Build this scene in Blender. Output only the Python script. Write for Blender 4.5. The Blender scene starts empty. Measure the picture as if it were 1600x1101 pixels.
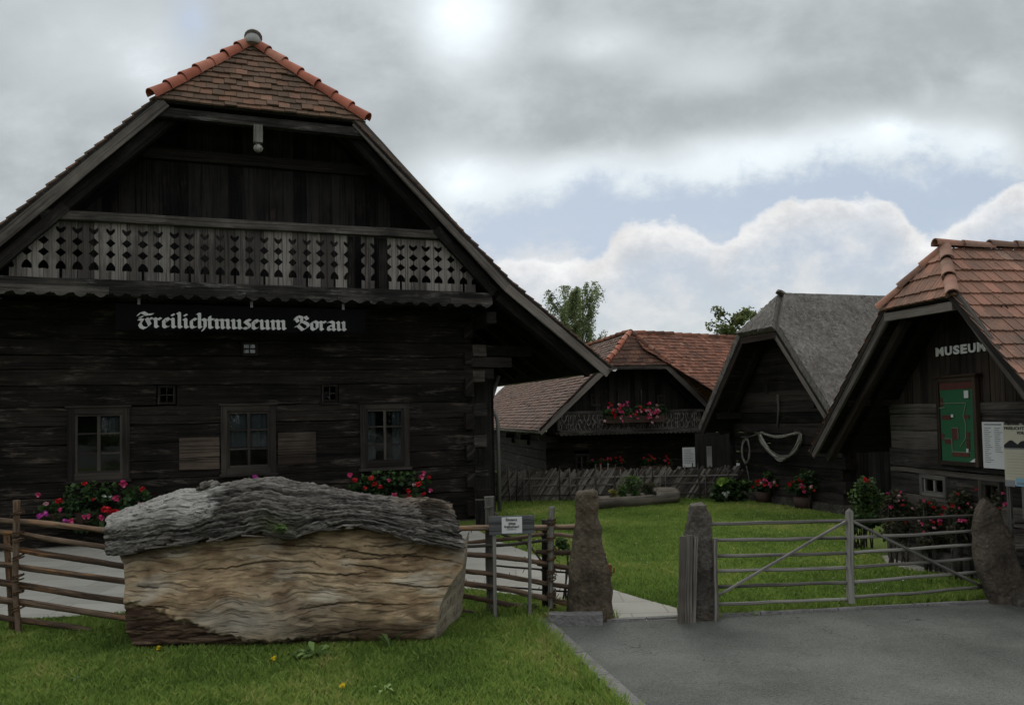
import bpy, bmesh, math, random
import numpy as np
from mathutils import Vector, Matrix, noise
from mathutils.geometry import tessellate_polygon

random.seed(7)
rng = np.random.default_rng(7)
rad = math.radians
scene = bpy.context.scene
COL = scene.collection
X, Y, Z = Vector((1, 0, 0)), Vector((0, 1, 0)), Vector((0, 0, 1))

# ------------------------------------------------------------------ camera
F, CX, CY = 1250.0, 800.0, 606.5           # focal length and principal point of the photograph, in its pixels
EYE = Vector((0, 0, 2.1))
RCAM = Matrix.Rotation(rad(92), 3, 'X') @ Matrix.Rotation(rad(-1.2), 3, 'Z')
cam_data = bpy.data.cameras.new('camera')
cam = bpy.data.objects.new('camera', cam_data)
COL.objects.link(cam)
cam.location = EYE
cam.rotation_euler = RCAM.to_euler()
cam_data.sensor_width = 36.0
cam_data.lens = 36.0 * F / 1600.0
cam_data.shift_y = (CY - 550.5) / 1600.0
cam_data.clip_start = 0.05
cam_data.clip_end = 3000
scene.camera = cam
scene.view_settings.view_transform = 'Standard'
scene.view_settings.look = 'None'
scene.view_settings.exposure = 0
scene.cycles.max_bounces = 5
scene.cycles.use_adaptive_sampling = True
scene.cycles.adaptive_threshold = 0.025
scene.cycles.diffuse_bounces = 3
scene.cycles.glossy_bounces = 2
scene.cycles.transmission_bounces = 3
scene.cycles.transparent_max_bounces = 6
scene.cycles.caustics_reflective = False
scene.cycles.caustics_refractive = False


def ray(px, py):
    return RCAM @ Vector(((px - CX) / F, -(py - CY) / F, -1))


def ground(px, py, z=0.0):
    d = ray(px, py)
    return EYE + d * ((z - EYE.z) / d.z)


def at_depth(px, py, depth):
    d = ray(px, py)
    return EYE + d * (depth / d.y)


class Frame:
    """local axes of a building: u along its front, v into it, w up"""
    def __init__(s, o, a):
        s.o = Vector((o[0], o[1], o[2] if len(o) > 2 else 0.0)); s.a = a
        s.u = Vector((math.cos(a), math.sin(a), 0)); s.v = Vector((-math.sin(a), math.cos(a), 0))

    def px(s, px, py, v):
        d = ray(px, py)
        t = (v - (EYE - s.o).dot(s.v)) / d.dot(s.v)
        p = EYE + d * t - s.o
        return p.dot(s.u), p.z

    def loc(s, p):
        q = Vector(p) - s.o
        return Vector((q.dot(s.u), q.dot(s.v), q.z))

    def gnd(s, px, py):
        return s.loc(ground(px, py))


# ------------------------------------------------------------------ objects
def tag(o, label=None, cat=None, group=None, kind=None):
    if label: o['label'] = label
    if cat: o['category'] = cat
    if group: o['group'] = group
    if kind: o['kind'] = kind
    return o


def thing(name, label, cat, loc=(0, 0, 0), rz=0.0, group=None):
    o = bpy.data.objects.new(name, None)
    o.empty_display_size = 0.2
    COL.objects.link(o)
    o.location = loc
    o.rotation_euler = (0, 0, rz)
    return tag(o, label, cat, group)


def fthing(name, label, cat, fr, group=None):
    return thing(name, label, cat, fr.o, fr.a, group)


def copy_child(o, parent, loc=None, rot=None, scale=None):
    c = o.copy()
    COL.objects.link(c)
    c.parent = parent
    if loc is not None: c.location = loc
    if rot is not None: c.rotation_euler = rot
    if scale is not None: c.scale = scale
    return c


class MB:
    """collects faces, with uv (u along the grain, metres) and one tint per face"""
    def __init__(s):
        s.v = []; s.f = []; s.uv = []; s.t = []; s.sm = []

    def face(s, idx, uv=None, t=0.5, sm=False):
        s.f.append(tuple(idx)); s.uv.append(uv or [(0, 0)] * len(idx)); s.t.append(t); s.sm.append(sm)

    def poly(s, pts, uv=None, t=0.5, sm=False):
        n = len(s.v)
        s.v.extend(Vector(p) for p in pts)
        s.face(range(n, n + len(pts)), uv, t, sm)

    def beam(s, p0, p1, w, h, up=None, seg=1, wob=0.0, t=None, w1=None, h1=None, sag=0.0):
        p0, p1 = Vector(p0), Vector(p1)
        d = p1 - p0; L = d.length; d.normalize()
        up = Vector(up) if up is not None else (Z if abs(d.z) < 0.9 else Y)
        side = d.cross(up).normalized(); up = side.cross(d).normalized()
        t = random.random() if t is None else t
        ro = random.random() * 50; rv = random.random() * 50
        w1 = w if w1 is None else w1; h1 = h if h1 is None else h1
        n0 = len(s.v)
        acc = [0, w, w + h, 2 * w + h, 2 * w + 2 * h]
        for i in range(seg + 1):
            f = i / seg
            c = p0 + d * (L * f) - Z * (sag * math.sin(math.pi * f))
            a, b = (w + (w1 - w) * f) / 2, (h + (h1 - h) * f) / 2
            for sx, sy in ((-1, -1), (1, -1), (1, 1), (-1, 1)):
                q = c + side * (sx * a) + up * (sy * b)
                if wob:
                    q = q + noise.noise_vector(q * 3.1 + Vector((ro, rv, 0))) * wob + noise.noise_vector(q * 11 + Vector((rv, ro, 3))) * wob * 0.5
                s.v.append(q)
        for i in range(seg):
            u0, u1 = ro + L * i / seg, ro + L * (i + 1) / seg
            for k in range(4):
                a = n0 + i * 4 + k; b = n0 + i * 4 + (k + 1) % 4
                s.face((a, b, b + 4, a + 4), [(u0, rv + acc[k]), (u0, rv + acc[k + 1]), (u1, rv + acc[k + 1]), (u1, rv + acc[k])], t)
        e = n0 + seg * 4
        s.face((n0 + 3, n0 + 2, n0 + 1, n0), [(ro, rv), (ro + .01, rv + w), (ro + .02, rv + w + h), (ro + .03, rv + w + w)], t)
        s.face((e, e + 1, e + 2, e + 3), [(ro, rv), (ro + .01, rv + w), (ro + .02, rv + w + h), (ro + .03, rv + w + w)], t)

    def box(s, x0, x1, y0, y1, z0, z1, long=None, **k):
        d = (abs(x1 - x0), abs(y1 - y0), abs(z1 - z0))
        long = long or 'xyz'[d.index(max(d))]
        cx, cy, cz = (x0 + x1) / 2, (y0 + y1) / 2, (z0 + z1) / 2
        if long == 'x': s.beam((x0, cy, cz), (x1, cy, cz), d[1], d[2], up=Z, **k)
        elif long == 'y': s.beam((cx, y0, cz), (cx, y1, cz), d[0], d[2], up=Z, **k)
        else: s.beam((cx, cy, z0), (cx, cy, z1), d[0], d[1], up=Y, **k)

    def tube(s, pts, r, n=8, t=None, cap=True, wob=0.0, sm=True):
        pts = [Vector(p) for p in pts]
        rs = r if isinstance(r, (list, tuple)) else [r] * len(pts)
        t = random.random() if t is None else t
        ro = random.random() * 50; rv = random.random() * 50
        n0 = len(s.v); acc = 0; us = []
        ref = None
        for i, p in enumerate(pts):
            d = (pts[min(i + 1, len(pts) - 1)] - pts[max(i - 1, 0)])
            if d.length < 1e-9: d = Z.copy()
            d.normalize()
            if ref is None: ref = d.orthogonal().normalized()
            ref = (ref - d * ref.dot(d)).normalized()
            b = d.cross(ref)
            if i: acc += (p - pts[i - 1]).length
            us.append(ro + acc)
            for k in range(n):
                a = 2 * math.pi * k / n
                rr = rs[i]
                q = p + (ref * math.cos(a) + b * math.sin(a)) * rr
                if wob: q = q + noise.noise_vector(q * 7 + Vector((ro, rv, 0))) * wob
                s.v.append(q)
        for i in range(len(pts) - 1):
            for k in range(n):
                a = n0 + i * n + k; b = n0 + i * n + (k + 1) % n
                c0 = rv + k / n * 6.28 * rs[i]; c1 = rv + (k + 1) / n * 6.28 * rs[i]
                s.face((a, b, b + n, a + n), [(us[i], c0), (us[i], c1), (us[i + 1], c1), (us[i + 1], c0)], t, sm)
        if cap:
            s.face([n0 + k for k in range(n)][::-1], [(0, k * .01) for k in range(n)], t)
            e = n0 + (len(pts) - 1) * n
            s.face([e + k for k in range(n)], [(0, k * .01) for k in range(n)], t)

    def prism(s, pts, off, t=0.5, grain=0):
        """closed outline (3D points in a plane) extruded by off; grain: local axis index the grain runs along"""
        pts = [Vector(p) for p in pts]; off = Vector(off); n = len(pts)
        oth = [i for i in range(3) if i != grain]
        ro = random.random() * 50

        def uv(p): return (p[grain] + ro, p[oth[0]] + p[oth[1]] * 1.01)
        tri = tessellate_polygon([pts])
        n0 = len(s.v)
        s.v.extend(pts); s.v.extend(p + off for p in pts)
        for a, b, c in tri:
            s.face((n0 + a, n0 + b, n0 + c), [uv(pts[i]) for i in (a, b, c)], t)
            s.face((n0 + n + c, n0 + n + b, n0 + n + a), [uv(pts[i] + off) for i in (c, b, a)], t)
        for i in range(n):
            j = (i + 1) % n
            s.face((n0 + i, n0 + j, n0 + n + j, n0 + n + i), [uv(pts[i]), uv(pts[j]), uv(pts[j] + off), uv(pts[i] + off)], t)

    def build(s, name, mat, parent=None, recalc=True):
        me = bpy.data.meshes.new(name)
        me.from_pydata([tuple(p) for p in s.v], [], s.f)
        uvl = me.uv_layers.new(name='UVMap')
        flat = [c for f in s.uv for p in f for c in p]
        uvl.data.foreach_set('uv', flat)
        at = me.attributes.new('tint', 'FLOAT', 'FACE')
        at.data.foreach_set('value', s.t)
        me.polygons.foreach_set('use_smooth', s.sm)
        if recalc:
            bm = bmesh.new(); bm.from_mesh(me)
            bmesh.ops.recalc_face_normals(bm, faces=bm.faces)
            bm.to_mesh(me); bm.free()
        me.materials.append(mat)
        me.update()
        o = bpy.data.objects.new(name, me)
        COL.objects.link(o)
        if parent: o.parent = parent
        return o


def np_mesh(name, verts, k, tint, mat, parent=None, smooth=False):
    """verts: (M*k,3) - M separate faces of k corners each"""
    m = len(verts) // k
    me = bpy.data.meshes.new(name)
    me.vertices.add(m * k); me.vertices.foreach_set('co', np.asarray(verts, dtype=np.float32).ravel())
    me.loops.add(m * k); me.loops.foreach_set('vertex_index', np.arange(m * k, dtype=np.int32))
    me.polygons.add(m)
    me.polygons.foreach_set('loop_start', np.arange(0, m * k, k, dtype=np.int32))
    at = me.attributes.new('tint', 'FLOAT', 'FACE'); at.data.foreach_set('value', np.asarray(tint, dtype=np.float32))
    if smooth: me.polygons.foreach_set('use_smooth', np.ones(m, dtype=bool))
    me.materials.append(mat)
    me.update(calc_edges=True); me.validate()
    o = bpy.data.objects.new(name, me)
    COL.objects.link(o)
    if parent: o.parent = parent
    return o


def leaf_quads(pts, L, W, tilt=None, rs=None):
    """rhombic leaves at pts, random orientation; returns (N*4,3)"""
    r = rs or rng
    n = len(pts)
    d = r.normal(size=(n, 3)); d[:, 2] = d[:, 2] * 0.6 + (0 if tilt is None else tilt)
    d /= np.linalg.norm(d, axis=1, keepdims=True)
    q = r.normal(size=(n, 3)); sd = np.cross(d, q); sd /= np.linalg.norm(sd, axis=1, keepdims=True)
    nn = np.cross(d, sd)
    s = r.uniform(0.65, 1.35, size=(n, 1))
    l, w = L * s / 2, W * s / 2
    v = np.stack([pts - d * l, pts + sd * w + nn * w * .25 - d * l * .1, pts + d * l, pts - sd * w + nn * w * .25 - d * l * .1], axis=1)
    return v.reshape(-1, 3)


def blob_points(blobs, n, clump=0.0, freq=3.0, r=None):
    r = r or rng
    vol = np.array([b[1][0] * b[1][1] * b[1][2] for b in blobs]) ** 0.8
    ch = r.choice(len(blobs), size=n, p=vol / vol.sum())
    d = r.normal(size=(n, 3)); d /= np.linalg.norm(d, axis=1, keepdims=True)
    rr = r.uniform(0, 1, size=(n, 1)) ** (1 / 2.4)
    c = np.array([b[0] for b in blobs])[ch]; R = np.array([b[1] for b in blobs])[ch]
    p = c + d * rr * R
    if clump:
        keep = np.array([noise.noise(Vector(q) * freq) > clump * r.uniform(-1, 1) - clump * .35 for q in p])
        p = p[keep]; rr = rr[keep]; d = d[keep]
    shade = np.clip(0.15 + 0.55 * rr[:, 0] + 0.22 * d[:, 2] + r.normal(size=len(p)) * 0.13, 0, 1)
    return p, shade


# ------------------------------------------------------------------ node helpers
class NT:
    def __init__(s, tree):
        s.t = tree; tree.nodes.clear()

    def n(s, kind, ins=None, **kw):
        nd = s.t.nodes.new(kind)
        for k, v in kw.items(): setattr(nd, k, v)
        for k, v in (ins or {}).items(): s.set(nd, k, v)
        return nd

    def set(s, nd, k, v):
        if isinstance(v, bpy.types.NodeSocket): s.t.links.new(v, nd.inputs[k])
        else: nd.inputs[k].default_value = v

    def m(s, op, a, b=0.0, c=0.0, clamp=False):
        nd = s.n('ShaderNodeMath', {0: a, 1: b, 2: c}, operation=op, use_clamp=clamp)
        return nd.outputs[0]

    def smooth(s, x, a, b):
        nd = s.n('ShaderNodeMapRange', {0: x, 1: a, 2: b, 3: 0.0, 4: 1.0}, interpolation_type='SMOOTHSTEP')
        return nd.outputs[0]

    def mix(s, f, a, b, mode='MIX'):
        nd = s.n('ShaderNodeMix', data_type='RGBA', blend_type=mode)
        s.set(nd, 0, f)
        for k, v in ((6, a), (7, b)):
            s.set(nd, k, tuple(v) + (1,) if isinstance(v, (tuple, list)) and len(v) == 3 else v)
        return nd.outputs[2]

    def noise(s, vec, scale, detail=4, rough=0.55, dist=0.0, dim='3D'):
        nd = s.n('ShaderNodeTexNoise', {'Vector': vec, 'Scale': scale, 'Detail': detail, 'Roughness': rough, 'Distortion': dist}, noise_dimensions=dim)
        return nd.outputs[0]

    def ramp(s, f, stops):
        nd = s.n('ShaderNodeValToRGB', {0: f})
        cr = nd.color_ramp
        while len(cr.elements) < len(stops): cr.elements.new(0.5)
        for e, (p, c) in zip(cr.elements, stops):
            e.position = p; e.color = tuple(c) + (1,)
        return nd.outputs[0]

    def curve(s, x, pts):
        nd = s.n('ShaderNodeFloatCurve', {1: x})
        c = nd.mapping.curves[0]
        while len(c.points) < len(pts): c.points.new(0.5, 0.5)
        for p, (a, b) in zip(c.points, pts): p.location = (a, b)
        nd.mapping.update()
        return nd.outputs[0]

    def scale(s, vec, sc, off=None):
        nd = s.n('ShaderNodeVectorMath', {0: vec, 1: sc}, operation='MULTIPLY')
        o = nd.outputs[0]
        if off is not None:
            nd = s.n('ShaderNodeVectorMath', {0: o, 1: off}, operation='ADD'); o = nd.outputs[0]
        return o

    def tint(s):
        return s.n('ShaderNodeAttribute', attribute_name='tint').outputs['Fac']

    def uv(s):
        return s.n('ShaderNodeTexCoord').outputs['UV']

    def obj(s):
        return s.n('ShaderNodeTexCoord').outputs['Object']

    def out(s, col, rough=0.85, bump=None, bd=0.01, bs=0.6, spec=0.3, metal=0.0, **kw):
        b = s.n('ShaderNodeBsdfPrincipled', {'Roughness': rough, 'Metallic': metal, 'Specular IOR Level': spec})
        s.set(b, 'Base Color', tuple(col) + (1,) if isinstance(col, tuple) else col)
        if bump is not None:
            bn = s.n('ShaderNodeBump', {'Height': bump, 'Distance': bd, 'Strength': bs})
            s.t.links.new(bn.outputs[0], b.inputs['Normal'])
        for k, v in kw.items(): s.set(b, k.replace('_', ' '), v)
        o = s.n('ShaderNodeOutputMaterial')
        s.t.links.new(b.outputs[0], o.inputs[0])


def mat(name):
    m = bpy.data.materials.new(name); m.use_nodes = True
    return m, NT(m.node_tree)


def wood(name, dark, light, sx=0.8, sy=11.0, tw=0.5, patch=None, patch_amt=0.5, bump=0.008, cracks=0.5, rough=0.88, grey=None):
    m, t = mat(name)
    tn = t.tint()
    off = t.n('ShaderNodeCombineXYZ', {0: t.m('MULTIPLY', tn, 13.7), 1: t.m('MULTIPLY', tn, 71.0), 2: 0.0}).outputs[0]
    vec = t.n('ShaderNodeVectorMath', {0: t.uv(), 1: off}, operation='ADD').outputs[0]
    n1 = t.noise(t.scale(vec, (sx, sy, 1)), 1.0, 5, 0.6, 0.4)
    n2 = t.noise(t.scale(vec, (sx * 4, sy * 7, 1)), 1.0, 4, 0.65, 0.2)
    pt = t.noise(t.obj(), 1.1, 4, 0.6)
    crack = t.smooth(t.noise(t.scale(vec, (sx * .7, sy * 3.1, 1)), 1.0, 3, 0.5, 0.6), 0.40, 0.46)   # 0 in the crack
    f = t.m('ADD', t.m('MULTIPLY', n1, 0.6), t.m('MULTIPLY', n2, 0.5))
    f = t.m('ADD', f, t.m('MULTIPLY', t.m('SUBTRACT', tn, 0.5), tw))
    f = t.m('ADD', f, t.m('MULTIPLY', t.m('SUBTRACT', pt, 0.5), 0.9))
    f = t.smooth(f, 0.22, 0.95)
    c = t.mix(f, dark, light)
    if patch:
        pf = t.smooth(t.m('ADD', t.m('MULTIPLY', t.noise(t.scale(vec, (1.3, 5.5, 1), (9, 4, 0)), 1.0, 6, 0.7), 0.75), t.m('MULTIPLY', t.noise(t.scale(vec, (5, 60, 1)), 1.0, 4, 0.7), 0.35)), 0.57, 0.72)
        c = t.mix(t.m('MULTIPLY', pf, patch_amt), c, patch)
    cf = t.m('ADD', t.m('MULTIPLY', crack, cracks), 1.0 - cracks)
    c = t.mix(1.0, c, t.n('ShaderNodeCombineXYZ', {0: cf, 1: cf, 2: cf}).outputs[0], 'MULTIPLY')
    h = t.m('ADD', t.m('MULTIPLY', n2, 0.5), t.m('ADD', t.m('MULTIPLY', n1, 0.5), t.m('MULTIPLY', crack, 0.5)))
    t.out(c, rough, h, bump, 0.8, 0.18)
    return m


def plain(name, col, rough=0.7, var=0.25, sc=6.0, bump=0.0, spec=0.3, metal=0.0, **kw):
    m, t = mat(name)
    n = t.noise(t.obj(), sc, 6, 0.65)
    v = t.m('ADD', t.m('MULTIPLY', t.m('SUBTRACT', n, 0.5), var * 2), 1.0)
    v = t.m('ADD', v, t.m('MULTIPLY', t.m('SUBTRACT', t.tint(), 0.5), var))
    c = t.mix(1.0, tuple(col), t.n('ShaderNodeCombineXYZ', {0: v, 1: v, 2: v}).outputs[0], 'MULTIPLY')
    t.out(c, rough, n if bump else None, bump or 0.01, 0.6, spec, metal, **kw)
    return m


def tiles(name, stops, stain=(0.035, 0.03, 0.025), stain_amt=0.6, moss=None, lo=0.45, hi=0.75):
    m, t = mat(name)
    tn = t.tint()
    n = t.noise(t.obj(), 1.3, 6, 0.65)
    n2 = t.noise(t.obj(), 14, 5, 0.7)
    c = t.ramp(t.m('ADD', t.m('MULTIPLY', tn, 0.75), t.m('MULTIPLY', n2, 0.3)), stops)
    st = t.smooth(t.m('ADD', t.m('MULTIPLY', n, 0.65), t.m('MULTIPLY', n2, 0.4)), lo, hi)
    c = t.mix(t.m('MULTIPLY', st, stain_amt), c, stain)
    if moss: c = t.mix(t.m('MULTIPLY', t.smooth(t.noise(t.obj(), 3.7, 5, 0.7), 0.56, 0.72), 0.7), c, moss)
    t.out(c, 0.85, n2, 0.006, 0.5, 0.25)
    return m


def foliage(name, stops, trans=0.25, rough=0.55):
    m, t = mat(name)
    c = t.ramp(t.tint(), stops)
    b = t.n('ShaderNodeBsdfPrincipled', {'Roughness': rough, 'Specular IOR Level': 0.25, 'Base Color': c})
    tr = t.n('ShaderNodeBsdfTranslucent', {0: c})
    mx = t.n('ShaderNodeMixShader', {0: trans, 1: b.outputs[0], 2: tr.outputs[0]})
    o = t.n('ShaderNodeOutputMaterial')
    t.t.links.new(mx.outputs[0], o.inputs[0])
    return m


def stone_mat(name, a, b, lichen=(0.35, 0.34, 0.28), rust=None):
    m, t = mat(name)
    n = t.noise(t.obj(), 3.0, 8, 0.65)
    n2 = t.noise(t.obj(), 22, 6, 0.7)
    c = t.mix(t.smooth(t.m('ADD', t.m('MULTIPLY', n, 0.6), t.m('MULTIPLY', n2, 0.4)), 0.36, 0.64), a, b)
    if rust: c = t.mix(t.m('MULTIPLY', t.smooth(t.noise(t.obj(), 2.1, 5, 0.6), 0.5, 0.68), 0.75), c, rust)
    c = t.mix(t.m('MULTIPLY', t.smooth(t.noise(t.obj(), 9, 5, 0.7), 0.63, 0.72), 0.6), c, lichen)
    pits = t.n('ShaderNodeTexVoronoi', {'Vector': t.obj(), 'Scale': 26.0}).outputs[0]
    c = t.mix(t.m('MULTIPLY', t.smooth(t.noise(t.obj(), 48, 4, 0.7), 0.56, 0.66), 0.55), c, tuple(x * .35 for x in a))
    t.out(c, 0.92, t.m('ADD', n, t.m('ADD', t.m('MULTIPLY', n2, 0.7), t.m('MULTIPLY', pits, 0.3))), 0.05, 1.0, 0.2)
    return m


# ------------------------------------------------------------------ materials
M = {}
M['house'] = wood('blackened_wood', (0.003, 0.0026, 0.0022), (0.025, 0.020, 0.0155), tw=0.2, patch=(0.10, 0.083, 0.068), patch_amt=0.8, bump=0.02)
M['gable'] = wood('black_boards', (0.004, 0.004, 0.004), (0.034, 0.031, 0.028), patch=(0.07, 0.048, 0.034), patch_amt=0.5, bump=0.008)
M['eave'] = wood('dark_rafter_wood', (0.005, 0.0045, 0.004), (0.034, 0.029, 0.025), patch=(0.11, 0.1, 0.09), patch_amt=0.25)
M['greyboard'] = wood('grey_carved_boards', (0.045, 0.040, 0.036), (0.21, 0.192, 0.17), tw=0.7, patch=(0.05, 0.042, 0.032), patch_amt=0.6, bump=0.004)
M['rail'] = wood('grey_beam_wood', (0.012, 0.011, 0.010), (0.11, 0.098, 0.084), patch=(0.22, 0.21, 0.19), patch_amt=0.5, bump=0.01)
M['barge'] = wood('weathered_board', (0.042, 0.036, 0.031), (0.17, 0.15, 0.13), patch=(0.25, 0.235, 0.21), patch_amt=0.3, bump=0.004)
M['sash'] = wood('window_sash_wood', (0.02, 0.017, 0.014), (0.07, 0.062, 0.053), bump=0.002)
M['frame'] = wood('window_frame_wood', (0.013, 0.011, 0.009), (0.055, 0.047, 0.039), bump=0.003)
M['palewood'] = wood('pale_patch_wood', (0.022, 0.017, 0.013), (0.105, 0.081, 0.06), bump=0.02, sy=16, patch=(0.028, 0.022, 0.018), patch_amt=.8)
M['barn'] = wood('barn_logs', (0.005, 0.0045, 0.004), (0.046, 0.039, 0.033), patch=(0.10, 0.085, 0.07), patch_amt=0.3, bump=0.015)
M['museum'] = wood('museum_logs', (0.022, 0.020, 0.018), (0.115, 0.102, 0.088), patch=(0.2, 0.18, 0.15), patch_amt=0.4, bump=0.02)
M['museumup'] = wood('museum_gable_boards', (0.008, 0.0065, 0.0055), (0.056, 0.043, 0.034), patch=(0.1, 0.08, 0.06), patch_amt=0.3, bump=0.008)
M['pole'] = wood('grey_pole_wood', (0.08, 0.075, 0.066), (0.26, 0.25, 0.225), sy=18, bump=0.004)
M['branch'] = wood('brown_bark_rail', (0.06, 0.041, 0.028), (0.27, 0.195, 0.135), sx=1.8, sy=6, tw=0.6, patch=(0.36, 0.17, 0.065), patch_amt=0.85, bump=0.012)
M['withe'] = wood('withe_bark', (0.05, 0.032, 0.02), (0.17, 0.11, 0.065), sy=20)
M['slat'] = wood('woven_slats', (0.06, 0.053, 0.046), (0.22, 0.2, 0.17), tw=0.9, bump=0.004)
M['stake'] = wood('stake_wood', (0.04, 0.035, 0.029), (0.15, 0.132, 0.112), tw=0.8)
M['plank'] = wood('split_plank', (0.055, 0.049, 0.04), (0.24, 0.22, 0.19), sy=16, patch=(0.09, 0.06, 0.04), patch_amt=0.6)
M['trough'] = wood('trough_wood', (0.07, 0.06, 0.048), (0.235, 0.21, 0.17), sy=14)
M['brownpost'] = wood('brown_post', (0.02, 0.01, 0.006), (0.085, 0.04, 0.024))
M['tile_main'] = tiles('mossy_roof_tiles', [(0.0, (0.05, 0.035, 0.024)), (0.45, (0.13, 0.085, 0.056)), (0.8, (0.21, 0.105, 0.066)), (1.0, (0.26, 0.16, 0.105))], stain_amt=0.8, moss=(0.06, 0.055, 0.03))
M['tile_ridge'] = tiles('red_ridge_tiles', [(0.0, (0.25, 0.075, 0.045)), (0.6, (0.39, 0.13, 0.08)), (1.0, (0.44, 0.22, 0.15))], stain_amt=0.4)
M['tile_far'] = tiles('red_brown_roof_tiles', [(0.0, (0.07, 0.04, 0.028)), (0.4, (0.17, 0.075, 0.048)), (0.75, (0.265, 0.11, 0.066)), (1.0, (0.32, 0.19, 0.13))], stain_amt=0.6)
M['tile_far_dark'] = tiles('brown_roof_tiles', [(0.0, (0.045, 0.029, 0.022)), (0.45, (0.105, 0.058, 0.04)), (0.8, (0.165, 0.082, 0.054)), (1.0, (0.2, 0.125, 0.09))], stain_amt=0.6)
M['tile_mus'] = tiles('ribbed_roof_tiles', [(0.0, (0.13, 0.075, 0.055)), (0.4, (0.27, 0.145, 0.10)), (0.75, (0.38, 0.185, 0.125)), (1.0, (0.40, 0.28, 0.21))], stain=(0.10, 0.082, 0.066), stain_amt=0.85, lo=0.42, hi=0.72)
M['whitetext'] = plain('pale_letter_paint', (0.74, 0.74, 0.71), 0.8, 0.2, 7)
M['concrete'] = plain('grey_mortar', (0.3, 0.3, 0.28), 0.9, 0.3, 9, 0.01)
M['metal'] = plain('grey_zinc', (0.22, 0.215, 0.20), 0.5, 0.3, 5, 0, 0.5, 0.4)
M['iron'] = plain('dark_iron', (0.12, 0.12, 0.115), 0.6, 0.2, 8)
M['pale'] = plain('weathered_white_paint', (0.32, 0.32, 0.30), 0.8, 0.3, 12)
M['signboard'] = plain('blackish_sign_board', (0.0052, 0.0055, 0.0052), 0.9, 0.5, 3, 0, 0.0)
M['signtext'] = plain('grey_sign_paint', (0.40, 0.40, 0.385), 0.8, 0.2, 7)
M['ink'] = plain('black_ink', (0.015, 0.015, 0.017), 0.8, 0.1)
M['inkgrey'] = plain('grey_print', (0.18, 0.185, 0.19), 0.8, 0.3)
M['paper'] = plain('white_paper', (0.55, 0.56, 0.55), 0.7, 0.1, 2)
M['greyplank'] = wood('grey_sign_plank', (0.06, 0.062, 0.064), (0.15, 0.153, 0.155), sy=8, bump=0.003)
M['cream'] = plain('cream_panel', (0.42, 0.40, 0.31), 0.6, 0.1, 2)
M['blue'] = plain('light_blue_print', (0.18, 0.33, 0.42), 0.6, 0.1, 2)
M['mapgreen'] = plain('green_map_paint', (0.02, 0.092, 0.042), 0.6, 0.12, 3)
M['mapred'] = plain('red_brown_map_paint', (0.085, 0.026, 0.021), 0.7, 0.25, 5)
M['mapline'] = plain('pale_map_line', (0.16, 0.2, 0.13), 0.7, 0.2, 5)
M['mapframe'] = wood('map_frame_wood', (0.022, 0.016, 0.012), (0.075, 0.052, 0.038))
M['curtain'] = plain('grey_green_curtain', (0.034, 0.044, 0.046), 0.9, 0.3, 8)
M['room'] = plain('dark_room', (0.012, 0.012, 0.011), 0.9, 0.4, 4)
M['rope'] = wood('hemp_rope', (0.14, 0.135, 0.115), (0.40, 0.385, 0.33), sx=30, sy=30, tw=0.8)
M['clay'] = plain('clay_planter', (0.05, 0.03, 0.022), 0.8, 0.3, 8)
M['base'] = stone_mat('plinth_stone', (0.03, 0.028, 0.024), (0.13, 0.12, 0.10))
M['stone_rust'] = stone_mat('brown_gate_stone', (0.042, 0.033, 0.022), (0.155, 0.128, 0.09), rust=(0.09, 0.06, 0.033))
M['stone_grey'] = stone_mat('grey_gate_stone', (0.04, 0.035, 0.029), (0.15, 0.135, 0.115), rust=(0.06, 0.045, 0.028))
M['stone_dark'] = stone_mat('dark_slab_stone', (0.042, 0.034, 0.026), (0.145, 0.12, 0.094), rust=(0.085, 0.066, 0.045))
M['rust'] = plain('rusty_iron', (0.16, 0.06, 0.025), 0.9, 0.4, 12)


def glass_mat():
    m, t = mat('window_glass')
    n = t.noise(t.obj(), 2.5, 3, 0.5)
    b = t.n('ShaderNodeBsdfPrincipled', {'Base Color': (0.9, 0.95, 0.95, 1), 'Roughness': 0.03, 'IOR': 1.5, 'Transmission Weight': 1.0})
    bn = t.n('ShaderNodeBump', {'Height': n, 'Distance': 0.01, 'Strength': 0.25})
    t.t.links.new(bn.outputs[0], b.inputs['Normal'])
    tr = t.n('ShaderNodeBsdfTransparent')
    gl = t.n('ShaderNodeBsdfGlossy', {'Roughness': 0.04, 'Color': (0.9, 0.95, 0.95, 1)})
    t.t.links.new(bn.outputs[0], gl.inputs['Normal'])
    fr = t.n('ShaderNodeFresnel', {0: 1.5})
    mx = t.n('ShaderNodeMixShader', {0: t.m('ADD', fr.outputs[0], 0.02), 1: tr.outputs[0], 2: gl.outputs[0]})
    t.t.nodes.remove(b)
    o = t.n('ShaderNodeOutputMaterial'); t.t.links.new(mx.outputs[0], o.inputs[0])
    return m


M['glass'] = glass_mat()


def thatch_mat():
    m, t = mat('grey_thatch')
    n1 = t.noise(t.obj(), 1.6, 5, 0.6)
    n2 = t.noise(t.scale(t.obj(), (30, 30, 9)), 1.0, 5, 0.75)
    c = t.mix(t.smooth(t.m('ADD', t.m('MULTIPLY', n2, 0.7), t.m('ADD', t.m('MULTIPLY', n1, 0.3), t.m('MULTIPLY', t.tint(), 0.12))), 0.38, 0.8), (0.088, 0.081, 0.071), (0.27, 0.255, 0.23))
    t.out(c, 0.95, n2, 0.03, 0.9, 0.1)
    return m


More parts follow.
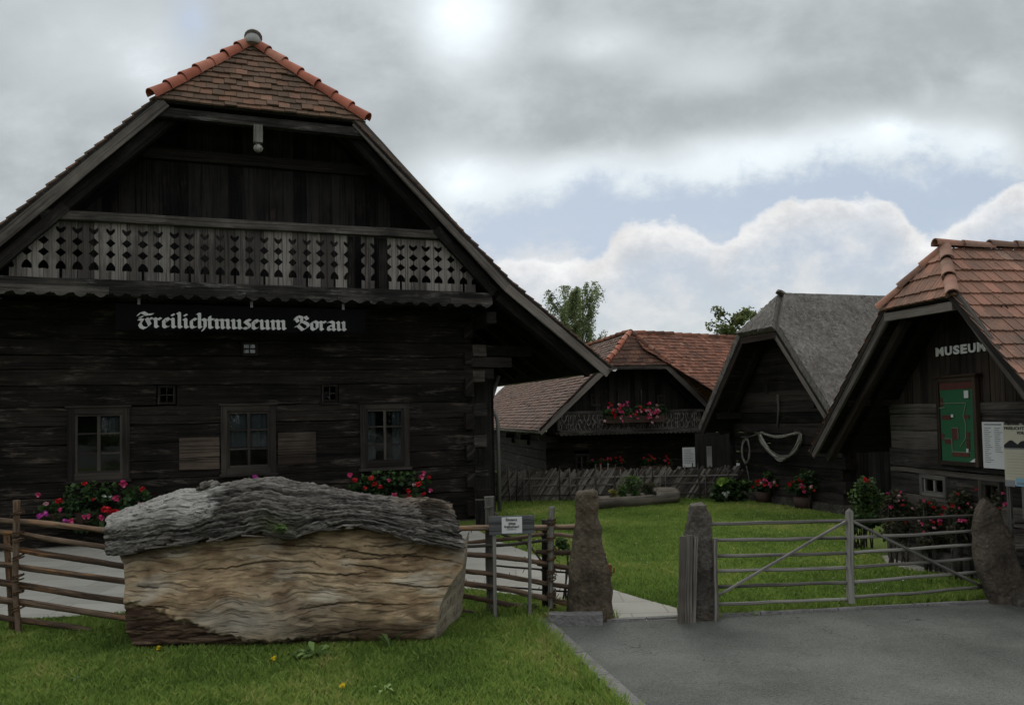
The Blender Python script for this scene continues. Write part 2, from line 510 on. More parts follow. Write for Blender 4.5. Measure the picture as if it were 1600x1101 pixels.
M['thatch'] = thatch_mat()
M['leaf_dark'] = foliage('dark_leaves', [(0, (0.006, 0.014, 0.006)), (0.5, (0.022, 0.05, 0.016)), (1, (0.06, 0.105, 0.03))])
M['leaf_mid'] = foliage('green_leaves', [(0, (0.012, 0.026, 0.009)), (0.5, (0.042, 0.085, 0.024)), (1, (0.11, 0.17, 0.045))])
M['leaf_bright'] = foliage('bright_weed_leaves', [(0, (0.07, 0.13, 0.04)), (0.5, (0.16, 0.27, 0.075)), (1, (0.30, 0.42, 0.14))], 0.35)  # light green of the weed leaves themselves
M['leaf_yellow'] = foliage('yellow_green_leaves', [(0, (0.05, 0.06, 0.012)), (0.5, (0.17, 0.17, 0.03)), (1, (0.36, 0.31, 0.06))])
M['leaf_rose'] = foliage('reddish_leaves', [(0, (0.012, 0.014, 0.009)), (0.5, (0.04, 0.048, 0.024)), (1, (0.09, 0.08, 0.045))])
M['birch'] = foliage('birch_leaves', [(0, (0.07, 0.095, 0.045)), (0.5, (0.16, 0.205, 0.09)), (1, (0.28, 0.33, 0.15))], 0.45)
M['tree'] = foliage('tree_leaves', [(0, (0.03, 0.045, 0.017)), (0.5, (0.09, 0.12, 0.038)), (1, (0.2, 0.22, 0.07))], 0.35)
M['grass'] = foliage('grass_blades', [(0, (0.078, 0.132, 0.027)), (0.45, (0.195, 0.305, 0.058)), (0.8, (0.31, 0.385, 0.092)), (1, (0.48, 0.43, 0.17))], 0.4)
M['bark'] = wood('tree_bark', (0.03, 0.026, 0.022), (0.13, 0.12, 0.11))
M['red'] = foliage('red_petals', [(0, (0.28, 0.006, 0.012)), (0.5, (0.55, 0.015, 0.022)), (1, (0.7, 0.05, 0.05))], 0.2)
M['pink'] = foliage('pink_petals', [(0, (0.42, 0.02, 0.12)), (0.5, (0.66, 0.05, 0.2)), (1, (0.75, 0.2, 0.33))], 0.2)
M['magenta'] = foliage('magenta_petals', [(0, (0.32, 0.02, 0.2)), (0.5, (0.5, 0.05, 0.36)), (1, (0.6, 0.15, 0.45))], 0.2)
M['palepink'] = foliage('pale_pink_petals', [(0, (0.5, 0.2, 0.25)), (0.5, (0.62, 0.34, 0.38)), (1, (0.7, 0.5, 0.5))], 0.2)
M['white'] = foliage('white_petals', [(0, (0.4, 0.45, 0.38)), (1, (0.75, 0.77, 0.7))], 0.2)
M['lime'] = foliage('lime_petals', [(0, (0.12, 0.22, 0.03)), (1, (0.28, 0.42, 0.08))], 0.2)
M['yellow'] = foliage('yellow_petals', [(0, (0.6, 0.42, 0.01)), (1, (0.75, 0.6, 0.03))], 0.2)

# ------------------------------------------------------------------ sky and sun
SUN_EL, SUN_AZ = rad(40), rad(-6)
world = bpy.data.worlds.new('World'); scene.world = world; world.use_nodes = True
t = NT(world.node_tree)
sky = t.n('ShaderNodeTexSky', sky_type='NISHITA')
sky.sun_disc = False; sky.sun_elevation = SUN_EL; sky.sun_rotation = SUN_AZ; sky.altitude = 600; sky.dust_density = 2.0
dirv = t.n('ShaderNodeTexCoord').outputs['Generated']
sp = t.n('ShaderNodeSeparateXYZ', {0: dirv})
yc = t.m('MAXIMUM', sp.outputs[1], 0.15)
U_ = t.m('DIVIDE', sp.outputs[0], yc); V_ = t.m('DIVIDE', sp.outputs[2], yc)
SX = t.m('ADD', t.m('MULTIPLY', U_, 1.25), 0.8)       # east-west along the northern sky
SY = t.m('SUBTRACT', 0.65, t.m('MULTIPLY', V_, 1.25))  # falls with elevation
sxn = t.m('DIVIDE', SX, 1.6, clamp=True)
P = t.n('ShaderNodeCombineXYZ', {0: SX, 1: SY, 2: 0.0}).outputs[0]
nA = t.noise(t.scale(P, (3.0, 5.2, 1)), 1.0, 8, 0.55, 0.15)
nB = t.noise(t.scale(P, (10, 13, 1), (3, 1, 0)), 1.0, 9, 0.66, 0.1)
nC = t.noise(t.scale(P, (6, 9, 1), (7, 5, 0)), 1.0, 7, 0.58, 0.25)
eA = t.curve(sxn, [(0, .62), (.38, .50), (.43, .345), (.5, .325), (.56, .30), (.64, .305), (.72, .285), (.82, .265), (.92, .275), (1, .295)])
eB = t.curve(sxn, [(0, .45), (.45, .42), (.5, .398), (.56, .392), (.585, .410), (.602, .385), (.62, .354), (.665, .348), (.69, .366), (.705, .384), (.735, .352), (.775, .322), (.83, .318), (.865, .318), (.888, .345), (.902, .375), (.918, .378), (.945, .350), (1, .30)])
mA = t.smooth(t.m('SUBTRACT', t.m('ADD', eA, t.m('ADD', t.m('MULTIPLY', t.m('SUBTRACT', nA, 0.5), 0.10), t.m('MULTIPLY', t.m('SUBTRACT', nB, 0.5), 0.17))), SY), -0.03, 0.04)
dB = t.m('SUBTRACT', SY, t.m('ADD', eB, t.m('ADD', t.m('MULTIPLY', t.m('SUBTRACT', nB, 0.5), 0.085), t.m('MULTIPLY', t.m('SUBTRACT', nC, 0.5), 0.05))))
mB = t.smooth(dB, -0.004, 0.013)


def blob(cx, cy, rx, ry):
    a = t.m('DIVIDE', t.m('SUBTRACT', SX, cx / 1000), rx / 1000); b = t.m('DIVIDE', t.m('SUBTRACT', SY, cy / 1000), ry / 1000)
    wv = t.m('ADD', t.m('MULTIPLY', t.m('SUBTRACT', nC, 0.5), 3.0), t.m('MULTIPLY', t.m('SUBTRACT', nB, 0.5), 1.5))
    q = t.m('ADD', t.m('MULTIPLY', a, a), t.m('MULTIPLY', b, b))
    return t.m('EXPONENT', t.m('MULTIPLY', t.m('ADD', q, wv), -1.0))


bA = t.m('ADD', t.m('ADD', 0.53, t.m('MULTIPLY', t.m('SUBTRACT', nA, 0.5), 0.30)), t.m('MULTIPLY', t.m('SUBTRACT', nB, 0.5), 0.16))
bA = t.m('ADD', bA, t.m('MULTIPLY', t.m('SUBTRACT', nC, 0.5), 0.36))
for cx, cy, rx, ry, am in ((732, 20, 70, 75, .40), (960, 60, 85, 34, .22), (1130, 112, 90, 30, .14), (170, 40, 150, 75, .16), (250, 90, 60, 60, .16),
                           (715, 265, 75, 45, .30), (900, 270, 170, 36, .20), (1180, 240, 150, 40, .22), (1420, 215, 130, 38, .30), (1560, 235, 60, 40, .25),
                           (1480, 110, 280, 85, -.03), (980, 185, 240, 38, -.09), (80, 250, 160, 90, -.05), (420, 110, 90, 90, -.03), (60, 60, 300, 120, .02)):
    bA = t.m('ADD', bA, t.m('MULTIPLY', blob(cx, cy, rx, ry), am))
edge = t.smooth(t.m('ADD', SY, t.m('MULTIPLY', t.m('SUBTRACT', nC, 0.5), 0.10)), t.m('SUBTRACT', eA, 0.09), t.m('SUBTRACT', eA, 0.01))
bA = t.m('ADD', bA, t.m('MULTIPLY', edge, 0.24))
glow = t.m('EXPONENT', t.m('MULTIPLY', t.m('ADD', t.m('POWER', t.m('ABSOLUTE', t.m('DIVIDE', t.m('SUBTRACT', SX, 0.735), 0.11)), 2.0), t.m('POWER', t.m('ABSOLUTE', t.m('DIVIDE', t.m('SUBTRACT', SY, -0.01), 0.12)), 2.0)), -1.0))
bA = t.m('ADD', bA, t.m('MULTIPLY', glow, t.m('ADD', -0.12, t.m('MULTIPLY', nC, 0.68))))
bA = t.m('SMOOTH_MAX', bA, 0.455, 0.10)
deck = t.mix(1.0, (0.92, 1.0, 1.045), t.n('ShaderNodeCombineXYZ', {0: bA, 1: bA, 2: bA}).outputs[0], 'MULTIPLY')
bB = t.m('ADD', t.m('SUBTRACT', 0.90, t.m('MULTIPLY', t.smooth(dB, -0.01, 0.11), 0.24)), t.m('ADD', t.m('MULTIPLY', t.m('SUBTRACT', nC, 0.5), 0.5), t.m('MULTIPLY', t.m('SUBTRACT', nB, 0.5), 0.55)))
cumu = t.mix(1.0, (1.0, 1.0, 1.0), t.n('ShaderNodeCombineXYZ', {0: bB, 1: bB, 2: bB}).outputs[0], 'MULTIPLY')
skyc = t.mix(1.0, sky.outputs[0], (0.1, 0.1, 0.1), 'MULTIPLY')
gap = t.mix(t.m('ADD', 0.80, t.m('MULTIPLY', nC, 0.2)), skyc, (0.50, 0.585, 0.70))
low = t.smooth(SY, 0.40, 0.56)
gap = t.mix(low, gap, (0.60, 0.67, 0.70))
wisp = t.m('MULTIPLY', t.smooth(t.m('ADD', t.m('MULTIPLY', nC, 0.6), t.m('MULTIPLY', nB, 0.4)), 0.44, 0.62), t.m('MULTIPLY', t.smooth(SY, 0.33, 0.40), 0.7))
gap = t.mix(wisp, gap, (0.80, 0.80, 0.79))
mB2 = t.m('MULTIPLY', mB, t.m('SUBTRACT', 1.0, t.m('MULTIPLY', t.smooth(t.m('ADD', dB, t.m('MULTIPLY', nC, 0.12)), 0.055, 0.15), 0.82)))
col = t.mix(mB2, gap, cumu)
mA2 = t.m('MULTIPLY', mA, t.m('SUBTRACT', 1.0, t.m('MULTIPLY', blob(303, 12, 30, 42), 0.95), clamp=True))
col = t.mix(mA2, col, deck)
back = t.m('ADD', 0.72, t.m('MULTIPLY', t.noise(dirv, 2.2, 5, 0.55), 0.55))
back = t.mix(1.0, (0.97, 1.0, 1.03), t.n('ShaderNodeCombineXYZ', {0: back, 1: back, 2: back}).outputs[0], 'MULTIPLY')
back = t.mix(0.9, skyc, back)
col = t.mix(t.smooth(sp.outputs[1], 0.12, 0.4), back, col)
col = t.mix(1.0, col, (10, 10, 10), 'MULTIPLY')
bg = t.n('ShaderNodeBackground', {0: col, 1: 0.1})
wo = t.n('ShaderNodeOutputWorld'); t.t.links.new(bg.outputs[0], wo.inputs[0])

sd = bpy.data.lights.new('sun', 'SUN'); sd.energy = 1.7; sd.angle = rad(50); sd.color = (1.0, 0.95, 0.87)
so = bpy.data.objects.new('sun', sd); COL.objects.link(so)
sdir = Vector((math.sin(SUN_AZ) * math.cos(SUN_EL), math.cos(SUN_AZ) * math.cos(SUN_EL), math.sin(SUN_EL)))
so.rotation_euler = sdir.to_track_quat('Z', 'Y').to_euler()
so.location = (0, 30, 40)

# ------------------------------------------------------------------ ground
KA, KB, KC = ground(848, 972), ground(985, 1101), ground(1600, 937)   # corner, near end and far end of the kerb line
kd = (KB - KA).normalized(); ke = (KC - KA).normalized()
kn = Vector((-kd.y, kd.x, 0));  kn = kn if kn.x > 0 else -kn


def sheet(name, pts, z, m, kind='structure', sub=0):
    me = bpy.data.meshes.new(name)
    tri = tessellate_polygon([[Vector((p[0], p[1], 0)) for p in pts]])
    me.from_pydata([(p[0], p[1], z) for p in pts], [], [tuple(x) for x in tri])
    bm = bmesh.new(); bm.from_mesh(me)
    for f in bm.faces:
        if f.normal.z < 0: f.normal_flip()
    bm.to_mesh(me); bm.free()
    me.materials.append(m)
    o = bpy.data.objects.new(name, me); COL.objects.link(o)
    return tag(o, kind=kind)


m_, t = mat('meadow_ground')
n1 = t.noise(t.obj(), 0.7, 6, 0.6); n2 = t.noise(t.obj(), 40, 5, 0.7); n3 = t.noise(t.obj(), 4, 5, 0.65)
c = t.mix(t.smooth(n2, 0.3, 0.7), (0.06, 0.088, 0.02), (0.15, 0.21, 0.045))
c = t.mix(t.m('MULTIPLY', t.smooth(n1, 0.42, 0.7), 0.5), c, (0.13, 0.14, 0.04))
c = t.mix(t.m('MULTIPLY', t.smooth(n3, 0.6, 0.75), 0.5), c, (0.05, 0.042, 0.022))
t.out(c, 0.95, n2, 0.03, 0.8, 0.1)
S = 500
sheet('ground', [(-S, -S), (S, -S), (S, S), (-S, S)], 0.0, m_)

m_, t = mat('asphalt')
n1 = t.noise(t.obj(), 0.8, 5, 0.6); n2 = t.noise(t.obj(), 95, 3, 0.7); n3 = t.noise(t.obj(), 38, 4, 0.75)
vor = t.n('ShaderNodeTexVoronoi', {'Vector': t.obj(), 'Scale': 110.0}).outputs['Distance']
g = t.m('ADD', t.m('MULTIPLY', n2, 0.5), t.m('ADD', t.m('MULTIPLY', n3, 0.4), t.m('MULTIPLY', n1, 0.55)))
c = t.mix(t.smooth(g, 0.48, 0.98), (0.060, 0.064, 0.056), (0.215, 0.222, 0.198))
c = t.mix(t.m('MULTIPLY', t.smooth(t.noise(t.scale(t.obj(), (0.5, 1.6, 1)), 1.0, 6, 0.65), 0.52, 0.68), 0.3), c, (0.085, 0.087, 0.080))
vc = t.n('ShaderNodeTexVoronoi', {'Vector': t.n('ShaderNodeVectorMath', {0: t.obj(), 1: t.n('ShaderNodeTexNoise', {'Vector': t.obj(), 'Scale': 3.0}).outputs[1]}, operation='ADD').outputs[0], 'Scale': 0.7}, feature='DISTANCE_TO_EDGE').outputs[0]
c = t.mix(t.m('MULTIPLY', t.m('SUBTRACT', 1.0, t.smooth(vc, 0.0, 0.006)), t.m('MULTIPLY', t.smooth(n1, 0.42, 0.55), 0.75)), c, (0.03, 0.03, 0.028))
t.out(c, 0.9, t.m('ADD', vor, n2), 0.012, 0.9, 0.25)
FARR = KA + ke * 40
sheet('road', [KA, KA + kd * 22, (40, -14, 0), FARR], 0.004, m_)
sheet('added_rear_asphalt', [(-60, -60, 0), (60, -60, 0), (60, -14.2, 0), (40, -14.2, 0), KA + kd * 22 - Vector((0, .2, 0)), (-60, -10, 0)], 0.003, m_)  # unseen asphalt added behind the viewer for darker, neutral window reflections

m_, t = mat('pale_paving')
br = t.n('ShaderNodeTexBrick', {'Vector': t.scale(t.obj(), (1, 1, 1)), 'Color1': (0.29, 0.282, 0.245, 1), 'Color2': (0.35, 0.338, 0.295, 1), 'Mortar': (0.24, 0.23, 0.195, 1),
                                 'Scale': 1.0, 'Mortar Size': 0.012, 'Brick Width': 0.8, 'Row Height': 0.5, 'Mortar Smooth': 0.4})
n1 = t.noise(t.obj(), 1.1, 6, 0.6); n2 = t.noise(t.obj(), 60, 4, 0.7)
v = t.m('ADD', 0.60, t.m('ADD', t.m('MULTIPLY', n1, 0.5), t.m('MULTIPLY', n2, 0.3)))
c = t.mix(1.0, br.outputs[0], t.n('ShaderNodeCombineXYZ', {0: v, 1: v, 2: v}).outputs[0], 'MULTIPLY')
t.out(c, 0.85, n2, 0.005, 0.5, 0.2)
PATH_PX = [(1060, 968), (1057, 950), (1005, 936), (954, 920), (905, 896), (850, 872), (790, 850), (745, 828)]
path_r = [ground(*p) for p in PATH_PX]
path_far = [ground(600, 836), ground(300, 846), ground(0, 851), ground(-260, 856)]
path_near = [ground(-260, 975), ground(0, 968), ground(170, 961), ground(400, 945), ground(735, 921), ground(880, 938), ground(940, 960), ground(946, 972)]
PATH = path_r + path_far + path_near
sheet('path', PATH, 0.006, m_)
APRON = [ground(*p) for p in ((1378, 868), (1470, 866), (1526, 872), (1540, 906), (1480, 899), (1420, 891), (1385, 882))]
sheet('pavement', APRON, 0.008, m_)

# kerb: flush granite setts along the grass and along the gate, one raised block
m_ = stone_mat('granite_kerb', (0.16, 0.158, 0.148), (0.27, 0.265, 0.25), lichen=(0.2, 0.21, 0.17))
mb = MB()


def kerb_run(a, b, w, h, L, off):
    d = (b - a); n = int(d.length / L); d.normalize()
    s = Vector((-d.y, d.x, 0)) * off
    for i in range(n):
        p = a + d * (i * L + 0.006) + s; q = a + d * ((i + 1) * L - 0.006) + s
        j = random.uniform(-.006, .006)
        mb.beam(p + Z * (h / 2 - 0.05 + j), q + Z * (h / 2 - 0.05 + j * .5), w * random.uniform(.93, 1.05), h + 0.1, up=Z, seg=4, wob=0.006)


kerb_run(KA - kd * 0.02, KA + kd * 16, 0.12, 0.045, 0.62, 0.0)
kerb_run(ground(946, 971), ground(946, 971) + ke * 0.85, 0.07, 0.03, 0.42, 0.0)
kerb_run(ground(1062, 966), ground(1700, 934), 0.055, 0.03, 0.85, 0.0)
tag(mb.build('kerb', m_), kind='structure')
mb = MB()
kb0, kb1 = ground(858, 979), ground(943, 978)
mb.beam(kb0 + Z * 0.05 + Y * .08, kb1 + Z * 0.05 + Y * .08, 0.15, 0.13, up=Z, seg=10, wob=0.008)
o = mb.build('kerb_stone', m_)
tag(o, 'raised grey granite kerb block before the tall gate stone, where grass meets asphalt', 'kerb stone')


# ------------------------------------------------------------------ roofs
def clip_poly(sub, region):
    """Sutherland-Hodgman, convex counter-clockwise region"""
    out = sub
    for i in range(len(region)):
        a, b = region[i], region[(i + 1) % len(region)]
        inp, out = out, []
        if not inp: return []
        ex, ey = b[0] - a[0], b[1] - a[1]

        def side(p): return ex * (p[1] - a[1]) - ey * (p[0] - a[0])
        for k in range(len(inp)):
            p, q = inp[k - 1], inp[k]
            sp_, sq = side(p), side(q)
            if (sp_ >= 0) != (sq >= 0):
                f = sp_ / (sp_ - sq)
                out.append((p[0] + (q[0] - p[0]) * f, p[1] + (q[1] - p[1]) * f))
            if sq >= 0: out.append(q)
    return out


def area2(p):
    return sum(p[i - 1][0] * p[i][1] - p[i][0] * p[i - 1][1] for i in range(len(p)))


def roof_tiles(mb, O, U, V, region, tw, ch, th, rib=None, ns=1, jit=0.006, stag=0.5, lift=0.0):
    O, U, V = Vector(O), Vector(U).normalized(), Vector(V).normalized()
    N = U.cross(V)
    if area2(region) < 0: region = region[::-1]
    a_min, a_max = min(p[0] for p in region), max(p[0] for p in region)
    b_min, b_max = min(p[1] for p in region), max(p[1] for p in region)
    ro = random.random() * 9
    j = -1
    b = b_min - 0.35 * ch
    while b < b_max:
        j += 1
        a = a_min - tw * (0.37 + stag * (j % 2))
        while a < a_max:
            tint = min(1, max(.1, random.gauss(0.5, 0.22)))
            jb = random.uniform(-jit, jit) * 1.6; jl = abs(random.gauss(0, jit)); sk = random.uniform(-jit, jit)
            b0, b1 = b + jb, b + ch * 1.12
            g = 0.003
            for s in range(ns):
                x0, x1 = a + g + (tw - 2 * g) * s / ns, a + g + (tw - 2 * g) * (s + 1) / ns
                pl = clip_poly([(x0, b0), (x1, b0 + sk / ns), (x1, b1), (x0, b1)], region)
                if len(pl) < 3 or abs(area2(pl)) < 1e-5: continue

                def hgt(p):
                    f = (p[1] - b0) / (b1 - b0)
                    h = lift + th * (1.05 - f) + jl + 0.002
                    if rib: h += rib((p[0] - a) / tw)
                    return h
                top = [O + U * p[0] + V * p[1] + N * hgt(p) for p in pl]
                mb.poly(top, [(p[0] + ro, p[1]) for p in pl], tint)
                for k in range(len(pl)):
                    p, q = pl[k], pl[(k + 1) % len(pl)]
                    if min(p[1], q[1]) > b1 - 1e-4: continue
                    inner = abs(p[0] - q[0]) < 1e-6 and s not in (0, ns - 1)
                    if inner: continue
                    P0, Q0 = top[k], top[(k + 1) % len(pl)]
                    mb.poly([P0, P0 - N * th, Q0 - N * th, Q0], [(0, 0)] * 4, tint * 0.8)
            a += tw
        b += ch


def barrel(mb, p0, p1, r0, r1, up=Z, thick=0.014, n=10, arc=110, t=None, ends=True):
    """one half-round ridge tile from p0 (wide, lower end) to p1"""
    p0, p1 = Vector(p0), Vector(p1); d = (p1 - p0).normalized()
    side = d.cross(Vector(up)).normalized(); u2 = side.cross(d).normalized()
    t = random.random() if t is None else t
    rings = []
    for p, r in ((p0, r0), (p0 + (p1 - p0) * .5, (r0 + r1) / 2), (p1, r1)):
        for rr in (r, r - thick):
            n0 = len(mb.v)
            for k in range(n + 1):
                a = rad(-arc + 2 * arc * k / n)
                mb.v.append(p + side * math.sin(a) * rr + u2 * math.cos(a) * rr)
            rings.append(n0)
    o0, i0, o1, i1, o2, i2 = rings
    for k in range(n):
        mb.face((o0 + k, o0 + k + 1, o1 + k + 1, o1 + k), None, t, True)
        mb.face((o1 + k, o1 + k + 1, o2 + k + 1, o2 + k), None, t, True)
        mb.face((i0 + k, i0 + k + 1, i2 + k + 1, i2 + k), None, t * .6)
        mb.face((o0 + k, o0 + k + 1, i0 + k + 1, i0 + k), None, t * .5)
        mb.face((o2 + k, o2 + k + 1, i2 + k + 1, i2 + k), None, t * .5)


def ridge_run(parent, name, a, b, n, r, mat_, lap=1.16, up=Z, lift=0.02):
    """individual ridge tiles from low end a to high end b, as children of the roof"""
    a, b = Vector(a), Vector(b); d = (b - a) / n
    for i in range(n):
        mb = MB()
        p = a + d * i; q = a + d * (i + lap)
        e = Vector((random.uniform(-.012, .012), random.uniform(-.012, .012), random.uniform(-.008, .008)))
        barrel(mb, p + Vector(up) * lift * 1.6 + e, q + Vector(up) * lift * .3 + e, r * 1.12, r * 0.9, up)
        mb.build(name, mat_, parent, recalc=False)


class Gable:
    """half-hipped roof over a gable front. right / left: lists of (offset from the centre line, height) from hip level down"""
    def __init__(s, uc, ridge, right, left, vf, va, vb, hw):
        s.uc, s.ridge, s.right, s.left, s.vf, s.va, s.vb, s.hw = uc, ridge, right, left, vf, va, vb, hw

    def planes(s):
        """(O, U, V, region) of every roof plane; the upper ones cut by the hip"""
        out = []
        for sg, prof in ((1, s.right), (-1, s.left)):
            up = (0.0, s.ridge)
            pts = [up] + list(prof[1:])
            for i in range(len(pts) - 1):
                (oa, wa), (ob, wb) = pts[i], pts[i + 1]
                O = Vector((s.uc + sg * ob, s.vf, wb))
                Vv = Vector((-sg * (ob - oa), 0, wa - wb)); L = Vv.length
                Uv = Vector((0, sg, 0))
                D = s.vb - s.vf
                if i == 0:
                    lh = L * (prof[0][1] - wb) / (wa - wb)
                    reg = [(0, 0), (sg * D, 0), (sg * D, L), (sg * (s.va - s.vf), L), (0, lh)]
                else:
                    reg = [(0, 0), (sg * D, 0), (sg * D, L), (0, L)]
                out.append((O, Uv, Vv.normalized(), reg))
        oR, oL = s.right[0], s.left[0]
        O = Vector((s.uc - oL[0], s.vf, oL[1]))
        Vv = Vector((0, s.va - s.vf, s.ridge - oL[1])); L = Vv.length
        out.append((O, X.copy(), Vv.normalized(), [(0, 0), (oL[0] + oR[0], 0), (oL[0], L)]))
        return out

    def deck(s, mb, th, t=0.5):
        for O, U, V, reg in s.planes():
            N = U.cross(V)
            mb.prism([O + U * a + V * b - N * 0.004 for a, b in reg], -N * th, t, grain=1)


def log_courses(mb, u0, u1, bounds, v0, thick, openings=(), jit=0.012, wob=0.014, ends=None, axis='u', gap=0.012):
    for i in range(len(bounds) - 1):
        w0, w1 = bounds[i], bounds[i + 1]
        cuts = sorted([(a, b) for a, b, c, d in openings if c < (w0 + w1) / 2 < d])
        spans = []; x = u0 - (0)
        e1 = u1 + (ends[i % len(ends)] if ends else 0)
        for a, b in cuts:
            spans.append((x, a)); x = b
        spans.append((x, e1))
        j = random.uniform(-jit, jit); t = random.random()
        for a, b in spans:
            if b - a < 0.03: continue
            vj = v0 + j
            mb.beam((a, vj + thick / 2, (w0 + w1) / 2), (b, vj + thick / 2, (w0 + w1) / 2), thick, w1 - w0 - gap, up=Z, seg=max(1, int((b - a) / 0.3)), wob=wob, t=t)


def boards(mb, u0, u1, w0fun, w1fun, v0, th, bw, jit=0.006):
    u = u0
    while u < u1 - 0.02:
        b = min(u1, u + bw * random.uniform(0.75, 1.25))
        a0, a1 = w0fun((u + b) / 2), w1fun((u + b) / 2)
        if a1 - a0 > 0.05:
            j = random.uniform(-jit, jit)
            ta, tb = w1fun(u + 0.003), w1fun(b - 0.003)
            mb.prism([(u + 0.003, v0 + j, w0fun(u)), (b - 0.003, v0 + j, w0fun(b)), (b - 0.003, v0 + j, max(tb, a0 + .01)), (u + 0.003, v0 + j, max(ta, a0 + .01))], (0, th, 0), random.random(), grain=2)
        u = b


def window(parent, u0, u1, w0, w1, v, fw=0.08, cols=2, rows=3, fmat=None, label=None, curtain=None, sill=True, proud=0.05, sashmat=None, fd=0.12, bar=0.03, sw=0.045, cap=False):
    """window part (outer frame) with sash, pane and curtain sub-parts"""
    fmat = fmat or M['frame']; sashmat = sashmat or M['sash']
    mb = MB()
    y0, y1 = v - proud, v - proud + fd
    mb.box(u0, u0 + fw, y0, y1, w0, w1, long='z', seg=4, wob=.003)
    mb.box(u1 - fw, u1, y0, y1, w0, w1, long='z', seg=4, wob=.003)
    mb.box(u0 + fw, u1 - fw, y0 + .002, y1, w1 - fw, w1, long='x', seg=3, wob=.003)
    mb.box(u0 + fw, u1 - fw, y0 + .002, y1, w0, w0 + fw, long='x', seg=3, wob=.003)
    if sill: mb.box(u0 - 0.03, u1 + 0.03, y0 - 0.05, y1 - .02, w0 - 0.05, w0 - 0.002, long='x', seg=4, wob=.004)
    if cap: mb.box(u0 - 0.03, u1 + 0.03, y0 - 0.03, y1 - .02, w1 + 0.002, w1 + 0.03, long='x', seg=4, wob=.003)
    win = mb.build('window', fmat, parent)
    if label: win['label'] = label
    a0, a1, b0, b1 = u0 + fw, u1 - fw, w0 + fw, w1 - fw
    mb = MB(); ys = v - proud + 0.035
    mid = (a0 + a1) / 2
    n = cols
    mb.box(a0, a0 + sw, ys, ys + .035, b0, b1, long='z'); mb.box(a1 - sw, a1, ys, ys + .035, b0, b1, long='z')
    mb.box(a0 + sw, a1 - sw, ys + .001, ys + .035, b1 - sw, b1, long='x'); mb.box(a0 + sw, a1 - sw, ys + .001, ys + .035, b0, b0 + sw, long='x')
    if cols == 2: mb.box(mid - sw * .6, mid + sw * .6, ys - .006, ys + .03, b0 + sw, b1 - sw, long='z')
    for r in range(1, rows):
        wz = b0 + (b1 - b0) * r / rows
        mb.box(a0 + sw, mid - sw * .6, ys + .004, ys + .028, wz - bar / 2, wz + bar / 2, long='x')
        mb.box(mid + sw * .6, a1 - sw, ys + .004, ys + .028, wz - bar / 2, wz + bar / 2, long='x')
    mb.build('sash', sashmat, win)
    mb = MB()
    mb.poly([(a0 + .01, ys + .018, b0 + .01), (a1 - .01, ys + .018, b0 + .01), (a1 - .01, ys + .018, b1 - .01), (a0 + .01, ys + .018, b1 - .01)])
    mb.build('pane', M['glass'], win, recalc=False)
    if curtain:
        mb = MB(); yb = ys + 0.10
        for c0, c1, d0, d1, m_ in curtain:
            nseg = 14
            for i in range(nseg):
                f0, f1 = c0 + (c1 - c0) * i / nseg, c0 + (c1 - c0) * (i + 1) / nseg
                e = lambda f: 0.016 * math.sin(f * 55) + 0.008 * math.sin(f * 131)
                mb.poly([(a0 + (a1 - a0) * f0, yb + e(f0), b0 + (b1 - b0) * d0), (a0 + (a1 - a0) * f1, yb + e(f1), b0 + (b1 - b0) * d0),
                         (a0 + (a1 - a0) * f1, yb + e(f1), b0 + (b1 - b0) * d1), (a0 + (a1 - a0) * f0, yb + e(f0), b0 + (b1 - b0) * d1)], t=random.random())
        mb.build('curtain', curtain[0][4], win, recalc=False)
    return win


# ------------------------------------------------------------------ flowers and foliage
def flower_mesh(name, m, r, n=16, pw=0.5):
    d = rng.normal(size=(n, 3)); d /= np.linalg.norm(d, axis=1, keepdims=True)
    pts = d * r * rng.uniform(.55, 1.0, size=(n, 1))
    v = leaf_quads(pts, r * 1.0, r * 0.8)
    return v, np.clip(rng.normal(.5, .25, n), 0, 1)


FLOWER = {}


def flower_head(parent, loc, kind, r, name='flower_head'):
    if kind not in FLOWER:
        v, ti = flower_mesh(name, M[kind], 1.0, 26)
        o = np_mesh(name, v, 4, ti, M[kind])
        FLOWER[kind] = o.data
        o.parent = parent
    else:
        o = bpy.data.objects.new(name, FLOWER[kind]); COL.objects.link(o); o.parent = parent
    o.location = loc
    o.scale = (r, r, r * .85)
    o.rotation_euler = (random.uniform(-.5, .5), random.uniform(-.5, .5), random.uniform(0, 6.28))
    return o


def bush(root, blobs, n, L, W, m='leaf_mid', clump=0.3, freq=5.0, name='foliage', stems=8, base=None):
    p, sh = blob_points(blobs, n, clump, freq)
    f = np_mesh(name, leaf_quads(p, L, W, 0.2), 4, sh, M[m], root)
    if stems:
        mb = MB()
        for i in range(stems):
            c, R = random.choice(blobs)
            b0 = Vector(base) if base is not None else Vector((c[0] * .6, c[1] * .6, 0))
            e = Vector(c) + Vector((random.uniform(-.6, .6) * R[0], random.uniform(-.6, .6) * R[1], random.uniform(-.2, .7) * R[2]))
            b0 = b0 + Vector((random.uniform(-.08, .08), random.uniform(-.04, .04), 0))
            mid = (b0 + e) / 2 + Vector((random.uniform(-.05, .05), random.uniform(-.05, .05), .04))
            mb.tube([b0, mid, e], [.012, .009, .004], 5)
        mb.build('stem', M['bark'], root)
    return f

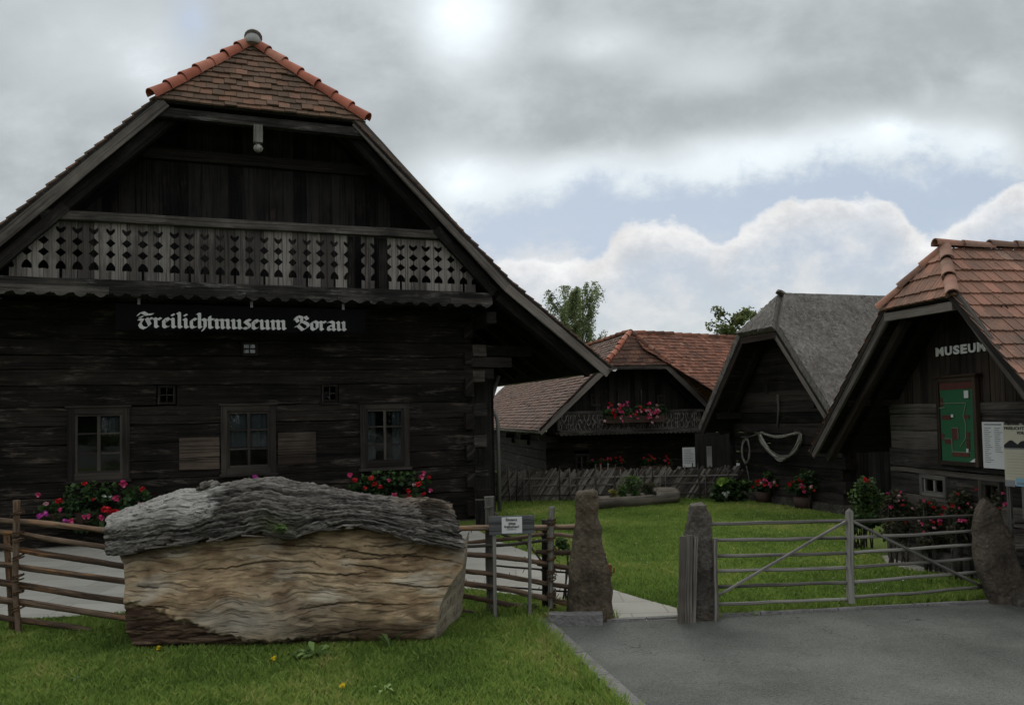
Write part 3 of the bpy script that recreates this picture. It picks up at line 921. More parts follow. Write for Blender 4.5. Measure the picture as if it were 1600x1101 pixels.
# ------------------------------------------------------------------ the big log house with the carved balcony
HF = Frame((-0.79, 16.5), rad(20))
house = fthing('log_house', 'big blackened log house with carved gable balcony and red ridge tiles, left of the gate', 'house', HF)
UC = -4.15
VF = -1.3
right_p = [(1.78, 7.545), (4.56, 4.70), (6.68, 3.05)]
left_p = [(1.78, 7.545), (4.56, 4.70), (6.68, 3.05)]
AX = -4.31     # the ridge sits a little left of the middle
G = Gable(AX, 9.20, [(o + .16, w) for o, w in right_p], [(o - .16, w) for o, w in left_p], VF, -0.2, 8.5, 1.78)

WB = [0.0, .30, .58, .86, 1.12, 1.44, 1.76, 2.09, 2.42, 2.80, 3.08, 3.33, 3.62, 3.95, 4.28]
WINS = [(-7.42, -6.44), (-4.91, -3.93), (-2.35, -1.37)]
OPEN = [(a + .02, b - .02, 1.12, 2.42) for a, b in WINS] + [(-4.55, -4.23, 3.33, 3.62), (-6.0, -5.66, 2.42, 2.80), (-3.09, -2.74, 2.42, 2.80)]
mb = MB()
log_courses(mb, -8.75, -0.03, WB, 0.0, 0.2, OPEN, jit=.014, wob=.016, ends=[0, 0.25], gap=0.013)
mb.build('log_wall', M['house'], house)
for i in range(1, len(WB) - 1, 2):     # log ends past the corner, lighter wood paints the light they catch
    mb = MB(); w_ = WB[i + 1] - WB[i]
    mb.beam((-.01, -.008 + .09, (WB[i] + WB[i + 1]) / 2), (.262 + random.uniform(-.03, .03), -.012 + .09, (WB[i] + WB[i + 1]) / 2 + random.uniform(-.01, .01)), .215, w_ * .82, up=Z, seg=3, wob=.022)
    mb.build('log_end', M['rail'], house)
mb = MB()   # side and back walls of plain logs
for i in range(len(WB) - 1):
    w0, w1 = WB[i] + .1, WB[i + 1] + .1
    for u in (-0.12, -8.62):
        mb.box(u - .09, u + .09, (.22 if u < -1 else -0.12 + .12 * (i % 2) * 3), 7.4, w0, w1 - .01, long='y', t=random.random())
    mb.box(-8.5, -.25, 7.2, 7.4, w0, w1 - .01, long='x', t=random.random())
mb.build('side_wall', M['house'], house)
mb = MB()
mb.box(-8.9, 0.12, -0.06, 7.5, -0.3, 0.02, long='x', t=.3)
mb.build('plinth', M['base'], house)
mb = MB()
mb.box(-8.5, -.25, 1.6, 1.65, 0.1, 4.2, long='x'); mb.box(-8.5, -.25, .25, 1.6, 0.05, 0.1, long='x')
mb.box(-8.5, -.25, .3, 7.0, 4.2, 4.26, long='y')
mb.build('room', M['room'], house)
mb = MB()
mb.prism([(-8.4, .09, 4.2), (.1, .09, 4.2), (.1, .09, 4.95), (UC, .09, 9.0), (-8.4, .09, 4.95)], (0, .03, 0)); mb.build('added_gable_backing', M['room'], house)  # dark sheet added behind the boards to stop light leaking through

rl = lambda u: 9.2 - abs(u - UC) * 1.0225 - 0.22      # under the rafters
mb = MB()
boards(mb, -8.1, -0.3, lambda u: 4.30, lambda u: min(7.75, rl(u)), 0.02, 0.05, 0.23)
mb.build('gable_boarding', M['gable'], house)
mb = MB()
mb.box(-6.2, -2.1, -0.09, 0.02, 6.92, 7.12, long='x', seg=10, wob=.006)
mb.build('gable_beam', M['eave'], house)

# roof: tiles, deck, ridge tiles, barge boards, rafters
mb = MB()
TW, CH = 0.2, 0.165
for i, (O, U, V, reg) in enumerate(G.planes()):
    roof_tiles(mb, O, U, V, reg, TW if i == 4 else 0.26, CH if i == 4 else 0.2, 0.032 if i == 4 else 0.03, jit=0.011 if i == 4 else .007)
roof = mb.build('roof', M['tile_main'], house, recalc=False)
mb = MB(); G.deck(mb, 0.05, .4)
mb.build('roof_deck', M['eave'], roof)
pR, pL, pA = Vector((UC + 1.80, VF - .03, 7.56)), Vector((UC - 1.80, VF - .03, 7.56)), Vector((AX, -0.2, 9.23))
ridge_run(roof, 'ridge_tile', pL, pA, 7, 0.102, M['tile_ridge'], up=Vector((-.35, -.5, .8)))
ridge_run(roof, 'ridge_tile', pR, pA, 7, 0.102, M['tile_ridge'], up=Vector((.35, -.5, .8)))
ridge_run(roof, 'ridge_tile', (AX, 8.4, 9.21), (AX, 0.0, 9.21), 20, 0.115, M['tile_ridge'])
mb = MB()
mb.tube([pA + Vector((0.02, -.08, -.10)), pA + Vector((0.02, -.06, .03)), pA + Vector((.02, -.04, .085))], [0.17, 0.15, 0.125], 14, wob=.012)
mb.build('mortar_cap', M['concrete'], roof)
mb = MB()
mb.tube([pA + Vector((0.03, -.05, .08)), pA + Vector((.03, -.03, .11))], [0.165, 0.16], 16)
mb.build('metal_cap', M['metal'], roof)


def prof_pt(sg, o, w, v, dn=0.0):
    return Vector((UC + sg * o, v, w - dn))


def rake(sg, o0, w0, o1, w1, v, w, h, dn, m, name, parent=house, seg=14, wob=.006):
    a, b = prof_pt(sg, o0, w0, v), prof_pt(sg, o1, w1, v)
    d = (b - a).normalized(); n = Vector((-d.z * sg, 0, d.x * sg)) if True else None
    if n.z < 0: n = -n
    mb = MB()
    mb.beam(a - n * dn, b - n * dn, w, h, up=n, seg=seg, wob=wob)
    return mb.build(name, m, parent)


for sg in (-1, 1):
    rake(sg, 1.70, 7.62, 4.57, 4.69, VF + .03, .045, .21, .125, M['barge'], 'barge_board')
    rake(sg, 4.55, 4.71, 6.70, 3.035, VF + .03, .045, .21, .125, M['barge'], 'barge_board')
    rake(sg, 1.75, 7.57, 4.57, 4.69, VF + .30, .16, .2, .30, M['eave'], 'verge_rafter', wob=.012)
    rake(sg, 4.55, 4.71, 6.5, 3.19, VF + .30, .16, .2, .30, M['eave'], 'verge_rafter', wob=.012)
    # boxed soffit strip between gable wall and verge
    for v in (-0.35, .5, 1.5, 2.5, 3.5, 4.5, 5.6, 6.8):
        rake(sg, .35, 8.9, 4.57, 4.69, v, .13, .17, .15, M['eave'], 'rafter', seg=3)
        rake(sg, 4.45, 4.79, 6.45, 3.23, v, .13, .17, .15, M['eave'], 'rafter', seg=4)
mb = MB()
mb.beam((UC - 1.75, VF + .12, 7.36), (UC + 1.75, VF + .12, 7.36), .14, .16, seg=12, wob=.008)
mb.build('hip_beam', M['rail'], house)
mb = MB()     # pale turned pendant under the hip
pc = HF.px(403, 200, VF + .12)[0]
mb.box(pc - .075, pc + .075, VF + .03, VF + .19, 6.99, 7.30, long='z', seg=3, wob=.004)
hb = mb.build('hip_pendant', M['pole'], house)
mb = MB()
zs = [(6.99, .05), (6.965, .035), (6.94, .07), (6.90, .085), (6.86, .07), (6.835, .03)]
mb.tube([(pc, VF + .11, z) for z, r in zs], [r for z, r in zs], 12)
mb.build('turned_knob', M['pole'], hb)

# projecting purlins, eave corbels under the right eave
for k, (u, w) in enumerate(((-1.05, 5.28), (.1, 4.15), (-7.25, 5.28))):
    mb = MB(); mb.beam((u, VF + .35, w - .1), (u, 1.0, w - .1), .2, .22, seg=6, wob=.01)
    mb.build('purlin', M['eave'], house)
for k, v in enumerate((0.1, 1.7, 3.4)):
    mb = MB()
    for q, (L, dz) in enumerate(((.45, 0), (.85, .24), (1.3, .48))):
        mb.beam((-.2, v, 3.0 + dz), (L, v, 3.0 + dz), .18, .21, seg=3, wob=.01)
    mb.build('corbel', M['eave'], house)
mb = MB()
mb.beam((2.38, VF + .06, 3.05), (2.38, 8.3, 3.05), .16, .17, seg=24, wob=.01)
mb.build('eave_board', M['eave'], house)
mb = MB()
ga, gb = Vector((2.52, VF - .12, 3.02)), Vector((2.52, 8.4, 3.0))
n0 = 9
pts = []
for i in range(n0):
    a = math.pi * i / (n0 - 1)
    pts.append((math.cos(a) * .065, -math.sin(a) * .06))
for i in range(n0 - 1):
    for f0, f1 in ((0, 1),):
        mb.poly([ga + Vector((pts[i][0], 0, pts[i][1])), ga + Vector((pts[i + 1][0], 0, pts[i + 1][1])), gb + Vector((pts[i + 1][0], 0, pts[i + 1][1])), gb + Vector((pts[i][0], 0, pts[i][1]))], sm=True)
mb.build('gutter', M['metal'], house, recalc=False)

# balcony
BV = -1.1
bal = None
mb = MB()
mb.box(-8.5, .05, BV, -0.02, 4.36, 4.44, long='x', seg=4)
bal = mb.build('balcony', M['eave'], house)
mb = MB()
mb.beam((-7.62, BV + .02, 5.535), (-.95, BV + .02, 5.575), .14, .15, seg=26, wob=.008)
mb.build('handrail', M['rail'], bal)
mb = MB()      # beam with scalloped fascia board below
mb.beam((-8.6, BV + .03, 4.43), (.06, BV + .03, 4.43), .14, .14, seg=30, wob=.008)
mb.build('floor_beam', M['rail'], bal)
x = -8.62
while x < 0.05:
    x1 = min(.06, x + random.uniform(1.1, 2.2))
    n = max(2, int((x1 - x) / 0.26)); sw_ = (x1 - x) / n
    base = 4.225 + random.uniform(-.025, .015)
    pts = [(x + .004, BV - .06, 4.37), (x1 - .004, BV - .06, 4.37)]
    for i in range(n):
        for f, dz in ((0.0, .055), (.06, .03), (.14, .042), (.3, 0.0), (.5, -.018), (.7, 0.0), (.86, .042), (.94, .03)):
            xx = x1 - sw_ * (i + f)
            pts.append((min(x1 - .004, xx), BV - .06, base + dz + random.uniform(-.012, .012)))
    pts.append((x + .004, BV - .06, base + .05))
    mb = MB(); mb.prism(pts, (0, .028, 0), random.random() * .7, grain=0)
    mb.build('fascia_board', M['rail'], bal)
    x = x1
# carved boards: the cut-outs are notches in both edges of neighbouring boards
PITCH = 0.245


def edge_profile(sp_=False, wear=0.0):
    """(notch depth, height) from bottom to top: spade, diamond, diamond, heart"""
    e = [(0.004, 4.50)]
    if sp_: e += [(.022, 4.52), (.022, 4.665)]
    else: e += [(.004, 4.665)]
    e += [(.070, 4.655), (.082, 4.69), (.07, 4.735), (.026, 4.79), (.004, 4.80)]
    e += [(.004, 4.865), (.084, 4.935), (.004, 5.005)]
    e += [(.004, 5.055), (.084, 5.125), (.004, 5.195)]
    e += [(.004, 5.25), (.036, 5.272), (.074, 5.315), (.078, 5.35), (.058, 5.37), (.028, 5.345), (.004, 5.33), (.004, 5.48)]
    return e


mb = MB()
nb = int(7.6 / PITCH)
u0 = -8.085
sp_flags = [random.random() < .35 for _ in range(nb + 2)]
SKIP = {21, 23}
for i in range(nb + 1):
    ul, ur = u0 + i * PITCH, u0 + (i + 1) * PITCH
    um = (ul + ur) / 2
    if any(abs(um - s) < .12 for s in (-2.66, -2.04)): continue
    L, R = edge_profile(sp_flags[i]), edge_profile(sp_flags[i + 1])
    k = random.uniform(.85, 1.1)
    pts = [(ul + d * k, BV + .05, z) for d, z in L] + [(ur - d * k, BV + .05, z) for d, z in R[::-1]]
    lim = min(9.36 - 1.0225 * abs(ul - UC), 9.36 - 1.0225 * abs(ur - UC)) - 0.3
    tt = random.random()
    if lim > 5.5: mb.prism(pts, (0, .026, 0), tt, grain=2)
    else:
        bm2 = MB(); bm2.prism(pts, (0, .026, 0), tt, grain=2)
        cut = MB()
        sg = 1 if um > UC else -1
        for f, uvv in zip(bm2.f, bm2.uv):
            P = [bm2.v[q] for q in f]
            out = []
            g = lambda p: (9.36 - 1.0225 * abs(p.x - UC) - 0.34) - p.z
            for q in range(len(P)):
                a, b = P[q - 1], P[q]; ga_, gb_ = g(a), g(b)
                ua, ub = Vector(uvv[q - 1]), Vector(uvv[q])
                if (ga_ >= 0) != (gb_ >= 0):
                    fr_ = ga_ / (ga_ - gb_); out.append((a.lerp(b, fr_), ua.lerp(ub, fr_)))
                if gb_ >= 0: out.append((b, ub))
            if len(out) > 2: mb.poly([p for p, _ in out], [tuple(q) for _, q in out], tt)
mb.build('carved_boards', M['greyboard'], bal)
for uu in (-2.66, -2.04):
    mb = MB(); mb.box(uu - .075, uu + .075, BV + .09, BV + .19, 4.45, 5.47, long='z', seg=4, wob=.006)
    mb.build('balcony_post', M['eave'], bal)
for sg in (-1, 1):      # slanting beams that close the railing under the roof slope
    rake(sg, 3.15, 5.72, 4.30, 4.54, BV - .02, .1, .17, .06, M['eave'], 'brace', bal, wob=.006)

# ground-floor windows and small square ones
for k, (a, b) in enumerate(WINS):
    cur = None
    if k == 1: cur = [(0.03, .97, .36, .98, M['curtain'])]
    if k == 0: cur = [(.55, .95, .62, .95, M['curtain'])]  # sheet stands in for the reflections in the left window
    if k == 2: cur = [(.02, .28, .05, .95, M['curtain']), (.72, .97, .05, .95, M['curtain'])]
    window(house, a, b, 1.14, 2.41, 0, .11, curtain=cur, cap=True, proud=.055,
           label=('window with white reflections drawn as a sheet behind its panes', 'window with blue-grey curtain drawn over its upper panes', 'window with dark panes by the house corner')[k])
sm = M['frame']
w1_ = window(house, -4.54, -4.24, 3.345, 3.605, 0, .03, rows=2, curtain=[(0.02, .98, .0, 1.0, M['paper'])], sill=False, proud=-.01, bar=.03, sw=.02, label='small square window under the sign')
window(house, -5.98, -5.68, 2.45, 2.79, 0, .03, rows=2, sill=False, proud=-.02, bar=.014, sw=.012, fmat=M['house'], sashmat=M['frame'], label='small square dark window')
window(house, -3.07, -2.76, 2.45, 2.79, 0, .03, rows=2, sill=True, proud=-.02, bar=.016, sw=.014, fmat=M['house'], sashmat=M['frame'], curtain=[(0.02, .45, .2, .6, M['curtain'])], label='small square window with a pale sill')
for a, b, c, d in (((280, 684), (343, 713), 0, 0), ((280, 716), (343, 732), 0, 0), ((434, 676), (494, 708), 0, 0), ((434, 711), (494, 724), 0, 0)):
    p, q = HF.px(a[0], a[1], -.03), HF.px(b[0], b[1], -.03)
    mb = MB(); mb.box(p[0], q[0], -.045, .02, q[1], p[1], long='x', seg=4, wob=.006)
    mb.build('repair_plank', M['palewood'], house)

# porch post, side boards and rain pipe at the back right of the house
pp = HF.gnd(766, 799)
mb = MB(); mb.box(pp.x - .16, pp.x + .06, pp.y - .1, pp.y + .1, 0, 3.1, long='z', seg=8, wob=.01)
mb.build('porch_post', M['eave'], house)
mb = MB(); boards(mb, -.1, pp.x - .05, lambda u: 0.0, lambda u: 3.1, .62, .05, .2); mb.build('porch_wall', M['gable'], house)
mb = MB(); mb.box(pp.x - .17, pp.x + .05, pp.y - .16, pp.y - .105, 0, 1.02, long='z', seg=4, wob=.004)
mb.build('brown_door_board', M['brownpost'], house)
pd = HF.gnd(778, 800)
mb = MB()
z1 = HF.loc(at_depth(775, 660, HF.o.y + 2)).z
mb.tube([(pd.x, pd.y - .12, 0), (pd.x, pd.y - .12, 1.95), (pd.x - .03, pd.y - .12, 2.1), (pd.x - .13, pd.y - .11, 2.25), (pd.x - .14, pd.y - .1, 2.45), (pd.x + .05, pd.y - .1, 3.0)], .042, 10)
mb.build('drainpipe', M['metal'], house)
# fence-side timber block at the corner
mb = MB()
cb = HF.gnd(742, 818)
mb.box(-.02, .26, -.32, -.06, 0.0, .62, long='z', seg=3, wob=.012)
mb.build('corner_block', M['house'], house)


# ------------------------------------------------------------------ the hanging sign with broken-script lettering
def nib_text(parent, m, text, origin, ux, uz, size, depth, out, width=None):
    nib = (.052, .036)

    def minim(x): return [(x - .11, .93), (x, .84), (x, .14), (x + .12, .02)]
    gl = {
        'i': ([minim(.12), [(.06, 1.36), (.16, 1.26)]], .40),
        'l': ([[(.02, 1.55), (.12, 1.45), (.12, .14), (.24, .02)]], .40),
        'r': ([minim(.12), [(.18, .80), (.30, .94), (.42, .82)]], .54),
        'e': ([[(.24, .97), (.08, .80), (.08, .18), (.22, .02), (.42, .16)], [(.24, .97), (.40, .78), (.12, .50)]], .54),
        'c': ([[(.24, .97), (.08, .80), (.08, .18), (.22, .02), (.40, .16)], [(.22, .97), (.38, .84)]], .48),
        'h': ([[(.0, 1.5), (.12, 1.45), (.12, .14), (.22, .04)], [(.18, .80), (.34, .96), (.48, .82), (.48, .12), (.30, -.28)]], .66),
        't': ([[(.12, 1.24), (.12, .16), (.24, .02), (.36, .12)], [(-.02, .92), (.36, .92)]], .46),
        'm': ([minim(.12), minim(.48), minim(.84), [(.14, .80), (.36, .95)], [(.50, .80), (.72, .95)]], 1.10),
        'u': ([minim(.12), minim(.50), [(.22, .02), (.44, .16)]], .76),
        's': ([[(.46, .86), (.28, .97), (.10, .80), (.42, .40), (.42, .16), (.24, .02), (.04, .14)]], .58),
        'o': ([[(.28, .97), (.08, .80), (.08, .18), (.26, .02), (.46, .20), (.46, .80), (.28, .97)]], .62),
        'a': ([[(.06, .84), (.26, .97), (.46, .82), (.46, .14), (.58, .02)], [(.44, .54), (.12, .44), (.08, .16), (.22, .02), (.42, .20)]], .70),
        'F': ([[(.02, 1.16), (.12, 1.40), (.32, 1.50), (.58, 1.27), (.94, 1.34)], [(.08, .80), (.32, .74), (.14, .30), (.24, .0), (.46, -.12), (.76, .26), (.55, .92)], [(.75, .94), (.88, .84)], [(.14, 1.02), (.32, 1.05)]], 1.0),
        'V': ([[(.03, 1.10), (.08, 1.30), (.22, 1.44), (.50, 1.34), (.50, .82), (.28, .58)], [(.09, 1.22), (.26, .84)], [(.0, .26), (.22, .46), (.58, -.02), (.96, .34), (.92, .62), (.60, .90)], [(.58, 1.26), (.74, 1.44), (.92, 1.12)]], 1.12),
        ' ': ([], .50)}
    total = sum(gl[c][1] for c in text)
    SXm = width / total; SZm = size
    x = 0; k = 0
    for ch in text:
        st, adv = gl[ch]
        mb = MB()
        for s in st:
            for (ax, az), (bx, bz) in zip(s[:-1], s[1:]):
                k += 1
                ax, az, bx, bz = ax * SXm, az * SZm, bx * SXm, bz * SZm
                q = [(ax - nib[0] / 2, az - nib[1] / 2), (ax + nib[0] / 2, az + nib[1] / 2), (bx + nib[0] / 2, bz + nib[1] / 2), (bx - nib[0] / 2, bz - nib[1] / 2)]
                dx, dz = bx - ax, bz - az; L = math.hypot(dx, dz); hx, hz = -dz / L * .006, dx / L * .006
                q2 = [(ax - hx, az - hz), (ax + hx, az + hz), (bx + hx, bz + hz), (bx - hx, bz - hz)]
                for qq, dd in ((q, depth + .0006 * (k % 9)), (q2, depth * .8 + .0006 * (k % 7))):
                    P = [origin + ux * (x * SXm + px_) + uz * pz_ for px_, pz_ in qq]
                    mb.prism(P, out * dd, .5, grain=0)
        if st: mb.build('letter', m, parent)
        x += adv


sg_ = fthing('hanging_sign', 'long black board with grey broken-script lettering hung below the big balcony', 'sign', HF)
SV = -1.02
tl, br_ = HF.px(180, 472, SV), HF.px(571, 521, SV)
mb = MB(); mb.box(tl[0], br_[0], SV, SV + .035, br_[1], tl[1] - .02, long='x', seg=8, wob=.002, t=.4)
mb.build('board', M['signboard'], sg_)
a, b = HF.px(213, 511, SV), HF.px(541, 514, SV)
nib_text(sg_, M['signtext'], 'Freilichtmuseum Vorau', Vector((a[0] + .02, SV - .002, a[1])), X, Vector((0, 0, 1)), .168, .006, Vector((0, -1, 0)), width=(b[0] - a[0]) * 1.0)
for px_ in (217, 393, 536):
    u = HF.px(px_, 470, SV)[0]
    mb = MB(); mb.box(u - .022, u + .022, SV - .012, SV - .001, tl[1] - .03, tl[1] + .08, long='z', seg=2)
    mb.box(u - .022, u + .022, SV - .001, SV + .12, tl[1] + .07, tl[1] + .082, long='y')
    mb.build('hanger', M['iron'], sg_)


# ------------------------------------------------------------------ geranium boxes
def flower_box(fr, name, label, u0, u1, v, w, blobs, n, heads, group=None, planter=True, leaf='leaf_dark', L=.085, r=.05):
    um = (u0 + u1) / 2
    o = fr.o + fr.u * um + fr.v * v + Z * w
    root = thing(name, label, 'flower box' if planter else 'flowers', o, fr.a, group)
    if planter:
        mb = MB(); mb.box(u0 - um, u1 - um, -.1, .1, -.19, 0, long='x', seg=6, wob=.003)
        mb.build('planter', M['clay'], root)
    bl = [((c[0] - um, c[1], c[2]), R) for c, R in blobs]
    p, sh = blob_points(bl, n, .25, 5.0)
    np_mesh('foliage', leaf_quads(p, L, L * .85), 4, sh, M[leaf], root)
    for (px_, py_, kind, k) in heads:
        uu, ww = fr.px(px_, py_, v - .22)
        flower_head(root, (uu - um, -.22 + random.uniform(-.03, .03), ww - w), kind, r * k)
    return root


fr = HF
hb1 = [(75, 803, 'pink', .8), (68, 803, 'magenta', .8), (100, 758, 'pink', .7)]
heads = [(59, 773, 'pink', .8), (72, 786, 'palepink', .8), (93, 782, 'red', 1.1), (94, 796, 'pink', .8), (62, 806, 'magenta', 1.0), (71, 802, 'magenta', 1.0), (102, 814, 'magenta', 1.0), (112, 813, 'pink', .9), (132, 755, 'red', .9),
         (145, 780, 'red', .6), (131, 807, 'pink', .7), (138, 806, 'pink', .8), (158, 808, 'pink', 1.0), (165, 795, 'red', 1.4), (179, 799, 'red', 1.3), (174, 799, 'red', 1.2), (181, 779, 'pink', 1.2), (192, 755, 'pink', 1.3), (218, 787, 'palepink', .8), (223, 763, 'red', .9), (163, 774, 'white', .7), (172, 776, 'white', .6), (205, 800, 'pink', .9)]
p = HF.px(145, 790, -.25); q = HF.px(60, 800, -.25); s_ = HF.px(232, 780, -.25)
bl = [((p[0], -.02, p[1] + .1), (.62, .26, .33)), ((p[0] - .5, 0, p[1] - .1), (.4, .24, .22)), ((p[0] + .55, 0, p[1] + .05), (.4, .24, .25)), ((p[0], .0, p[1] - .25), (.75, .24, .2))]
flower_box(HF, 'flower_box', 'box of red and magenta geraniums under the leftmost log house window', p[0] - .72, p[0] + .72, -.28, .62, [((c[0], c[1], c[2] - .62), R) for c, R in bl], 2600, heads, 'geranium boxes under the log house windows')
p = HF.px(398, 760, -.25)
bl = [((p[0], 0, p[1] - .05), (.65, .22, .24)), ((p[0] - .4, 0, p[1] - .1), (.3, .2, .2))]
flower_box(HF, 'flower_box', 'geranium box mostly hidden behind the bark of the giant log, one magenta bloom showing', p[0] - .6, p[0] + .6, -.28, .62, [((c[0], c[1], c[2] - .62), R) for c, R in bl], 900,
           [(398, 745, 'magenta', 1.0), (451, 752, 'pink', .8), (366, 757, 'red', .8)], 'geranium boxes under the log house windows')
p = HF.px(608, 755, -.25)
heads = [(546, 742, 'pink', 1.0), (553, 750, 'red', 1.1), (579, 747, 'red', 1.1), (585, 755, 'red', 1.0), (594, 760, 'red', .9), (607, 750, 'pink', .7), (616, 773, 'pink', 1.0), (637, 766, 'red', 1.1), (640, 775, 'red', .9), (647, 757, 'palepink', .7), (654, 756, 'red', 1.2), (660, 745, 'pink', 1.1), (662, 739, 'pink', .9), (671, 745, 'red', .8), (662, 771, 'red', .8), (673, 766, 'pink', .8), (570, 762, 'red', .7)]
bl = [((p[0], 0, p[1] + .02), (.62, .22, .24)), ((p[0] - .5, 0, p[1] - .0), (.3, .2, .18)), ((p[0] + .45, 0, p[1]), (.35, .2, .2)), ((p[0] + .1, 0, p[1] - .25), (.55, .2, .15))]
flower_box(HF, 'flower_box', 'box of bright red geraniums under the window nearest the log house corner', p[0] - .62, p[0] + .62, -.28, .62, [((c[0], c[1], c[2] - .62), R) for c, R in bl], 2300, heads, 'geranium boxes under the log house windows')


# ------------------------------------------------------------------ far house with the flowered balcony
FF = Frame((1.26, 22.5), rad(10.5))
far = fthing('farmhouse', 'dark farmhouse with red tiled half-hip roof and flowered balcony at the back of the lawn', 'house', FF)
FC = 2.09; FV = -0.9
GF = Gable(FC, 4.40, [(.94, 3.43), (2.9, 1.55)], [(.94, 3.43), (2.86, 1.70)], FV, -.35, 15.0, .94)
mb = MB()
for i, (O, U, V, reg) in enumerate(GF.planes()):
    roof_tiles(mb, O, U, V, reg, .155, .135, .02, jit=.007)
froof = mb.build('roof', M['tile_far_dark'], far, recalc=False)
mb = MB(); GF.deck(mb, .05, .4); mb.build('roof_deck', M['eave'], froof)
fA = Vector((FC, -.35, 4.42))
ridge_run(froof, 'ridge_tile', (FC - .96, FV - .02, 3.44), fA, 7, .07, M['tile_ridge'], up=Vector((-.3, -.5, .8)), lift=.012)
ridge_run(froof, 'ridge_tile', (FC + .96, FV - .02, 3.44), fA, 7, .07, M['tile_far'], up=Vector((.3, -.5, .8)), lift=.012)
ridge_run(froof, 'ridge_tile', (FC, 14.8, 4.41), fA + Vector((0, .05, 0)), 26, .07, M['tile_far'], lift=.012)

# side wing: its ridge leaves the hip point and runs to the right
pw = at_depth(1140, 527, 20); d_ = (pw - EYE); tt = (4.40 - 2.1) / d_.z
pw = FF.loc(EYE + d_ * tt)
wdir = Vector((pw.x - FC, pw.y + .35, 0)).normalized()
wl = 9.0
wn = Vector((wdir.y, -wdir.x, 0))          # towards the viewer
A_ = Vector((FC + .03, -.30, 4.40))
slope = Vector((wn.x, wn.y, -1.0)).normalized()
O = A_ + slope * 4.2
mb = MB()
reg = [(0, 0), (wl, 0), (wl, 4.2), (0, 4.2)]
# keep the wing behind the gable front
lowcut = 4.2 - 2.75
roof_tiles(mb, O, wdir, -slope, [(.8 * (4.2 - lowcut) - .55, lowcut), (wl, lowcut), (wl, 4.2), (0, 4.2), (0, 3.5)], .155, .135, .02, jit=.007)
roof_tiles(mb, A_ + wdir * wl + (Vector((-wn.x, -wn.y, -1.0)).normalized()) * 3.0, -wdir, -(Vector((-wn.x, -wn.y, -1.0)).normalized()), [(0, 0), (wl - 1.5, 0), (wl, 3.0), (0, 3.0)], .155, .135, .02)
wroof = mb.build('wing_roof', M['tile_far'], far, recalc=False)
ridge_run(wroof, 'ridge_tile', A_ + wdir * wl, A_ + wdir * .15, 24, .065, M['tile_far'], lift=.012)
mb = MB()
N_ = wdir.cross(-slope)
mb.prism([O + wdir * a - slope * b - N_ * .03 for a, b in [(.8 * (4.2 - lowcut) - .5, lowcut), (wl, lowcut), (wl, 4.15), (.05, 4.15), (.05, 3.5)]], -N_ * .05, .4)
mb.build('roof_deck', M['eave'], wroof)
mb = MB()
for i in range(8):
    b = A_ + wdir * (3.6) + wn * 1.9
    b2 = A_ + wdir * wl + wn * 1.9
    mb.beam((b.x, b.y, .12 + .27 * i), (b2.x, b2.y, .12 + .27 * i), .2, .26, up=Z, seg=5, wob=.01)
mb.build('wing_wall', M['house'], far)

FWB = [0.0] + [.02 + .27 * (i + 1) for i in range(6)]
fop = []
def fpx(x, y, v=0): return FF.px(x, y, v)
lw0, lw1 = fpx(897, 709), fpx(921, 740)
mb = MB(); log_courses(mb, -.35, 4.6, FWB, 0, .18, [(lw0[0], lw1[0], .3, 1.1)], ends=[0, .15], gap=.008)
mb.build('log_wall', M['house'], far)
mb = MB()
for i in range(6): mb.box(-.33, -.15, .2, 14, FWB[i] + .02, FWB[i + 1], long='y', t=random.random())
mb.build('side_wall', M['house'], far)
fr_ = lambda u: min(4.05, 4.40 - abs(u - FC) * .96 - .14)
mb = MB(); boards(mb, -.3, 4.5, lambda u: 1.60, fr_, 0.03, .05, .17)
mb.build('gable_boarding', M['gable'], far)
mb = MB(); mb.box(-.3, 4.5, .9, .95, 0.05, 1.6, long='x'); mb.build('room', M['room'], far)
for sg, lo in ((-1, (2.86, 1.70)), (1, (2.9, 1.55))):
    a, b = Vector((FC + sg * .9, FV + .02, 3.47)), Vector((FC + sg * lo[0], FV + .02, lo[1]))
    d = (b - a).normalized(); n = Vector((-d.z, 0, d.x)); n = n if n.z > 0 else -n
    mb = MB(); mb.beam(a - n * .085, b - n * .085, .04, .15, up=n, seg=8, wob=.004); mb.build('barge_board', M['barge'], far)
    for v in (-.3, .7, 1.8, 3, 4.4, 6):
        mb = MB(); mb.beam(a + Y * (v - FV) - n * .12, b + Y * (v - FV) - n * .12, .1, .12, up=n, seg=2); mb.build('rafter', M['eave'], far)
mb = MB(); mb.beam((FC - .95, FV + .05, 3.37), (FC + .95, FV + .05, 3.37), .1, .1, seg=6, wob=.004); mb.build('hip_beam', M['rail'], far)
mb = MB(); mb.beam((FC - 2.83, FV + .0, 1.68), (FC - 2.83, 14.8, 1.68), .05, .1, seg=12, wob=.004); mb.build('eave_board', M['barge'], far)
# corbels that carry the left eave, under-eave gallery post
for v in (-.3, 2.4, 5.0):
    mb = MB()
    mb.beam((-.1, v, 1.45), (-.62, v, 1.45), .16, .16, seg=2, wob=.008); mb.beam((-.1, v, 1.28), (-.42, v, 1.28), .16, .15, seg=2, wob=.008)
    mb.build('corbel', M['eave'], far)
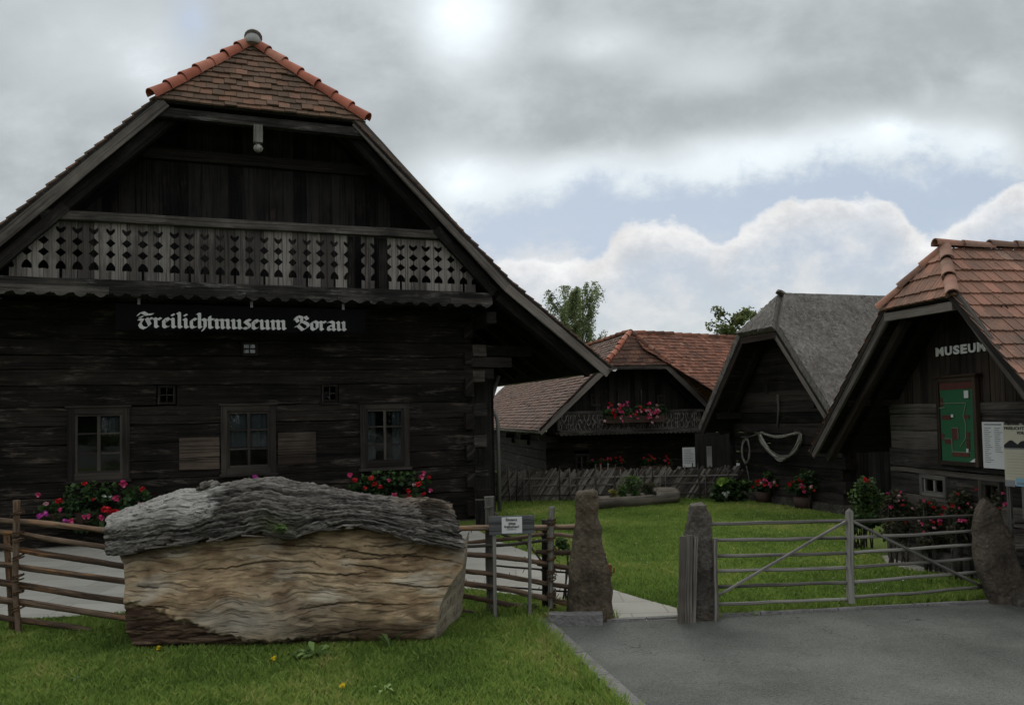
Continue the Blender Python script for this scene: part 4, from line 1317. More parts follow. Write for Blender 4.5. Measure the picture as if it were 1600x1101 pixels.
# balcony with fretwork
FB = -.8
mb = MB(); mb.box(-.25, 4.15, FB, 0, 1.58, 1.63, long='x', seg=4); fbal = mb.build('balcony', M['eave'], far)
a, b = fpx(873, 644, FB), fpx(1094, 642, FB)
mb = MB(); mb.beam((a[0], FB, 2.165), (b[0] + .1, FB, 2.165), .07, .085, seg=12, wob=.004); mb.build('handrail', M['rail'], fbal)
mb = MB(); mb.beam((a[0] + .05, FB, 1.655), (b[0] + .1, FB, 1.655), .07, .06, seg=12, wob=.004); mb.build('floor_beam', M['rail'], fbal)
pts = [(b[0] + .1, FB - .04, 1.67), (a[0], FB - .04, 1.67)]
x = a[0]; k = 0
while x < b[0] + .1:
    for f, dz in ((0, .05), (.25, .012), (.5, 0), (.75, .012)): pts.append((min(b[0] + .1, x + .13 * f), FB - .04, 1.535 + dz))
    x += .13
mb = MB(); mb.prism(pts, (0, .02, 0), .5, grain=0); mb.build('fascia_board', M['rail'], fbal)
# fretwork: lyre-shaped slats
mb = MB()
u = a[0] + .02; pit = .125
while u < b[0] + .05:
    for s in (-1, 1):
        q = [(u + s * .012, FB, 1.68), (u + s * .05, FB, 1.74), (u + s * .052, FB, 1.80), (u + s * .022, FB, 1.87), (u + s * .018, FB, 1.92), (u + s * .05, FB, 1.98), (u + s * .055, FB, 2.04), (u + s * .025, FB, 2.12)]
        for i in range(len(q) - 1):
            mb.beam(q[i], q[i + 1], .018, .03, up=Y, t=random.random())
    mb.box(u - .009, u + .009, FB - .007, FB + .007, 1.68, 2.12, long='z', t=random.random())
    mb.box(u - .03, u + .03, FB - .008, FB + .006, 1.885, 1.905, long='x', t=random.random())
    mb.box(u - pit / 2 - .006, u - pit / 2 + .006, FB - .006, FB + .006, 1.68, 2.12, long='z', t=random.random())
    u += pit
mb.build('fretwork', M['greyboard'], fbal)
mb = MB(); mb.beam((a[0] - .03, FB, 1.68), (a[0] - .03, FB, 2.2), .07, .07, wob=.005, seg=4); mb.build('balcony_post', M['rail'], fbal)
for (x0, y0, x1, y1, lb) in ((923, 615, 941, 634, 'left upper window behind the balcony'), (1027, 617, 1041, 634, 'right upper window behind the balcony')):
    p, q = fpx(x0, y0), fpx(x1, y1)
    window(far, p[0], q[0], q[1], p[1], 0.02, .035, rows=2, sill=False, proud=.03, sw=.02, bar=.015, label=lb)
for x in (965, 1001):
    p = fpx(x, 610)
    mb = MB(); mb.box(p[0] - .02, p[0] + .02, -.05, .03, 1.63, 2.78, long='z', seg=3); mb.build('door_post', M['rail'], far)
window(far, lw0[0], lw1[0], lw1[1] + .1, lw0[1], 0, .05, rows=2, sill=True, proud=.04, sw=.025, bar=.016, label='lower left window in a grey frame')
# porch end of the farmhouse, half hidden by the barn eave
c0, c1 = ground(1092, 778), ground(1147, 776)
c0, c1 = FF.loc(c0), FF.loc(c1)
mb = MB()
q = FF.loc(at_depth(1147, 780, 20.5))
mb.box(q.x - .05, q.x + .05, q.y - .05, q.y + .05, 0, 1.62, long='z', seg=5, wob=.01); mb.build('porch_post', M['rail'], far)
mb = MB()
pa_, pb_ = FF.loc(at_depth(1094, 682, 20.9)), FF.loc(at_depth(1152, 672, 20.4))
mb.beam(pa_, pb_, .5, .07, seg=4, wob=.01); mb.build('porch_roof', M['eave'], far)
mb = MB()
p = FF.loc(at_depth(1118, 700, 21.3)); mb.box(p.x - .55, p.x + .6, p.y, p.y + .06, 0, 1.55, long='z'); mb.build('porch_wall', M['gable'], far)
for (x0, y0, x1, y1, lb) in ((1066, 699, 1087, 729, 'broader white notice sheet on the farmhouse porch'), (1104, 697, 1113, 729, 'narrow grey notice sheet on the farmhouse porch')):
    dep = 21.1
    p, q = at_depth(x0, y0, dep), at_depth(x1, y1, dep)
    root = thing('wall_notice', lb, 'notice', ((p.x + q.x) / 2, p.y, q.z), rad(8))
    w_ = (q.x - p.x) / 2
    mb = MB(); mb.box(-w_, w_, 0, .02, 0, p.z - q.z, long='z'); mb.build('sheet', M['paper'] if x0 < 1100 else M['pale'], root)
    mb = MB()
    for i in range(9 if x0 < 1100 else 5):
        zz = (p.z - q.z) * (.88 - .085 * i)
        mb.box(-w_ * .8, w_ * random.uniform(.3, .8), -.004, -.001, zz, zz + .012, long='x')
    mb.build('printed_lines', M['inkgrey'], root)
    mb = MB(); mb.box(-.03, .03, .021, .06, -q.z, p.z - q.z, long='z'); mb.build('post', M['rail'], root)
p = at_depth(1153, 732, 19.75)
# flowers on the balcony and below
ff = []
for i in range(64):
    x = random.choice([random.gauss(965, 9), random.gauss(1018, 9), random.uniform(950, 1030)]); y = random.gauss(644, 8)
    if 628 < y < 660: ff.append((x, y, random.choice(['pink', 'pink', 'red', 'palepink']), random.uniform(.55, .95)))
p0, p1 = fpx(944, 645, FB - .1), fpx(1036, 645, FB - .1)
bl = [((p0[0] + (p1[0] - p0[0]) * f, 0, random.uniform(-.02, .12)), (.25, .16, .2)) for f in (.08, .25, .45, .62, .8, .95)]
flower_box(FF, 'flower_box', 'geraniums in pink and red hanging over the farmhouse balcony rail', p0[0], p1[0], FB - .12, 2.05, bl, 2200, ff, leaf='leaf_dark', L=.07, r=.05)
for x0, x1, lb in ((925, 972, 'dim row of red geraniums under the farmhouse balcony, left of the doorway'), (1000, 1045, 'dim row of red geraniums under the farmhouse balcony, right of the doorway')):
    p0, p1 = fpx(x0, 716, -.12), fpx(x1, 716, -.12)
    hh = [(random.uniform(x0, x1), random.gauss(717, 4), random.choice(['red', 'red', 'pink']), random.uniform(.5, .9)) for i in range(11)]
    bl = [((p0[0] + (p1[0] - p0[0]) * f, 0, .1), (.22, .12, .14)) for f in (.1, .35, .65, .9)]
    flower_box(FF, 'flower_box', lb, p0[0], p1[0], -.14, .62, bl, 600, hh, L=.07, r=.05)
mb = MB()

# ------------------------------------------------------------------ thatched barn
BF = Frame((5.47, 19.8), rad(-73))
barn = fthing('thatched_barn', 'small dark log barn with grey thatched half-hip roof, between farmhouse and museum building', 'barn', BF)
BC, BVF, BVA, BR = 2.2, -.75, -.10, 4.58
GB = Gable(BC, BR, [(.68, 3.79), (2.2, 2.06), (2.5, 1.72)], [(.68, 3.79), (2.55, 1.66)], BVF, BVA, 8.0, .68)
TH = .13


def thatch_sheet(mb, O, U, V, reg, th):
    N = U.cross(V)
    if area2(reg) < 0: reg = reg[::-1]
    amin, amax = min(p[0] for p in reg), max(p[0] for p in reg); bmin, bmax = min(p[1] for p in reg), max(p[1] for p in reg)
    st = .07
    na, nb_ = int((amax - amin) / st) + 1, int((bmax - bmin) / st) + 1
    for i in range(na):
        for j in range(nb_):
            cell = [(amin + i * st, bmin + j * st), (amin + (i + 1) * st, bmin + j * st), (amin + (i + 1) * st, bmin + (j + 1) * st), (amin + i * st, bmin + (j + 1) * st)]
            pl = clip_poly(cell, reg)
            if len(pl) < 3: continue
            pp_ = []
            for p in pl:
                q = O + U * p[0] + V * p[1]
                h = th + .016 * noise.noise(q * 2.2) + .010 * noise.noise(q * 8) + .012 * noise.noise(q * 23)
                pp_.append(q + N * h)
            mb.poly(pp_, [(p[0], p[1]) for p in pl], random.random(), True)
    # cut edges
    for k in range(len(reg)):
        p, q = reg[k], reg[(k + 1) % len(reg)]
        L = math.hypot(q[0] - p[0], q[1] - p[1]); n = max(1, int(L / .06))
        for i in range(n):
            a = (p[0] + (q[0] - p[0]) * i / n, p[1] + (q[1] - p[1]) * i / n); b = (p[0] + (q[0] - p[0]) * (i + 1) / n, p[1] + (q[1] - p[1]) * (i + 1) / n)
            A0, B0 = O + U * a[0] + V * a[1], O + U * b[0] + V * b[1]
            r0 = random.uniform(-.012, .012)
            mb.poly([A0 + N * (th + r0), B0 + N * (th + r0), B0 - N * .02, A0 - N * .02], [(0, 0)] * 4, random.random() * .6)


mb = MB()
strands = []; st_t = []
for (O, U, V, reg) in GB.planes():
    thatch_sheet(mb, O, U, V, reg, TH)
    N = U.cross(V)
    rg = reg if area2(reg) > 0 else reg[::-1]
    amin, amax = min(p[0] for p in rg), max(p[0] for p in rg); bmin, bmax = min(p[1] for p in rg), max(p[1] for p in rg)
    for _ in range(int(900 * (amax - amin) * (bmax - bmin) / 4)):
        a, b = random.uniform(amin, amax), random.uniform(bmin, bmax)
        if len(clip_poly([(a, b), (a + .01, b), (a, b + .01)], rg)) < 3: continue
        q = O + U * a + V * b + N * (TH + random.uniform(-.005, .025))
        dd = (-V + U * random.gauss(0, .3) + N * random.uniform(.0, .16)).normalized() * random.uniform(.06, .16); ss = U * .005
        strands += [q - ss, q + ss, q + dd + ss * .5, q + dd - ss * .5]; st_t.append(random.random())
broof = mb.build('roof', M['thatch'], barn)
strand_o = np_mesh('straw', np.array([tuple(p) for p in strands]), 4, st_t, M['thatch'], broof)
strand_o['kind'] = 'stuff'
mb = MB()    # ridge roll and the raised tuft over the hip
ra, rb_ = Vector((BC, BVA - .02, BR + TH * .85)), Vector((BC, 8.0, BR + TH * .85))
for i in range(70):
    f = i / 70
    p = ra.lerp(rb_, f); q = ra.lerp(rb_, f + 1.6 / 70)
    for sg in (-1, 1):
        d = Vector((sg * .36, 0, -.40))
        j = Vector((0, 0, random.uniform(-.004, .004)))
        mb.poly([p + j + Z * .02, q + j + Z * .02, q + d * random.uniform(.92, 1.08) + j + Vector((sg * .035, 0, .035)), p + d * random.uniform(.92, 1.08) + j + Vector((sg * .035, 0, .035))], [(0, 0)] * 4, random.random())
for i in range(26):
    a = random.uniform(-1, 1)
    mb.beam(ra + Vector((a * .10, .16 + random.uniform(-.05, .05), -.07)), ra + Vector((a * .09, -.04 + random.uniform(-.05, .05), .03 + .05 * (1 - abs(a)))), .04, .03, t=random.random())
mb.build('ridge_cap', M['thatch'], broof)
mb = MB(); GB.deck(mb, .06, .4); mb.build('roof_deck', M['eave'], broof)
for sg, prof in ((1, GB.right), (-1, GB.left)):
    for i in range(len(prof) - 1):
        a, b = Vector((BC + sg * prof[i][0], BVF + .03, prof[i][1])), Vector((BC + sg * prof[i + 1][0], BVF + .03, prof[i + 1][1]))
        d = (b - a).normalized(); n = Vector((-d.z, 0, d.x)); n = n if n.z > 0 else -n
        mb = MB(); mb.beam(a - n * .085, b - n * .085, .05, .16, up=n, seg=8, wob=.005); mb.build('barge_board', M['barge'] if sg > 0 else M['museumup'], barn)
        for v in (0.5, 1.6, 3, 5):
            mb = MB(); mb.beam(a + Y * v - n * .13, b + Y * v - n * .13, .1, .12, up=n, seg=2); mb.build('rafter', M['eave'], barn)
mb = MB(); mb.beam((BC - .66, BVF + .05, 3.70), (BC + .66, BVF + .05, 3.70), .1, .14, seg=6, wob=.006); mb.build('hip_beam', M['museumup'], barn)
BB = [.18 + .235 * i for i in range(9)]
mb = MB(); log_courses(mb, 0, 3.85, BB, 0, .2, [], jit=.014, wob=.014, ends=[.0, .1]); mb.build('log_wall', M['barn'], barn)
mb = MB(); w = BB[-1]
while w < 4.3:
    half = (4.45 - w) / 1.14
    mb.beam((max(0.05, BC - half), .12, w + .12), (min(3.8, BC + half), .12, w + .12), .2, .232, seg=6, wob=.012); w += .235
mb.build('gable_logs', M['barn'], barn)
mb = MB()
for i in range(8): mb.box(3.62, 3.82, .22, 6, BB[i], BB[i + 1] - .01, long='y', t=random.random())
mb.build('side_wall', M['barn'], barn)
mb = MB(); mb.box(-.06, 3.92, -.05, .25, -.1, .17, long='x', seg=16, wob=.02); mb.build('plinth', M['base'], barn)
mb = MB()
p, q = BF.px(1216, 616, -.05), BF.px(1215, 667, -.05)
mb.tube([(p[0], -.06, p[1]), (p[0] + .01, -.06, (p[1] + q[1]) / 2), (q[0], -.06, q[1])], [.03, .026, .028], 7, wob=.004); mb.build('wall_peg', M['rail'], barn)
p = BF.px(1197, 608, -.02)
mb = MB(); mb.box(p[0] - .05, p[0] + .05, -.03, .02, p[1] - .09, p[1] + .09, long='z'); mb.build('vent_slot', M['room'], barn)
# purlin ends under the thatch
for (u, w) in ((.25, 2.0), (3.75, 2.2)):
    mb = MB(); mb.beam((u, -.6, w), (u, .5, w), .14, .14, seg=3, wob=.008); mb.build('purlin', M['eave'], barn)
# dark board shed joining barn and museum building
sa, sb = BF.loc(at_depth(1312, 800, 16.6)), BF.loc(at_depth(1480, 800, 14.6))
mb = MB()
dv = sb - sa
n = 26
for i in range(n):
    a, b = sa + dv * (i / n), sa + dv * ((i + .94) / n)
    mb.prism([(a.x, a.y, 0), (b.x, b.y, 0), (b.x, b.y, 2.6), (a.x, a.y, 2.6)], Vector((dv.y, -dv.x, 0)).normalized() * -.04, random.random(), grain=2)
mb.build('shed_wall', M['gable'], barn)


def rope_bundle(fr, name, label, paths, r, pegs, group=None):
    o = fr.o + fr.u * paths[0][0][0] + Z * paths[0][0][2]
    root = thing(name, label, 'rope', o, fr.a, group)
    off = Vector((paths[0][0][0], 0, paths[0][0][2]))
    mb = MB()
    for pth in paths: mb.tube([Vector(p) - off for p in pth], r, 6)
    mb.build('rope', M['rope'], root)
    mb = MB()
    for p in pegs:
        mb = MB(); mb.beam(Vector(p) - off + Y * .06, Vector(p) - off - Y * .12, .035, .035); mb.build('peg', M['rail'], root)
    return root


def spline(pts, n=6):
    P = [Vector(p) for p in pts]; out = []
    for i in range(len(P) - 1):
        p0, p1, p2, p3 = P[max(0, i - 1)], P[i], P[i + 1], P[min(len(P) - 1, i + 2)]
        for k in range(n):
            u = k / n
            out.append(0.5 * ((2 * p1) + (p2 - p0) * u + (2 * p0 - 5 * p1 + 4 * p2 - p3) * u * u + (3 * p1 - p0 - 3 * p2 + p3) * u ** 3))
    out.append(P[-1]); return out


def bq(x, y, v=-.1):
    a, b = BF.px(x, y, v); return Vector((a, v, b))


paths = []
for k in range(13):
    e = lambda s=1.0: Vector((random.uniform(-.04, .04) * s, random.uniform(-.03, .03), random.uniform(-.04, .04) * s))
    f = k / 12
    if k < 4: ctl = [bq(1188, 675) + e(.4), bq(1200, 679) + e(.5), bq(1218, 682) + e(.5), bq(1238, 678) + e(.4), bq(1248, 675) + e(.4)]
    else: ctl = [bq(1187, 676) + e(.4), bq(1190 + 3 * f, 690 + 2 * f) + e(), bq(1202 + 4 * f, 709 - 2 * f) + e(), bq(1217 + 3 * f, 722 - 9 * f) + e(.6), bq(1232 + 8 * f, 710 - 2 * f) + e(.8), bq(1244 + 8 * f, 693 - 3 * f) + e(.8), bq(1250, 676) + e(.5)]
    paths.append(spline(ctl))
rope_bundle(BF, 'rope_garland', 'thick grey rope hanging in a wide loop on the barn wall', paths, .017, [bq(1188, 672), bq(1249, 672)])
paths = []
for k in range(6):
    e = lambda: Vector((random.uniform(-.02, .02), random.uniform(-.03, .02), random.uniform(-.02, .02)))
    c = []
    for i in range(13):
        a = 2 * math.pi * i / 12
        c.append(bq(1165.5 + math.sin(a) * (6.5 - .25 * k), 704 - math.cos(a) * (20 - .6 * k)) + e() * .5)
    paths.append(spline(c, 3))
paths.append([bq(1168, 683), bq(1186, 677)])
paths.append([bq(1166, 727), bq(1171, 750)])
rope_bundle(BF, 'rope_coil', 'narrow upright coil of rope at the left end of the barn wall', paths, .012, [bq(1165, 682)])
p = BF.px(1153, 727, -.05)
root = thing('small_notice', 'tiny white card on the left corner of the thatched barn', 'notice', BF.o + BF.u * max(.1, p[0]) + BF.v * -.04 + Z * p[1], BF.a)
mb = MB(); mb.box(-.07, .07, -.01, .0, -.06, .06, long='x'); mb.build('card', M['paper'], root)

# ------------------------------------------------------------------ museum building on the right
UF = Frame((5.3, 11.27), rad(-80.2))
mus = fthing('museum_building', 'log building lettered MUSEUM under a ribbed red tile roof, at the right edge', 'house', UF)
MC, MVF, MVA, MR = 1.70, -.8, -.40, 3.98
GM = Gable(MC, MR, [(.70, 3.36), (1.72, 2.153), (2.62, 1.28)], [(.60, 3.33), (2.46, 1.49)], MVF, MVA, 9.0, .62)


def ribs(x):
    x = x % 1.0
    h = .012 * max(0, math.cos((x - .08) * 2 * math.pi * 1.0)) ** 2
    h += .007 * max(0, math.cos((x - .55) * 2 * math.pi)) ** 4
    return h


mb = MB()
for i, (O, U, V, reg) in enumerate(GM.planes()):
    roof_tiles(mb, O, U, V, reg, .14, .215, .028, rib=ribs, ns=7, jit=.004, stag=0.0)
mroof = mb.build('roof', M['tile_mus'], mus, recalc=False)
mb = MB(); GM.deck(mb, .05, .4); mb.build('roof_deck', M['eave'], mroof)
mA_ = Vector((MC, MVA, MR + .03))
ridge_run(mroof, 'ridge_tile', (MC + .66, MVF - .02, 3.32), mA_ + Vector((0, .02, .0)), 3, .068, M['tile_mus'], up=Vector((.3, -.5, .8)), lift=.02)
ridge_run(mroof, 'ridge_tile', (MC - .62, MVF - .02, 3.35), mA_ + Vector((0, .02, .0)), 3, .055, M['tile_mus'], up=Vector((-.3, -.5, .8)), lift=.02)
ridge_run(mroof, 'ridge_tile', mA_ + Vector((0, -.1, .02)), (MC, 8.9, MR + .03), 26, .06, M['tile_mus'], lift=.012)
for sg, prof in ((1, GM.right), (-1, GM.left)):
    for i in range(len(prof) - 1):
        a, b = Vector((MC + sg * prof[i][0], MVF + .03, prof[i][1])), Vector((MC + sg * prof[i + 1][0], MVF + .03, prof[i + 1][1]))
        d = (b - a).normalized(); n = Vector((-d.z, 0, d.x)); n = n if n.z > 0 else -n
        mb = MB(); mb.beam(a - n * .075, b - n * .075, .04, .12, up=n, seg=8, wob=.004); mb.build('barge_board', M['barge'], mus)
        mb = MB(); mb.beam(a - n * .16 + Y * .22, b - n * .16 + Y * .22, .09, .10, up=n, seg=8, wob=.006); mb.build('verge_rafter', M['museumup'], mus)
        for v in (.5, 1.4, 2.4, 3.6):
            mb = MB(); mb.beam(a + Y * v - n * .11, b + Y * v - n * .11, .08, .1, up=n, seg=2); mb.build('rafter', M['eave'], mus)
mb = MB(); mb.beam((MC - .6, MVF + .04, 3.245), (MC + .6, MVF + .04, 3.225), .06, .10, seg=6, wob=.004); mb.build('hip_beam', M['barge'], mus)
w0a, w0b = UF.px(1439, 740, 0), UF.px(1481, 778, 0)
w1a, w1b = UF.px(1531, 737, 0), UF.px(1568, 776, 0)
MB_ = [.0, .24, .48, .72, w0b[1], w0a[1], 1.30, 1.55, 1.80, 2.02, 2.16]
MB_ = sorted(set(round(x, 3) for x in MB_))
mb = MB(); log_courses(mb, 0, 3.45, MB_, 0, .2, [(w0a[0], w0b[0], w0b[1] - .01, w0a[1] + .01), (w1a[0], w1b[0], w0b[1] - .01, w0a[1] + .01)], jit=.016, wob=.016, ends=[0, .12], gap=.012)
mb.build('log_wall', M['museum'], mus)
mb = MB()
for i in range(len(MB_) - 1): mb.box(0, .18, .21, 6, MB_[i], MB_[i + 1] - .01, long='y', t=random.random()); mb.box(3.25, 3.43, .21, 6, MB_[i], MB_[i + 1] - .01, long='y', t=random.random())
mb.build('side_wall', M['museum'], mus)
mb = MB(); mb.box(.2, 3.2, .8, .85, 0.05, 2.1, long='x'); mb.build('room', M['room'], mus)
mr_ = lambda u: min(3.75, MR - abs(u - MC) * 1.08 - .12)
mb = MB(); boards(mb, 0.0, 3.4, lambda u: 2.15, mr_, .02, .05, .19); mb.build('gable_boarding', M['museumup'], mus)
mb = MB(); mb.box(-.06, 3.5, -.06, .3, -.1, .26, long='x', seg=16, wob=.02); mb.build('plinth', M['base'], mus)
mb = MB(); p, q = UF.px(1440, 731, 0), UF.px(1568, 737, 0)
mb.box(p[0], q[0] + .3, -.06, 0.01, 1.315, 1.345, long='x', seg=6, wob=.004); mb.build('ledge', M['rail'], mus)
mb = MB(); mb.beam((-.45, .1, 2.16), (.2, .1, 2.16), .16, .13, seg=3, wob=.008); mb.build('purlin', M['museumup'], mus)
mb = MB(); mb.beam((-.02, -.65, 2.2), (-.02, .3, 2.2), .12, .12, seg=3, wob=.006); mb.build('purlin', M['museumup'], mus)
window(mus, w0a[0], w0b[0], w0b[1], w0a[1], 0, .045, rows=1, sill=False, proud=.03, fmat=M['pole'], sashmat=M['pole'], sw=.02, label='small cellar window in a pale frame, below the map')
window(mus, w1a[0], w1b[0], w0b[1], w0a[1], 0, .045, rows=1, sill=False, proud=.03, fmat=M['rail'], sashmat=M['frame'], sw=.02, label='small dark cellar window behind the information panel')


def text_mesh(body, size, extrude, bold=0.0, res=3):
    cu = bpy.data.curves.new('txt', 'FONT'); cu.body = body; cu.size = size; cu.extrude = extrude; cu.offset = bold; cu.align_x = 'LEFT'; cu.resolution_u = res
    o = bpy.data.objects.new('txt', cu); COL.objects.link(o)
    dg = bpy.context.evaluated_depsgraph_get()
    me = bpy.data.meshes.new_from_object(o.evaluated_get(dg))
    bpy.data.objects.remove(o)
    return me


def text_obj(name, body, m, parent, p, width=None, height=None, extrude=.004, bold=0.0, align='L'):
    """text standing in the local x-z plane, facing -y; scaled to a width"""
    me = text_mesh(body, 1.0, 0.05, bold)
    xs = [v.co.x for v in me.vertices]; ys = [v.co.y for v in me.vertices]
    x0, x1, y0, y1 = min(xs), max(xs), min(ys), max(ys)
    sx = (width / (x1 - x0)) if width else height / (y1 - y0)
    sy = (height / (y1 - y0)) if height else sx
    if not width: sx = sy
    shift = 0 if align == 'L' else -(x1 - x0) * sx / 2
    for v in me.vertices:
        x, y, z = v.co
        v.co = (p[0] + (x - x0) * sx + shift, p[1] - z / .05 * extrude, p[2] + (y - y0) * sy)
    me.name = name
    me.materials.clear(); me.materials.append(m)
    at = me.attributes.new('tint', 'FLOAT', 'FACE'); at.data.foreach_set('value', [.5] * len(me.polygons))
    o = bpy.data.objects.new(name, me); COL.objects.link(o); o.parent = parent
    return o


a, b = UF.px(1462, 557, -.02), UF.px(1541, 550, -.02)
lt = UF.px(1541, 535, -.02)
mx0 = a[0]; wd = (b[0] - a[0]) / 6.35
adv = [1.25, 1.1, .95, .95, 1.1, 1.2]; xx = 0
for ch, ad in zip('MUSEUM', adv):
    text_obj('letter', ch, M['whitetext'], mus, (mx0 + xx, -.015, a[1]), width=wd * ad * .84, height=lt[1] - b[1] - .0, extrude=.004, bold=.045)
    xx += wd * ad * .985
# green map board
p0, p1 = UF.px(1463, 590, -.05), UF.px(1531, 731, -.05)
u0, u1, z0, z1 = p0[0], p1[0], p1[1] + .01, p0[1] - .01
mp = thing('map_board', 'framed green site map with red-brown building plans on the museum building wall', 'map', UF.o + UF.u * u0 + UF.v * -.05 + Z * z0, UF.a)
W_, H_ = u1 - u0, z1 - z0
mb = MB()
mb.box(0, .05, -.02, .04, 0, H_, long='z'); mb.box(W_ - .05, W_, -.02, .04, 0, H_, long='z'); mb.box(.05, W_ - .05, -.018, .04, 0, .05, long='x'); mb.box(.05, W_ - .05, -.018, .04, H_ - .06, H_, long='x')
mb.box(-.06, W_ + .05, -.05, .04, H_ + .002, H_ + .03, long='x'); mb.build('frame', M['mapframe'], mp)
mb = MB(); mb.box(.05, W_ - .05, .0, .02, .05, H_ - .06, long='z'); mb.build('field', M['mapgreen'], mp)
# picture coordinates of the last zoom: x 620..835 across, y 100..625 down
fx = lambda x: .05 + (x - 620) / 210 * (W_ - .1)
fz = lambda y: .05 + (622 - y) / 520 * (H_ - .11)
mb = MB()
for i, (x0, y0, x1, y1) in enumerate(((622, 105, 826, 150), (622, 200, 638, 262), (630, 320, 690, 348), (692, 402, 730, 480), (622, 442, 640, 485), (645, 480, 692, 508), (690, 562, 792, 588), (768, 318, 800, 342), (780, 428, 800, 462), (780, 470, 798, 540))):
    mb = MB(); mb.box(fx(x0), fx(x1), -.006 - .0004 * i, -.0005, fz(y1), fz(y0), long='x'); mb.build('building_plan', M['mapred'], mp)
mb = MB()
lines = [((628, 240), (782, 240)), ((786, 240), (766, 320), (780, 380), (776, 470), (740, 525)), ((692, 402), (732, 402), (732, 478)), ((640, 474), (692, 474), (692, 558), (806, 560)), ((620, 270), (660, 268))]
k = 0
for ln in lines:
    for (xa, ya), (xb, yb) in zip(ln[:-1], ln[1:]):
        k += 1
        mb.beam((fx(xa), -.009 - .0004 * k, fz(ya)), (fx(xb), -.009 - .0004 * k, fz(yb)), .009, .004, up=Y)
mb.build('path_lines', M['mapline'], mp)
mb = MB()
for i, (x, y, s1, s2) in enumerate(((793, 185, .035, .045), (702, 323, .018, .018), (787, 546, .016, .022))):
    mb = MB(); mb.box(fx(x) - s1, fx(x) + s1, -.0205, -.015, fz(y) - s2, fz(y) + s2, long='z'); mb.build('white_tag', M['paper'], mp)
mb = MB(); mb.prism([(fx(800), -.016, fz(618)), (fx(834), -.016, fz(618)), (fx(834), -.016, fz(590))], (0, -.004, 0), .5)
mb.build('paper_corner', M['paper'], mp)
# white list beside the map
p0, p1 = UF.px(1534, 659, -.05), UF.px(1571, 733, -.05)
nt = thing('price_list', 'white sheet of close print on the wall, between green map and cream panel', 'notice', UF.o + UF.u * p0[0] + UF.v * -.05 + Z * p1[1], UF.a)
W_, H_ = p1[0] - p0[0], p0[1] - p1[1]
mb = MB(); mb.box(0, W_, 0, .015, 0, H_, long='z'); mb.build('sheet', M['paper'], nt)
mb = MB()
for i in range(19):
    zz = H_ * (.955 - .046 * i)
    if i == 0: mb.box(W_ * .1, W_ * .9, -.003, -.0005, zz - .012, zz + .004, long='x'); continue
    if i == 1: continue
    mb.box(W_ * .1, W_ * random.uniform(.25, .5), -.003, -.0005, zz, zz + .007, long='x')
    if i < 14: mb.box(W_ * .58, W_ * random.uniform(.75, .93), -.003, -.0005, zz, zz + .007, long='x')
mb.build('printed_lines', M['inkgrey'], nt)


# ------------------------------------------------------------------ gate stones
def stone(name, label, m, left, right, base, depth=.32, yaw=0.0, nz=.035, group=None, seed=0, top_tilt=0.0):
    """upright stone from its left and right outline (px, py) lists, top to bottom"""
    root = ground(*base)
    fr = Frame(root, yaw)
    L = [fr.px(x, y, 0) for x, y in left]; R = [fr.px(x, y, 0) for x, y in right]
    ztop = max(L[0][1], R[0][1])

    def at(lst, z):
        pts = sorted(lst, key=lambda p: p[1])
        if z <= pts[0][1]: return pts[0][0]
        for a, b in zip(pts[:-1], pts[1:]):
            if z <= b[1]: return a[0] + (b[0] - a[0]) * (z - a[1]) / max(1e-6, b[1] - a[1])
        return pts[-1][0]
    mb = MB(); nr, na = 44, 40
    for i in range(nr + 1):
        z = -.06 + (ztop + .06) * i / nr
        l, r = at(L, z), at(R, z)
        c, hw = (l + r) / 2, max(.01, (r - l) / 2 - nz * .4)
        for k in range(na):
            a = 2 * math.pi * k / na
            ca, sa = math.cos(a), math.sin(a)
            e = .38
            x = c + hw * math.copysign(abs(ca) ** e, ca); y = depth / 2 * (0.75 + .25 * (1 - i / nr)) * math.copysign(abs(sa) ** e, sa)
            q = Vector((x, y, z)); s = Vector((seed * 3.3, seed, 0))
            f = noise.noise(q * 1.7 + s * 2) * nz * .9 + noise.noise(q * 3.3 + s) * nz + noise.noise(q * 9 + s) * nz * .55 + noise.noise(q * 27 + s) * nz * .25
            d = Vector((ca, sa, .1))
            mb.v.append(q + d * f)
    for i in range(nr):
        for k in range(na):
            a, b = i * na + k, i * na + (k + 1) % na
            mb.face((a, b, b + na, a + na), None, .5, True)
    # rounded, broken top
    l, r = L[0][0], R[0][0]; c = (l + r) / 2
    prev = [nr * na + k for k in range(na)]
    for f_, dz in ((.78, .012), (.4, .016)):
        cur = []
        for k in prev[:0] + list(range(na)):
            p = mb.v[nr * na + k]
            q = Vector((c + (p.x - c) * f_, p.y * f_, p.z + dz))
            q.z += noise.noise(q * 9 + Vector((seed, 0, 0))) * .03
            cur.append(len(mb.v)); mb.v.append(q)
        for k in range(na): mb.face((prev[k], prev[(k + 1) % na], cur[(k + 1) % na], cur[k]), None, .5, True)
        prev = cur
    mb.face(prev, None, .5)
    o = mb.build(name, m)
    o.location = root; o.rotation_euler = (0, 0, yaw)
    return tag(o, label, 'stone post', group), fr


s1, f1 = stone('gate_stone', 'tall brown gate stone tapering upward, between rustic fence and paved opening', M['stone_rust'],
               [(903, 768), (897, 789), (894, 855), (886, 904), (886, 968)], [(934, 768), (937, 796), (946, 855), (953, 910), (962, 968)], (925, 966), depth=.34, seed=1)
